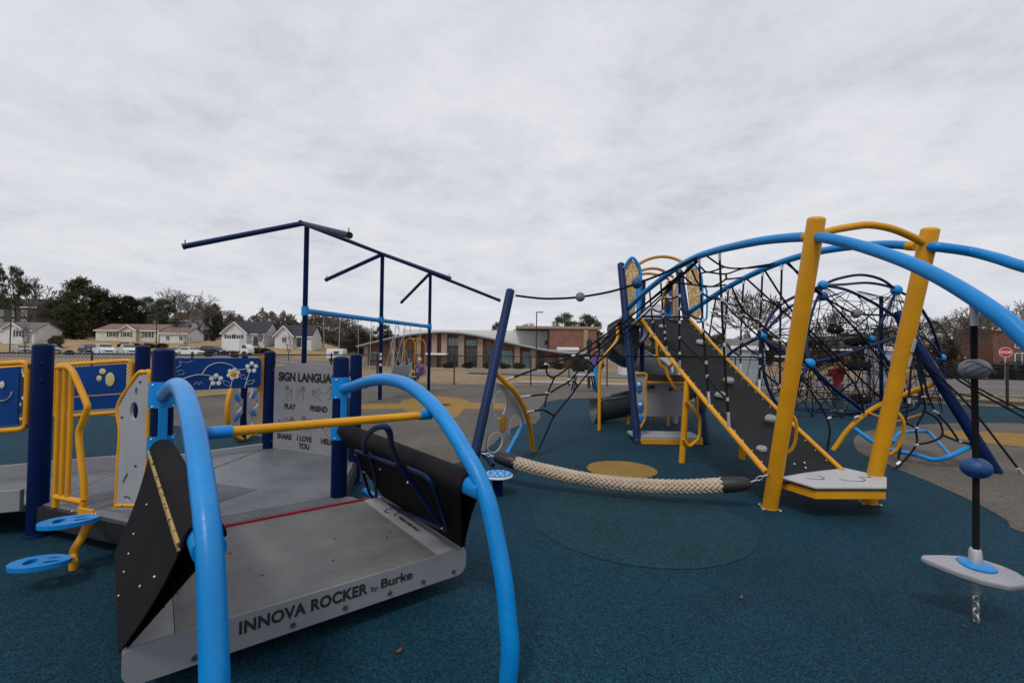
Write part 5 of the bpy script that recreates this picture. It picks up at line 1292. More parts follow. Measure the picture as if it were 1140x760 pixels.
dp([K['c'], (905, 345, 11.2), (898, 380, 10.5), K['b']], .03); dp([G(862, 455), (884, 454.5, 12.35), (920, 456.5, 12.0), (958, 457, 11.95), (990, 452, 12.4), (1030, 448, 13.0)], .035)
dp([(884, 456, 12.0), (925, 460, 11.3), (960, 459, 11.3), (1010, 452, 11.9)], .035); dp([K['b'], (890, 425, 9.9), (884, 456, 10.6)], .03)
rnd = random.Random(11)
mb = MB(); kn = MB(); RX, RY, RZ = 3.05, 2.3, 3.35
def dome_pt(a_, e_, s): return DC + V((RX * s * math.cos(a_) * math.cos(e_), RY * s * math.sin(a_) * math.cos(e_), .15 + RZ * s * math.sin(e_)))
NA = 12
for s in (.42, .66, .9):
    for e_ in (.12, .42, .75, 1.08):
        ring = [dome_pt(2 * math.pi * i / NA + .2 * s, e_ + rnd.uniform(-.06, .06), s + rnd.uniform(-.03, .03)) for i in range(NA)]
        mb.tube(ring, .0085, 5, closed=True, sm=True)
        if s > .5:
            for q in ring: kn.ball(q, .022, 6, 4)
    for i in range(NA):
        a_ = 2 * math.pi * i / NA + .2 * s; mb.tube([dome_pt(a_, .02, s), dome_pt(a_, .42, s), dome_pt(a_, .75, s), dome_pt(a_, 1.08, s), dome_pt(a_, 1.5, s)], .0085, 5)
for i in range(NA):
    for e_ in (.12, .42, .75, 1.08): a_ = 2 * math.pi * i / NA; mb.tube([dome_pt(a_ + .08, e_, .42), dome_pt(a_ + .13, e_ + .05, .66), dome_pt(a_ + .18, e_, .9)], .0075, 5)
for a, b in (('a', 'e'), ('b', 'd'), ('c', 'e'), ('c', 'b'), ('d', 'f'), ('e', 'f'), ('a', 'b'), ('c', 'f')):
    mb.tube([K[a], K[a].lerp(K[b], .5) - UP * .1, K[b]], .012, 5)
for q in ((930, 350, 11), (962, 356, 11.4), (940, 371, 11), (985, 365, 11.6)):
    for k in ('b', 'c', 'd', 'e', 'f', 'a'): mb.tube([P(*q), K[k]], .008, 4)
for gx, gy in ((862, 456), (876, 461), (905, 464), (938, 466), (965, 463), (1000, 456), (1034, 451), (846, 452)):
    for k in ('b', 'e', 'a') if gx < 950 else ('e', 'f', 'd'):
        q = G(gx, gy); mb.tube([q, q.lerp(K[k], .5) + V((rnd.uniform(-.08, .08), 0, -.06)), K[k]], .010, 5)
for i in range(24):
    a_, e_ = rnd.uniform(0, 6.28), rnd.uniform(.1, 1.2); q = dome_pt(a_, e_, rnd.uniform(.3, .95)); q2 = dome_pt(a_ + rnd.uniform(-.8, .8), max(.05, e_ + rnd.uniform(-.4, .4)), rnd.uniform(.3, .95)); mb.tube([q, q.lerp(q2, .5) - UP * .06, q2], .0085, 5)
mb.obj('rope_web', 'rope', dome); kn.each('rope_coupler', 'coupler', dome)
for x, y, Y, r_ in ((952, 380.5, 11.6, .27), (926, 398, 11.2, .28), (956, 407, 11.3, .30), (930, 367, 12.4, .22), (957, 444, 11.0, .27)):
    m_ = MB(); m_.ball(P(x, y, Y), (r_, r_ * .8, .11), 16, 9, axes(V((1, .1, .12)), V((0, 1, .2)))); m_.obj('rubber_mat', 'black_rubber', dome)
mb = MB(); mb.tube([V((P(981, 420, 13).x, 13, .0)), P(981, 330, 12.6)], .05, 10); mb.obj('centre_pole', 'navy_tube', dome)

# ================================================================== people
def skin_mesh(name, joints, edges, mat, parent, org, sub=2):
    names = list(joints); me = bpy.data.meshes.new(name)
    me.from_pydata([tuple(joints[n][0]) for n in names], [(names.index(a), names.index(b)) for a, b in edges], [])
    o = bpy.data.objects.new(name, me); C.objects.link(o)
    md = o.modifiers.new('skin', 'SKIN'); md.use_smooth_shade = True; md.branch_smoothing = 0.4
    sv = me.skin_vertices[0].data
    for i, n in enumerate(names):
        r_ = joints[n][1]; sv[i].radius = (r_, r_) if not hasattr(r_, '__len__') else r_
        sv[i].use_root = (i == 0)
    s2 = o.modifiers.new('sub', 'SUBSURF'); s2.levels = sub; s2.render_levels = sub
    dg = bpy.context.evaluated_depsgraph_get(); dg.update()
    m2 = bpy.data.meshes.new_from_object(o.evaluated_get(dg), depsgraph=dg)
    C.objects.unlink(o); bpy.data.objects.remove(o); bpy.data.meshes.remove(me)
    m2.materials.clear(); m2.transform(Matrix.Translation(V(org) - V(parent['_org'])))
    for p in m2.polygons: p.use_smooth = True
    m2.name = name; return link(name, m2, mat, parent)
def person(base, yaw, h, pose, label, top, legs, hairmat, hat=None, group=None):
    t = thing('person', base, label, 'person', group)
    cy, sy = math.cos(yaw), math.sin(yaw)
    def W(x, y, z): return V((x * cy - y * sy, x * sy + y * cy, z)) * h     # x = forward, y = left
    sit = pose == 'sit'; zp = .50 if not sit else .0
    J = {}
    def j(n, x, y, z, r): J[n] = (W(x, y, z), (r * h, r * h) if not hasattr(r, '__len__') else (r[0] * h, r[1] * h))
    j('pelvis', 0, 0, zp + .01, .072); j('waist', .0, 0, zp + .12, .066); j('chest', .01, 0, zp + .25, .080); j('neckbase', 0, 0, zp + .325, .045)
    j('neck', .005, 0, zp + .355, .032); j('head0', .012, 0, zp + .395, .052); j('head1', .012, 0, zp + .445, .060); j('crown', .008, 0, zp + .49, .044)
    bend = {'reach': ((.02, .135, .20), (.12, .13, .21), (.15, .12, .25)), 'sit': ((.05, .13, .16), (.12, .12, .22), (.14, .12, .29)), 'stand': ((.0, .15, .17), (.02, .17, .06), (.04, .165, -.02))}[pose]
    for s_, n in ((1, 'l'), (-1, 'r')):
        j('sh' + n, 0, .098 * s_, zp + .30, .043)
        b_ = bend if not (pose == 'reach' and s_ > 0) else ((.10, .13, .30), (.19, .10, .36), (.22, .09, .39))
        j('el' + n, b_[0][0], b_[0][1] * s_, zp + b_[0][2], .031); j('wr' + n, b_[1][0], b_[1][1] * s_, zp + b_[1][2], .022); j('hd' + n, b_[2][0], b_[2][1] * s_, zp + b_[2][2], .022)
        j('hip' + n, 0, .048 * s_, zp - .03, .058)
        if sit: j('kn' + n, .24, .06 * s_, .02, .043); j('an' + n, .29, .06 * s_, -.23, .030); j('ft' + n, .36, .06 * s_, -.26, .028)
        else: j('kn' + n, .012, .056 * s_, .27, .042); j('an' + n, -.006, .060 * s_, .045, .030); j('ft' + n, .075, .066 * s_, .022, .026)
    E = [('pelvis', 'waist'), ('waist', 'chest'), ('chest', 'neckbase'), ('neckbase', 'neck'), ('neck', 'head0'), ('head0', 'head1'), ('head1', 'crown')]
    for n in 'lr': E += [('chest', 'sh' + n), ('sh' + n, 'el' + n), ('el' + n, 'wr' + n), ('wr' + n, 'hd' + n), ('pelvis', 'hip' + n), ('hip' + n, 'kn' + n), ('kn' + n, 'an' + n), ('an' + n, 'ft' + n)]
    skin_mesh('body', J, E, 'skin', t, base)
    j('hem', -.002, 0, zp - .065, .074); j('belt', 0, 0, zp + .10, .062)
    def sub_(names, grow, name, mat, extra=()):
        JJ = {n: (J[n][0], tuple(x * grow for x in J[n][1])) for n in names}
        skin_mesh(name, JJ, [e for e in list(E) + list(extra) if e[0] in JJ and e[1] in JJ], mat, t, base)
    sub_(['chest', 'waist', 'pelvis', 'neckbase', 'shl', 'ell', 'wrl', 'shr', 'elr', 'wrr', 'hem'], 1.26, 'jacket', top, [('pelvis', 'hem')])
    sub_(['pelvis', 'hipl', 'knl', 'anl', 'hipr', 'knr', 'anr', 'belt'], 1.18, 'trousers', legs, [('pelvis', 'belt')])
    for n in 'lr':
        d_ = (J['ft' + n][0] - J['an' + n][0]); mb = MB(); c_ = base + J['an' + n][0].lerp(J['ft' + n][0], .62)
        mb.ball(c_, (.062 * h, .032 * h, .032 * h), 12, 8, Matrix.Rotation(yaw, 3, 'Z')); mb.obj('shoe', 'shoe', t)
    hc = base + J['head1'][0]; Rz = Matrix.Rotation(yaw, 3, 'Z')
    mb = MB(); mb.ball(hc + Rz @ V((-.013 * h, 0, .012 * h)), (.064 * h, .062 * h, .066 * h), 16, 10); mb.obj('hair', hairmat, t)
    if hat: mb = MB(); mb.ball(hc + Rz @ V((-.004 * h, 0, .028 * h)), (.070 * h, .068 * h, .058 * h), 16, 10); mb.ball(hc + UP * .092 * h, .018 * h, 8, 6); mb.obj('knit_hat', hat, t)
    mb = MB()
    for s_ in (1, -1): mb.ball(hc + Rz @ V((.058 * h, .022 * h * s_, -.006 * h)), .007 * h, 8, 5)
    mb.each('eye', 'ink', t)
    mb = MB(); mb.ball(hc + Rz @ V((.066 * h, 0, -.02 * h)), (.010 * h, .008 * h, .012 * h), 8, 5); mb.obj('nose', 'skin', t)
    mb = MB(); mb.ball(hc + Rz @ V((.056 * h, 0, -.040 * h)), (.006 * h, .016 * h, .004 * h), 8, 5); mb.obj('mouth', 'jacket_red', t)
    return t
fb_ = G(933, 459.5); person(fb_, math.radians(200), 1.34, 'reach', 'child in a red jacket and jeans standing inside the rope net dome', 'jacket_red', 'jeans', 'hair')
for k, lab, tp, lg, ht, s_ in ((kA, 'small child in a dark jacket and purple knit hat seated in the yellow swing', 'cloth_dark', 'cloth_dark', 'jacket_purple', 1), (kB, 'small child in a purple jacket and pale pink knit hat seated in the yellow swing', 'jacket_purple', 'jeans', 'hat_pink', -1)):
    c_ = bar_pt(k) + UP * .66; dirv = along * s_; person(c_, math.atan2(dirv.y, dirv.x), 1.0, 'sit', lab, tp, lg, 'hair', ht)

# ================================================================== buildings
def wall_window(par, c, w_, h_, ex, nrm, frame='whitewall', pane='glass', bars=1, shutters=None):
    mb = MB(); R_ = axes(ex, UP); fw_ = .09
    R_ = Matrix((V(ex).normalized(), UP, V(nrm))).transposed()
    for x, z, a_, b_ in ((-w_ / 2, 0, fw_, h_ + fw_), (w_ / 2, 0, fw_, h_ + fw_), (0, -h_ / 2, w_ - fw_, fw_), (0, h_ / 2, w_ - fw_, fw_)): mb.box(c + R_ @ V((x, z, .03)), (a_, b_, .07), R_)
    for i in range(bars): mb.box(c + R_ @ V((-w_ / 2 + w_ * (i + 1) / (bars + 1), 0, .03)), (.06, h_ - fw_, .05), R_)
    f = mb.obj('window', frame, par)
    mb = MB(); mb.box(c + R_ @ V((0, 0, .006)), (w_ - .02, h_ - .02, .03), R_); mb.obj('pane', pane, f)
    if shutters:
        for s_ in (-1, 1): mb = MB(); mb.box(c + R_ @ V((s_ * (w_ / 2 + .30), 0, .03)), (.42, h_ + .05, .05), R_); mb.obj('shutter', shutters, f)
def house(label, c, w_, d_, h_, rh, yaw, wall, roof, wins=(), gable=None, door=None, chim=False, cat='house', name='house', over=.35):
    z0 = c[2] if len(c) > 2 else land(c[0], c[1]); c = V((c[0], c[1], z0)); t = thing(name, c, label, cat)
    R_ = Matrix.Rotation(yaw, 3, 'Z'); W = lambda x, y, z: c + R_ @ V((x, y, z))
    mb = MB(); prof_ = [W(-w_ / 2, -d_ / 2, -2.5), W(-w_ / 2, d_ / 2, -2.5), W(-w_ / 2, d_ / 2, h_), W(-w_ / 2, 0, h_ + rh), W(-w_ / 2, -d_ / 2, h_)]
    mb.prism(prof_, R_ @ V((w_, 0, 0))); mb.obj('wall', wall, t)
    mb = MB(); sl2 = rh / (d_ / 2); ov = over
    for s_ in (-1, 1):
        a_ = [W(-w_ / 2 - ov, s_ * (d_ / 2 + ov), h_ - sl2 * ov + .05), W(w_ / 2 + ov, s_ * (d_ / 2 + ov), h_ - sl2 * ov + .05), W(w_ / 2 + ov, 0, h_ + rh + .05), W(-w_ / 2 - ov, 0, h_ + rh + .05)]
        mb.prism(a_ if s_ < 0 else a_[::-1], (0, 0, .16))
    rf = mb.obj('roof', roof, t)
    mb = MB(); mb.box(W(0, -d_ / 2 - ov - .02, h_ - sl2 * ov + .08), (w_ + 2 * ov, .05, .22), R_); mb.obj('fascia', 'whitewall', t)
    ex = R_ @ V((1, 0, 0)); nf_ = R_ @ V((0, -1, 0))
    if gable:
        gx, gw, gd, gh, grh = gable
        mb = MB(); pr = [W(gx - gw / 2, -d_ / 2 - gd, -2.5), W(gx + gw / 2, -d_ / 2 - gd, -2.5), W(gx + gw / 2, -d_ / 2 - gd, gh), W(gx, -d_ / 2 - gd, gh + grh), W(gx - gw / 2, -d_ / 2 - gd, gh)]
        mb.prism(pr, R_ @ V((0, gd + d_ * .45, 0))); mb.obj('gable_wall', wall, t)
        mb = MB()
        for s_ in (-1, 1):
            k = grh / (gw / 2); a_ = [W(gx + s_ * (gw / 2 + ov), -d_ / 2 - gd - ov, gh - k * ov + .06), W(gx, -d_ / 2 - gd - ov, gh + grh + .06), W(gx, d_ * .0, gh + grh + .06), W(gx + s_ * (gw / 2 + ov), d_ * .0, gh - k * ov + .06)]
            mb.prism(a_, (0, 0, .16))
        mb.obj('gable_roof', roof, t)
        mb = MB()
        for s_ in (-1, 1):
            k = grh / (gw / 2); p_, q_ = W(gx + s_ * (gw / 2 + ov), -d_ / 2 - gd - ov - .03, gh - k * ov + .04), W(gx, -d_ / 2 - gd - ov - .03, gh + grh + .04); mb.tube([p_, q_], .13, 4, sm=False)
        mb.obj('gable_trim', 'whitewall', t)
    for wx, wz, ww, wh, sh in wins:
        off = -d_ / 2
        if gable and abs(wx - gable[0]) < gable[1] / 2: off = -d_ / 2 - gable[2]
        wall_window(t, W(wx, off, wz), ww, wh, ex, nf_, shutters=sh)
    if door: mb = MB(); mb.box(W(door, -d_ / 2 - .02, 1.05), (1.0, .10, 2.1), R_); mb.obj('door', 'darkwood', t); 
    if chim: mb = MB(); mb.box(W(w_ * .2, .3, h_ + rh + .4), (.8, .8, 1.6), R_); mb.obj('chimney', 'brick_dk', rf)
    return t
def at(px, Y, py=None):
    q = P(px, 380, Y); return (q.x, q.y) if py is None else (q.x, q.y, P(px, py, Y).z)
house('long white one-storey house with a grey roof behind a low brown shrub', at(8, 116, 379), 21, 7, 2.6, 1.9, .0, 'siding_w', 'shingle_g', [(-7, 1.7, 2.4, 1.6, None), (-2.5, 1.7, 1.2, 1.5, 'darkwood'), (4, 1.7, 1.2, 1.5, None), (8, 1.7, 1.6, 1.5, 'darkwood')], (6.5, 5.0, 1.2, 2.7, 1.5), -.5)
house('tall dark timber house with white windows up the slope behind the trees', at(22, 152, 367), 21, 10, 7.2, 3.0, .0, 'darkwood', 'shingle_d', [(-5, 2.2, 1.4, 1.8, None), (-1, 2.2, 1.4, 1.8, None), (3, 2.2, 1.4, 1.8, None), (6.5, 2.2, 1.6, 1.8, None), (-5, 5.2, 1.4, 1.8, None), (-1, 5.2, 1.4, 1.8, None), (3, 5.2, 1.4, 1.8, None), (6.5, 5.2, 1.6, 1.8, None)], chim=True)
house('cream one-storey house with a brown roof and dark window shutters above the parked pickups', at(158, 122, 379.5), 17, 9, 2.6, 1.7, -.05, 'siding_c', 'shingle_b', [(-3.9, 1.6, 2.0, 1.4, 'darkwood'), (.6, 1.6, 2.0, 1.4, 'brick_dk'), (5.6, 1.6, 2.0, 1.5, 'darkwood')], (1.0, 4.2, .8, 2.6, 1.2), None, True)
house('white gabled house with a steep charcoal roof behind the box truck', at(280, 114, 384.5), 10.0, 8, 2.9, 2.9, .05, 'siding_w', 'shingle_d', [(-2.4, 1.7, 1.1, 1.6, 'darkwood'), (-.2, 1.7, 1.1, 1.6, 'darkwood'), (4.2, 1.7, .9, 1.4, None)], (-1.2, 5.4, 1.5, 3.0, 2.4), 3.0)
house('white house with twin pale gables beside the first swing post', at(333, 116, 386), 8.5, 8, 2.6, 2.7, .1, 'siding_w', 'shingle_d', [(-1.6, 1.6, 1.0, 1.3, None), (2.6, 1.6, 1.0, 1.3, None)], (-1.7, 4.2, 1.4, 2.6, 2.3), 1.4)
house('small pale garage beside the leafless spreading tree', at(203, 118, 383), 7, 6, 2.7, 1.4, .0, 'siding_w', 'shingle_b', [(-1.5, 1.5, 1.0, 1.2, None), (1.8, 1.5, 1.0, 1.2, None)])
house('grey blue house glimpsed behind the leafless spreading tree', at(214, 140, 378), 9, 8, 5.6, 2.6, .0, 'siding_g', 'shingle_b', [(-2, 4, 1.2, 1.5, None), (2, 4, 1.2, 1.5, None)])
# brick flats at the right, timber-roofed houses and sheds behind the dome
house('two-storey brick flats with white window bays behind the stop sign', at(1156, 66, 412), 15.5, 9, 5.6, .5, -.30, 'brick_dk', 'whitewall', [(-4.6, 4.1, 1.5, 1.9, None), (-4.6, 1.3, 1.5, 2.2, None), (0, 4.1, 1.6, 1.7, None), (0, 1.3, 1.6, 1.7, None), (4.5, 4.1, 1.6, 1.7, None)], over=.2, cat='flats', name='brick_flats')
house('brown brick house with a dark roof seen through the rope net dome', at(935, 66, 409), 11, 8, 2.6, 1.7, -.2, 'brick_dk', 'shingle_d', [(-4, 1.5, 1.3, 1.3, None), (0, 1.5, 1.3, 1.3, None), (3.8, 1.5, 1.3, 1.3, None)])
house('tan house with a brown roof seen between the two slanted yellow posts', at(1000, 80, 407), 9, 8, 2.7, 2.0, -.25, 'siding_c', 'shingle_b', [(-3, 1.5, 1.3, 1.3, None), (2, 1.5, 1.3, 1.3, None)])
sh_ = house('pale grey shed with a mono roof right of the charcoal ramp', (*at(826, 25.5), 0.0), 1.75, 1.8, 1.75, .35, -.1, 'siding_g', 'shingle_g', cat='shed', name='shed', over=.1)
house('narrow pale grey utility hut seen through the rope net dome', (*at(979, 22.5), 0.0), .85, .9, 1.75, .12, -.2, 'siding_g', 'shingle_g', cat='hut', name='utility_hut', over=.06)
house('small white hut seen left of the tower post', (*at(697, 30), -.15), .75, 1.2, 1.25, .1, .0, 'whitewall', 'shingle_g', cat='hut', name='utility_hut', over=.05)

# school: long low brick wing under a wave-shaped roof, white hall and brick hall behind
SY = 80.0; zb_ = -1.5
sch = thing('school', (*at(530, SY), zb_), 'brick school with a wave-shaped metal roof, tan columns and a white hall behind', 'school')
line_ = catmull([V((px, py, 0)) for px, py in ((398, 385.2), (415, 381), (434, 376.5), (455, 372.5), (475, 370.3), (492, 369.2), (516, 370.8), (545, 376), (570, 382), (590, 386), (611, 390), (632, 392.3), (657, 393.5))], 4)
rf_pts = [P(p.x, p.y, SY) for p in line_]
mb = MB()
for i in range(len(rf_pts) - 1):
    a, b = rf_pts[i], rf_pts[i + 1]
    if a.x < P(404, 380, SY).x: continue
    y_ = 1.2
    mb.prism([V((a.x, SY + y_, zb_ - 1)), V((b.x, SY + y_, zb_ - 1)), V((b.x, SY + y_, b.z - .1)), V((a.x, SY + y_, a.z - .1))], (0, 16, 0))
mb.obj('wall', 'brick', sch)
mb = MB(); rows = [[V((p.x, SY + y_, p.z + dz)) for p in rf_pts] for y_, dz in ((-.6, 0), (4, .25), (18, .5))]
mb.slab(rows, (0, 0, -.30)); rfo = mb.obj('roof', 'roofmetal', sch)
mb = MB(); mb.tube([V((p.x, SY - .66, p.z - .10)) for p in rf_pts], .17, 4, sm=False); mb.obj('roof_edge', 'roofmetal', rfo)
def rz_at(px): return min(line_, key=lambda p: abs(p.x - px)).y
for px, w_ in ((407, .7), (437, .7), (466, .7), (483.5, .9), (494.5, 1.0), (513.5, 1.0), (534.5, .95), (576, .95), (593.5, .95), (625, .7)):
    q = P(px, rz_at(px), SY); mb = MB(); mb.box((q.x, SY + .65, (q.z + zb_ - .3) / 2), (w_, .9, q.z - zb_ - .3)); mb.obj('column', 'stone', sch)
def swin(x0, x1, y0, y1, pane='glass', bars=2):
    a, b = P(x0, y1, SY + 1.15), P(x1, y0, SY + 1.15); wall_window(sch, V(((a.x + b.x) / 2, SY + 1.17, (a.z + b.z) / 2)), b.x - a.x, b.z - a.z, V((1, 0, 0)), V((0, -1, 0)), 'black', pane, bars)
for x0, x1, y0, y1, pn, br_ in ((412, 423, 391, 401, 'glass_l', 2), (447, 459, 389, 401, 'glass', 2), (486.5, 492, 389, 407, 'glass', 0), (498, 510.5, 376, 385, 'glass_l', 2), (498, 510.5, 387, 407, 'glass', 2), (518, 531, 378, 385, 'glass_l', 2), (518, 531, 387, 408, 'glass', 2), (541, 552, 388, 408, 'glass', 2), (558, 571, 390, 408, 'glass_l', 2), (581, 590, 391, 409, 'glass_l', 1), (600, 606, 394, 409, 'glass', 1), (640, 650, 398, 408, 'glass', 2)): swin(x0, x1, y0, y1, pn, br_)
mb = MB(); q = P(486, 394, SY - 1); mb.box((q.x, SY - .6, q.z), (3.6, 3.0, .35)); mb.obj('porch_canopy', 'whitewall', sch)
mb = MB(); a, b = P(448, 366.5, 100), P(613, 386, 100); mb.box(((a.x + b.x) / 2, 106, (a.z - 3) / 2), (b.x - a.x, 12, a.z + 3)); mb.obj('white_hall', 'whitewall', sch)
mb = MB(); a, b = P(612, 365, 94), P(664, 386, 94); mb.box(((a.x + b.x) / 2, 102, (a.z - 3) / 2), (b.x - a.x, 16, a.z + 3)); hb_ = mb.obj('brick_hall', 'brick', sch)
mb = MB(); mb.box(((a.x + b.x) / 2 - 3, 102, a.z + .12), (b.x - a.x + 8, 16.6, .5)); mb.obj('parapet', 'stone', hb_)
mb = MB(); q = P(609, 381.5, 99.8); mb.box((q.x, 99.9, q.z), (1.2, .15, .9)); mb.obj('vent', 'glass', sch)
mb = MB(); a = P(652, 378, 94); mb.box((a.x, 93.9, a.z - 1), (.9, .3, 6)); mb.obj('downpipe', 'stone', hb_)
mb = MB(); a = P(632, 388, 86); mb.box((a.x, 86, a.z), (4.0, 1.6, .55)); mb.obj('roof_unit', 'whitewall', rfo)

# ================================================================== trees
def bare_meshes(seed, spread=1.0, depth=6, h=10.0, lean=.0):
    r_ = random.Random(seed); tr, tw = MB(), MB()
    def grow(p, d, L, r, lev):
        n_ = 3 if lev < 3 else 2; pts = [p]; dd_ = d.copy()
        for i in range(n_):
            dd_ = (dd_ + V((r_.uniform(-1, 1), r_.uniform(-1, 1), r_.uniform(-.5, .9))) * .16).normalized(); pts.append(pts[-1] + dd_ * (L / n_))
        rs = [r * (1 - .42 * i / n_) for i in range(n_ + 1)]
        rs = [max(q, .030) for q in rs]
        (tr if lev < 2 else tw).tube(pts, rs, 7 if lev < 2 else (4 if lev < 4 else 3), caps=False)
        if lev >= depth: return
        k = r_.choice((2, 3, 3)) if lev < depth - 1 else r_.choice((2, 3))
        if lev == 0: k = 4
        for i in range(k):
            a_ = 2 * math.pi * (i + r_.random() * .6) / k; tilt = r_.uniform(.30, .75) * spread
            o1 = dd_.orthogonal().normalized(); o2 = dd_.cross(o1)
            nd = (dd_ * math.cos(tilt) + (o1 * math.cos(a_) + o2 * math.sin(a_)) * math.sin(tilt)); nd.z += .10; nd.normalize()
            grow(pts[-1] if i else pts[-1], nd, L * r_.uniform(.62, .86), rs[-1] * r_.uniform(.62, .8), lev + 1)
        if 0 < lev < depth - 1:
            for i in range(2): q = pts[1]; nd = (V((r_.uniform(-1, 1), r_.uniform(-1, 1), r_.uniform(.0, .8)))).normalized(); grow(q, nd, L * .5, r * .35, max(lev + 2, depth - 1))
    grow(V((0, 0, -.3)), V((lean, 0, 1)).normalized(), h * .27, h * .020, 0)
    return tr, tw
def ever_meshes(seed, h=10.0, w_=3.2, low=.2, clumps=46, per=95, shape='round', leaf=.22):
    r_ = random.Random(seed); tr, cr = MB(), MB()
    top_ = h * .96; pts = [V((0, 0, -.3)), V((r_.uniform(-.15, .15), r_.uniform(-.15, .15), h * .35)), V((r_.uniform(-.3, .3), r_.uniform(-.3, .3), h * .7)), V((0, 0, top_))]
    tr.tube(catmull(pts, 4), [h * .022 * (1 - .85 * i / 12) for i in range(13)], 8, caps=False)
    for c in range(clumps):
        f = low + (1 - low) * (c + r_.random()) / clumps; t_ = (f - low) / (1 - low)
        if shape == 'round': rad = w_ * math.sin(math.pi * min(.97, .18 + .80 * t_)) ** .6
        elif shape == 'flat': rad = w_ * (.55 + .5 * math.sin(math.pi * t_))
        else: rad = w_ * (1 - t_) ** .8 + .2
        a_ = r_.uniform(0, 2 * math.pi); rr = rad * math.sqrt(r_.uniform(.12, 1)); cc = V((rr * math.cos(a_), rr * math.sin(a_), h * f))
        tr.tube([V((0, 0, cc.z - rr * .35)), cc.lerp(V((0, 0, cc.z)), .4) - UP * .1, cc], [h * .006, h * .004, h * .002], 4, caps=False)
        cs = w_ * r_.uniform(.20, .36)
        for k in range(per):
            d = V((r_.gauss(0, 1), r_.gauss(0, 1), r_.gauss(0, .62))); d = d / max(.5, d.length) * cs * r_.uniform(.3, 1.0); q = cc + d
            a1 = V((r_.gauss(0, 1), r_.gauss(0, 1), r_.gauss(.2, .8))).normalized(); a2 = a1.orthogonal().normalized() * (leaf * .34); a1 = a1 * (leaf * r_.uniform(.6, 1.3))
            k_ = len(cr.v); cr.v += [q - a1 - a2, q + a1 - a2 * .2, q + a1 * .9 + a2, q - a1 + a2 * .6]; cr.face((k_, k_ + 1, k_ + 2, k_ + 3))
    return tr, cr
def to_mesh(mb, name, mat):
    me = bpy.data.meshes.new(name); me.from_pydata([tuple(p) for p in mb.v], [], mb.f); me.polygons.foreach_set('use_smooth', mb.s); me.materials.append(M[mat]); me.update(); return me
PROTO = {}
def proto(key, pair, m1, m2):
    top_ = max(max(q.z for q in pair[0].v), max(q.z for q in pair[1].v))
    for mb_ in pair: mb_.v = [q * (10.0 / top_) for q in mb_.v]
    PROTO[key] = (to_mesh(pair[0], 'trunk', m1), to_mesh(pair[1], 'crown', m2))
proto('bare1', bare_meshes(1, 1.05), 'bark', 'twig'); proto('bare2', bare_meshes(5, .85), 'bark', 'twig'); proto('bare3', bare_meshes(9, 1.25), 'bark', 'twig'); proto('bare_red', bare_meshes(14, .95), 'bark', 'twig_red')
proto('sapling', bare_meshes(21, .7, 4), 'bark', 'twig')
proto('pine1', ever_meshes(2, 10, 2.3, .42, 26, 80, 'round', .20), 'bark', 'ever'); proto('pine2', ever_meshes(3, 10, 3.2, .22, 52, 100, 'round', .24), 'bark', 'ever')
proto('ever1', ever_meshes(4, 10, 3.9, .05, 66, 110, 'round', .26), 'bark', 'ever_dk'); proto('ever2', ever_meshes(6, 10, 4.6, .08, 66, 110, 'flat', .26), 'bark', 'ever_dk'); proto('cone', ever_meshes(8, 10, 2.6, .04, 56, 100, 'cone', .24), 'bark', 'ever')
proto('shrub', ever_meshes(12, 10, 7.5, .05, 40, 110, 'flat', .7), 'bark', 'shrub_b'); proto('hedge', ever_meshes(13, 10, 8.5, .05, 44, 120, 'flat', .8), 'bark', 'hedge')
def tree(key, x, y, h, label, name='tree', cat='tree', group=None, rot=0.0, wide=1.0, z=None):
    p = V((x, y, land(x, y) if z is None else z)); t = thing(name, p, label, cat, group)
    for me, nm in zip(PROTO[key], ('trunk', 'crown')):
        o = bpy.data.objects.new(nm, me); C.objects.link(o); o.parent = t; o['_org'] = t['_org']
    s_ = h / 10.0; t.scale = (s_ * wide, s_ * wide, s_); t.rotation_euler = (0, 0, rot); return t
def tree_px(key, px, Y, top_y, label, rot=0.0, wide=1.0, **kw):
    q = P(px, top_y, Y); z_ = land(q.x, q.y); return tree(key, q.x, q.y, (q.z - z_), label, rot=rot, wide=wide, **kw)
tree_px('pine1', 18, 125, 294, 'tall slender pine with an open crown above the white one-storey house', .3, .62, name='pine_tree')
tree_px('pine1', -6, 128, 288, 'pine cut off by the picture edge above the white one-storey house', 1.9, .65, name='pine_tree')
tree_px('bare2', 34, 132, 306, 'fine leafless tree just behind the slender pine', 1.2, 1.0, name='bare_tree')
tree_px('ever1', 95, 126, 307, 'tallest broad evergreen in the dark clump between the white and cream houses', .2, .95, name='evergreen_tree')
tree_px('ever2', 70, 128, 328, 'lower dark evergreen at the left edge of the clump beside the white house', 2.0, .95, name='evergreen_tree')
tree_px('ever2', 120, 132, 322, 'dark evergreen between the tallest one and the cream house', 3.1, .9, name='evergreen_tree')
tree_px('ever1', 143, 134, 327, 'brownish dark evergreen rising behind the cream house roof', 4.0, 1.05, name='evergreen_tree')
tree_px('pine2', 163, 140, 329, 'green pine behind the middle of the cream house roof', .9, 1.0, name='pine_tree')
tree_px('pine2', 182, 132, 331, 'green pine behind the right end of the cream house', 2.2, .95, name='pine_tree')
tree_px('bare3', 222, 122, 326, 'large leafless spreading tree right of the cream house', .4, 1.0, name='bare_tree')
tree_px('bare1', 203, 138, 322, 'leafless tree with a fine grey crown left of the spreading one', 2.6, 1.0, name='bare_tree')
tree_px('ever1', 237, 126, 336, 'round dark evergreen among the leafless trees left of the white gabled house', 2.9, .62, name='evergreen_tree')
tree_px('bare2', 258, 140, 344, 'small leafless tree behind the white gabled house', .9, 1.0, name='bare_tree')
tree_px('bare_red', 305, 140, 358, 'reddish leafless tree between the two white gabled houses', 1.4, 1.4, name='bare_tree')
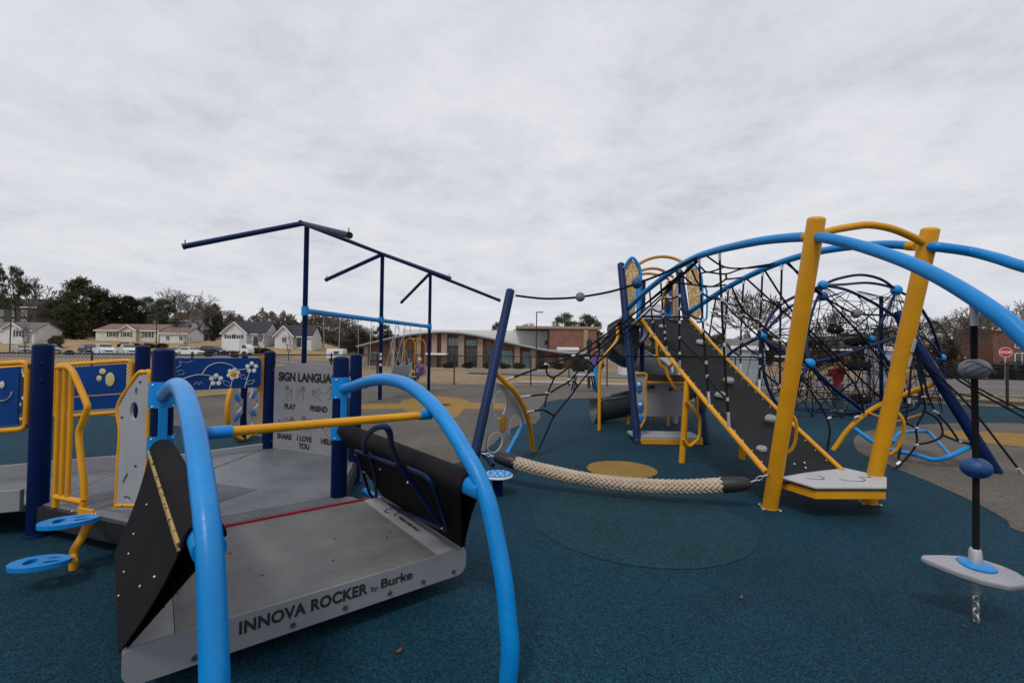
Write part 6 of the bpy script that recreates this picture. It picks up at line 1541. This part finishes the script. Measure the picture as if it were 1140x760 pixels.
tree_px('bare_red', 361, 130, 345, 'rusty leafless tree just right of the first swing post', 2.1, 1.2, name='bare_tree')
tree_px('bare1', 379, 126, 350, 'brown leafless tree standing behind the swing chains', 3.3, 1.2, name='bare_tree')
tree_px('ever2', 397, 130, 358, 'dark evergreen left of the school roof end', 1.1, .9, name='evergreen_tree')
tree_px('pine2', 427, 140, 360, 'pine just left of the middle swing post above the school roof', .4, 1.0, name='pine_tree')
tree_px('bare_red', 410, 145, 362, 'low rusty leafless tree behind the school roof end', .2, 1.5, name='bare_tree')
tree_px('pine2', 553, 140, 357, 'small pine top peeking over the white hall beside the leaning mast', .8, .6, name='pine_tree')
tree_px('pine2', 629, 128, 346.5, 'left one of two dense pines above the brick hall', .5, 1.0, name='pine_tree')
tree_px('pine2', 655, 132, 348.5, 'right one of two dense pines above the brick hall', 2.5, .95, name='pine_tree')
tree_px('bare2', 592, 150, 358, 'faint leafless tree above the white hall left of the lamp post', .1, .8, name='bare_tree')
tree_px('ever1', 730, 50, 366, 'dark evergreen seen under the tower between post and ramp', .6, .8, name='evergreen_tree')
tree_px('ever2', 714, 58, 380, 'low olive shrubby tree behind the spiral slide', 1.6, 1.0, name='evergreen_tree')
tree_px('bare1', 848, 46, 318, 'large leafless tree behind the ladder net and the farther blue arch', .7, .95, name='bare_tree')
tree_px('ever1', 850, 60, 368, 'dark evergreen behind the left side of the dome', 2.4, 1.0, name='evergreen_tree')
tree_px('ever1', 800, 62, 370, 'dark evergreen behind the pale grey shed', .4, 1.0, name='evergreen_tree')
tree_px('ever2', 945, 70, 366, 'dark evergreen behind the brown brick house inside the dome outline', 1.8, 1.0, name='evergreen_tree')
tree_px('ever1', 990, 78, 362, 'olive evergreen left of the right slanted yellow post', .1, 1.2, name='evergreen_tree')
tree_px('bare2', 925, 62, 345, 'leafless tree behind the top of the dome', 2.2, 1.0, name='bare_tree')
tree_px('bare3', 1065, 58, 338, 'large grey leafless tree left of the brick flats', 1.1, .9, name='bare_tree')
tree_px('bare2', 1048, 64, 352, 'slim leafless tree between the dome and the brick flats', .2, .9, name='bare_tree')
tree_px('ever2', 1050, 66, 372, 'dark brushy evergreen at the left end of the brick flats', .9, .9, name='evergreen_tree')
tree_px('bare1', 1128, 78, 330, 'leafless tree showing above the roof of the brick flats', 2.8, .9, name='bare_tree')
tree_px('bare2', 1098, 80, 345, 'pale leafless tree behind the left half of the brick flats', 1.9, 1.0, name='bare_tree')
tree_px('bare3', 1030, 54, 346, 'leafless tree behind the right edge of the dome', 3.1, .9, name='bare_tree')
tree_px('bare1', 1082, 60, 342, 'dense leafless tree standing against the left end of the brick flats', 1.7, .8, name='bare_tree')
tree_px('ever2', 905, 50, 376, 'dark evergreen seen through the left half of the dome', 2.9, 1.1, name='evergreen_tree')
tree_px('bare3', 965, 50, 358, 'leafless tree seen through the middle of the dome', .6, .9, name='bare_tree')
tree_px('ever1', 965, 48, 384, 'low dark bushy evergreen seen through the middle of the dome', 1.2, 1.6, name='evergreen_tree')
tree_px('ever1', 1018, 50, 382, 'low dark bushy evergreen beside the right slanted post', 4.2, 1.4, name='evergreen_tree')
for k, (px, Y, ty, w_) in enumerate(((207, 84, 372, 1.0), (290, 80, 366, 1.0), (322, 74, 372, .9), (29, 86, 362, 1.0), (544, 58, 379, .9))):
    tree_px('sapling', px, Y, ty, ('thin leafless sapling by the street before the cream house end', 'thin leafless sapling before the white gabled house', 'thin leafless sapling before the house with twin gables', 'thin leafless sapling in front of the white one-storey house', 'thin leafless sapling on the lawn before the school windows')[k], .7 * k, w_, name='sapling')
def shrub_row(key, pts, h, wide, labels, nm, ct, group=None):
    for i, (x, y) in enumerate(pts): tree(key, x, y, h, labels[i] if isinstance(labels, (list, tuple)) else labels, nm, ct, group, rot=1.3 * i, wide=wide)
shrub_row('shrub', [at(62, 106)], 3.4, .62, ['brown rounded shrub at the right end of the white one-storey house'], 'shrub', 'shrub')
shrub_row('shrub', [at(x, 108) for x in (138, 152, 166, 180)], 1.3, 1.5, 'low dark brown foundation shrub in the row below the cream house windows', 'shrub', 'shrub', 'foundation shrubs of the cream house')
shrub_row('hedge', [at(x, 103) for x in (287, 297)], 1.3, 1.3, 'low dark shrub under the window of the white gabled house', 'shrub', 'shrub', 'shrubs of the white gabled house')
shrub_row('hedge', [at(x, 76) for x in (447, 460, 500, 521, 545, 562, 578, 604, 622)], 1.1, 1.2, 'clipped dark green shrub along the foot of the school wall', 'shrub', 'shrub', 'shrubs along the school wall')
shrub_row('hedge', [(30 + 3.0 * i, 31 - 1.35 * i) for i in range(9)], 1.25, 2.2, 'dark clipped bush of the roadside hedge in front of the brick flats', 'hedge_bush', 'hedge', 'roadside hedge bushes')
shrub_row('shrub', [at(x, 72) for x in (42, 78, 168, 192, 232, 262)], .9, 1.1, 'low brown clump of dormant planting along the near edge of the car park', 'shrub', 'shrub', 'planting along the car park')
tree(*('shrub',), *at(663, 60), 2.2, 'olive shrub on the lawn behind the blue post', 'shrub', 'shrub', wide=.8)
tree(*('hedge',), *at(646, 56), 2.0, 'dark round shrub under the right end of the school roof', 'shrub', 'shrub', wide=.8)
# far woods closing the horizon: nobody could count these
r_ = random.Random(5)
def woods(n_, arc0, arc1, R0_, R1_, hh, mat, label):
    mb = MB()
    for i in range(n_):
        a_ = r_.uniform(arc0, arc1); y = r_.uniform(R0_, R1_); x = y * a_
        crest = hh * (.72 + .16 * math.sin(a_ * 47 + R0_) + .12 * math.sin(a_ * 113 + 1) + .10 * math.sin(a_ * 271))
        zz = land(x, y) + crest * r_.random() ** .7; q = V((x, y, zz)); s_ = r_.uniform(.4, 1.1)
        a1 = V((r_.gauss(0, .7), r_.gauss(0, .7), r_.gauss(0, 1.3))).normalized(); a2 = a1.orthogonal().normalized() * (s_ * .30); a1 = a1 * s_
        k_ = len(mb.v); mb.v += [q - a1 - a2, q + a1 - a2 * .2, q + a1 * .9 + a2, q - a1 + a2 * .6]; mb.face((k_, k_ + 1, k_ + 2, k_ + 3))
    tag(mb.obj('distant_woods', mat), label, 'woods', kind='stuff')
woods(34000, -1.6, 1.7, 190, 215, 10.0, 'woods_a', 'grey brown leafless winter woods closing the horizon')
woods(15000, -1.3, -.26, 150, 168, 4.6, 'woods_b', 'dark brown green thicket on the slope behind the houses')
woods(11000, .40, 1.6, 88, 98, 5.0, 'woods_a', 'brown leafless thicket behind the brick flats and the dome')

# ================================================================== vehicles, lamps, signs, small things
def car(label, x, y, yaw, paintm, kind='car', name='parked_car'):
    z0 = land(x, y) + .06; c = V((x, y, z0)); t = thing(name, c, label, 'car' if kind != 'pickup' else 'pickup', 'vehicles in the car park')
    R_ = Matrix.Rotation(yaw, 3, 'Z'); W = lambda a, b, z_: c + R_ @ V((a, b, z_))
    L_, H_, B_ = (4.6, 1.46, .90) if kind == 'car' else ((5.6, 1.85, .98) if kind == 'pickup' else (4.7, 1.72, .94))
    k = H_ / 1.46
    low = [(-L_ / 2, .32), (-L_ / 2, .78 * k), (-L_ / 2 + .12, .92 * k), (L_ / 2 - 1.35, .94 * k), (L_ / 2 - .25, .78 * k), (L_ / 2, .62 * k), (L_ / 2, .30), (L_ / 2 - .1, .22), (-L_ / 2 + .1, .22)]
    rows = []
    for s_, kx, kz in ((-1, .97, .0), (-.96, 1, .0), (.96, 1, .0), (1, .97, .0)): rows.append([W(px * kx, B_ * s_, pz) for px, pz in low + [low[0]]])
    mb = MB(); mb.grid(rows, False); mb.prism([W(px * .97, -B_, pz) for px, pz in low], R_ @ V((0, .001, 0))); mb.prism([W(px * .97, B_ - .001, pz) for px, pz in low], R_ @ V((0, .001, 0))); body = mb.obj('body', paintm, t)
    if kind == 'pickup': cab = [(-.55, .96 * k), (-.45, H_ - .04), (-.2, H_), (.55, H_), (1.25, .95 * k)]
    elif kind == 'suv': cab = [(-2.2, .93 * k), (-2.05, H_ - .05), (-1.8, H_), (.35, H_), (1.15, .93 * k)]
    else: cab = [(-1.9, .93 * k), (-1.1, H_ - .03), (-.7, H_), (.25, H_), (1.05, .93 * k)]
    rows = []
    for s_, in_ in ((-1, .0), (1, .0)):
        rows.append([W(px, s_ * B_ * (.96 if pz < H_ - .2 else .80), pz) for px, pz in cab])
    mb = MB(); mb.grid(rows, False)
    for rw in rows: k_ = len(mb.v); mb.v += rw; mb.face(range(k_, k_ + len(rw)))
    mb.obj('cabin', paintm, t)
    mb = MB(); f0, f1 = V(cab[-1] + (0,)), V(cab[-2] + (0,))
    def wq(pa, pb, s0=.12, s1=.85):
        return [W(pa[0] + (pb[0] - pa[0]) * s0 + .02 * (1 if pa[0] > 0 else -1), -B_ * (.92 - .12 * s0), pa[1] + (pb[1] - pa[1]) * s0 + .02), W(pa[0] + (pb[0] - pa[0]) * s0 + .02 * (1 if pa[0] > 0 else -1), B_ * (.92 - .12 * s0), pa[1] + (pb[1] - pa[1]) * s0 + .02), W(pa[0] + (pb[0] - pa[0]) * s1 + .02 * (1 if pa[0] > 0 else -1), B_ * (.92 - .14 * s1), pa[1] + (pb[1] - pa[1]) * s1 + .02), W(pa[0] + (pb[0] - pa[0]) * s1 + .02 * (1 if pa[0] > 0 else -1), -B_ * (.92 - .14 * s1), pa[1] + (pb[1] - pa[1]) * s1 + .02)]
    mb.quad(*wq(cab[-1], cab[-2])); mb.obj('windscreen', 'glass', t)
    mb = MB(); mb.quad(*wq(cab[0], cab[1])); mb.obj('rear_window', 'glass', t)
    zl, zh = .97 * k, H_ - .12
    for s_ in (-1, 1):
        xa, xb = cab[0][0] + .25, cab[-1][0] - .25; xa2, xb2 = cab[1][0] + .12, cab[-2][0] - .05; y1, y2 = s_ * (B_ * .95 + .005), s_ * (B_ * .835 + .01)
        mb = MB(); mb.quad(W(xa, y1, zl), W(xb, y1, zl), W(xb2, y2, zh), W(xa2, y2, zh)); mb.obj('side_window', 'glass', t)
    for a in (-L_ * .30, L_ * .32):
        for s_ in (-1, 1):
            ax = R_ @ V((0, s_, 0)); mb = MB(); mb.disc(W(a, s_ * (B_ - .20), .34 * (1.1 if kind == 'pickup' else 1)), .34 * (1.1 if kind == 'pickup' else 1), .22, 18, ax); wl = mb.obj('wheel', 'tyre', t)
            mb = MB(); mb.disc(W(a, s_ * (B_ + .018), .34 * (1.1 if kind == 'pickup' else 1)), .21, .02, 14, ax); mb.obj('rim', 'steel', wl)
    for s_ in (-1, 1):
        mb = MB(); mb.box(W(L_ / 2 - .05, s_ * B_ * .72, .66 * k), (.12, .36, .16), R_, .02); mb.obj('headlight', 'lamp', t)
        mb = MB(); mb.box(W(-L_ / 2 + .02, s_ * B_ * .8, .74 * k), (.08, .2, .22), R_, .02); mb.obj('tail_light', 'stopred', t)
    mb = MB(); mb.box(W(L_ / 2 + .01, 0, .52 * k), (.05, 1.0, .2), R_, .01); mb.obj('grille', 'black', t)
    return t
for px, Y, yaw, pm, kd, lb in ((99, 86, -.55, 'cardark', 'suv', 'dark navy car parked left of the two white pickups'), (116, 80, -.62, 'carwhite', 'pickup', 'white pickup beside the dark navy car'), (142, 82, -.62, 'carwhite', 'pickup', 'white pickup parked right of the other white pickup'),
      (25, 88, -.5, 'carsilver', 'car', 'silver car under the slender pine, half hidden by the far fence'), (56, 90, -.4, 'carsilver', 'suv', 'grey car left of the dark navy car'), (200, 88, -.3, 'carsilver', 'car', 'silver car just right of the round navy deck posts'), (218, 92, -.3, 'carred', 'car', 'maroon car under the leafless spreading tree'),
      (238, 86, -.2, 'cardark', 'suv', 'dark car left of the white box truck'), (212, 82, -.2, 'carwhite', 'car', 'white car in the front row below the small pale garage')):
    q = at(px, Y); car(lb, q[0], q[1], yaw, pm, kd, 'parked_car' if kd != 'pickup' else 'pickup_truck')
# box truck
q = at(265, 88); z0 = land(*q) + .06; bt = thing('box_truck', (*q, z0), 'white box truck parked before the white gabled house', 'truck')
c = V((*q, z0)); mb = MB(); mb.box(c + V((-.7, 0, 2.0)), (3.4, 2.3, 2.3), bevel=.06); mb.obj('cargo_box', 'carwhite', bt)
mb = MB(); pr = [c + V((1.05, -1.0, .5)), c + V((2.6, -1.0, .5)), c + V((2.6, -1.0, 1.3)), c + V((2.0, -1.0, 2.15)), c + V((1.05, -1.0, 2.2))]; mb.prism(pr, (0, 2.0, 0)); mb.obj('cab', 'carwhite', bt)
mb = MB(); mb.quad(c + V((1.35, -1.01, 1.35)), c + V((2.3, -1.01, 1.35)), c + V((1.98, -1.01, 2.0)), c + V((1.35, -1.01, 2.0))); mb.obj('side_window', 'glass', bt)
mb = MB(); mb.box(c + V((.2, 0, .62)), (4.6, 1.6, .22)); mb.obj('chassis', 'black', bt)
for a in (-1.5, 1.8):
    for s_ in (-1, 1): mb = MB(); mb.disc(c + V((a, s_ * .8, .42)), .42, .28, 18, V((0, s_, 0))); mb.obj('wheel', 'tyre', bt)
# camper
q = at(375, 86); z0 = land(*q) + .06; cv = thing('camper_trailer', (*q, z0), 'white camper trailer parked beyond the street behind the swing chains', 'trailer'); c = V((*q, z0))
mb = MB(); mb.box(c + V((0, 0, 1.5)), (3.2, 2.1, 1.9), bevel=.25); mb.obj('body', 'carwhite', cv)
mb = MB(); mb.box(c + V((.3, -1.06, 1.8)), (.9, .03, .5)); mb.obj('window', 'glass', cv)
for a in (-.6, .5): mb = MB(); mb.disc(c + V((a, -1.0, .36)), .36, .25, 16, V((0, -1, 0))); mb.obj('wheel', 'tyre', cv)
mb = MB(); mb.tube([c + V((1.5, 0, .6)), c + V((2.6, 0, .5))], .06, 8); mb.obj('tow_bar', 'black', cv)
def lamp(px, Y, top_y, label, arm=1.0, z=None):
    q = P(px, top_y, Y); z0 = land(q.x, q.y); t = thing('street_lamp', (q.x, q.y, z0), label, 'street lamp')
    mb = MB(); mb.tube([V((q.x, q.y, z0)), V((q.x, q.y, z0 + .5)), V((q.x, q.y, q.z))], [.14, .09, .07], 10); mb.obj('pole', 'black', t)
    mb = MB(); mb.tube([V((q.x, q.y, q.z - .05)), V((q.x + arm, q.y, q.z - .03))], .05, 8); mb.obj('arm', 'black', t)
    mb = MB(); mb.box((q.x + arm, q.y, q.z - .06), (.75, .32, .12), bevel=.03); mb.obj('lamp_head', 'black', t)
lamp(597.5, 62, 347, 'black street lamp in front of the white hall', .55); lamp(13, 78, 330, 'black street lamp below the slender pine'); lamp(175, 78, 341, 'black street lamp before the right end of the cream house', .4)
# stop sign
q = P(1119, 392, 23.5); z0 = land(q.x, q.y); st = thing('stop_sign', (q.x, q.y, z0), 'red octagonal stop sign on a thin post beside the road', 'road sign')
ex = V((.9, -.42, 0)).normalized(); nr_ = V((-.42, -.9, 0)).normalized()
mb = MB(); mb.tube([V((q.x, q.y, z0)), V((q.x, q.y, q.z + .25))], .03, 8); mb.obj('sign_post', 'steel', st)
qq = q + nr_ * .05
oct_ = lambda r: [(r * math.cos(math.pi / 8 + math.pi / 4 * i), r * math.sin(math.pi / 8 + math.pi / 4 * i)) for i in range(8)]
sb = panel('sign_rim', [oct_(.27)], .012, qq, ex, UP, 'white', st)
panel('sign_face', [oct_(.245)], .012, qq + nr_ * .006, ex, UP, 'stopred', sb)
text('lettering', 'STOP', .17, qq + nr_ * .014 + UP * -.06, ex, UP, 'white', sb, .005, .002, 'CENTER')
# small play posts on the far side of the surface
b_ = G(663, 435.5); bp = thing('play_post', b_, 'blue play post with a purple and white panel on the far edge of the surface', 'play post')
mb = MB(); mb.tube([b_, b_ + UP * 1.0], .08, 12); mb.obj('post', 'blue', bp)
mb = MB(); mb.box(b_ + UP * 1.12, (.34, .08, .42), bevel=.03); mb.obj('post_panel', 'jacket_purple', bp)
b_ = G(650, 436); tb = thing('play_table', b_, 'small dark blue framed play table left of the blue play post', 'play table')
mb = MB(); mb.box(b_ + UP * .62, (.75, .55, .05), bevel=.015); mb.obj('table_top', 'bucket', tb)
for sx_ in (-1, 1):
    for sy_ in (-1, 1): mb = MB(); mb.tube([b_ + V((.42 * sx_, .3 * sy_, 0)), b_ + V((.3 * sx_, .2 * sy_, .6))], .025, 8); mb.obj('leg', 'navy', tb)
b_ = G(655.5, 432); cpole = thing('camera_pole', b_, 'dark pole with a small boxed camera on the far edge of the surface', 'pole')
mb = MB(); mb.tube([b_, V((b_.x, b_.y, P(655.5, 377, b_.y).z))], .06, 10); mb.obj('pole', 'black', cpole)
mb = MB(); q = P(655.5, 384, b_.y); mb.box(q + V((0, -.1, 0)), (.2, .2, .42), bevel=.03); mb.obj('camera_box', 'black', cpole)
mb = MB(); q = P(654, 399, b_.y); mb.box(q + V((0, -.08, 0)), (.12, .12, .12), bevel=.02); mb.obj('camera_eye', 'white', cpole)
# fallen leaves
r_ = random.Random(4)
for i, (px, py, lb) in enumerate(((757, 570.5, 'curled brown dead leaf on the teal dot of the surface'), (825, 666, 'brown dead leaf on the open blue surface in the foreground'), (1073, 697, 'tiny pale dead leaf near the anchor chain of the pod'), (444, 726, 'reddish dead leaf near the foot of the right arch'))):
    p = G(px, py, .012); t = None; mb = MB(); L_ = .019 if i != 2 else .010; a_ = r_.uniform(0, 6); e1 = V((math.cos(a_), math.sin(a_), 0)); e2 = V((-math.sin(a_), math.cos(a_), 0))
    rows = [[p + e1 * (L_ * x_) + e2 * (L_ * .45 * y_ * math.sqrt(max(0, 1 - x_ * x_))) + UP * (L_ * .5 * y_ * y_ + .008 * x_ * x_) for y_ in (-1, -.5, 0, .5, 1)] for x_ in (-1, -.6, -.2, .2, .6, 1)]
    mb.grid(rows); tag(mb.obj('fallen_leaf', 'leaf'), lb, 'leaf')
for o in list(bpy.data.objects):
    if '_org' in o: del o['_org']
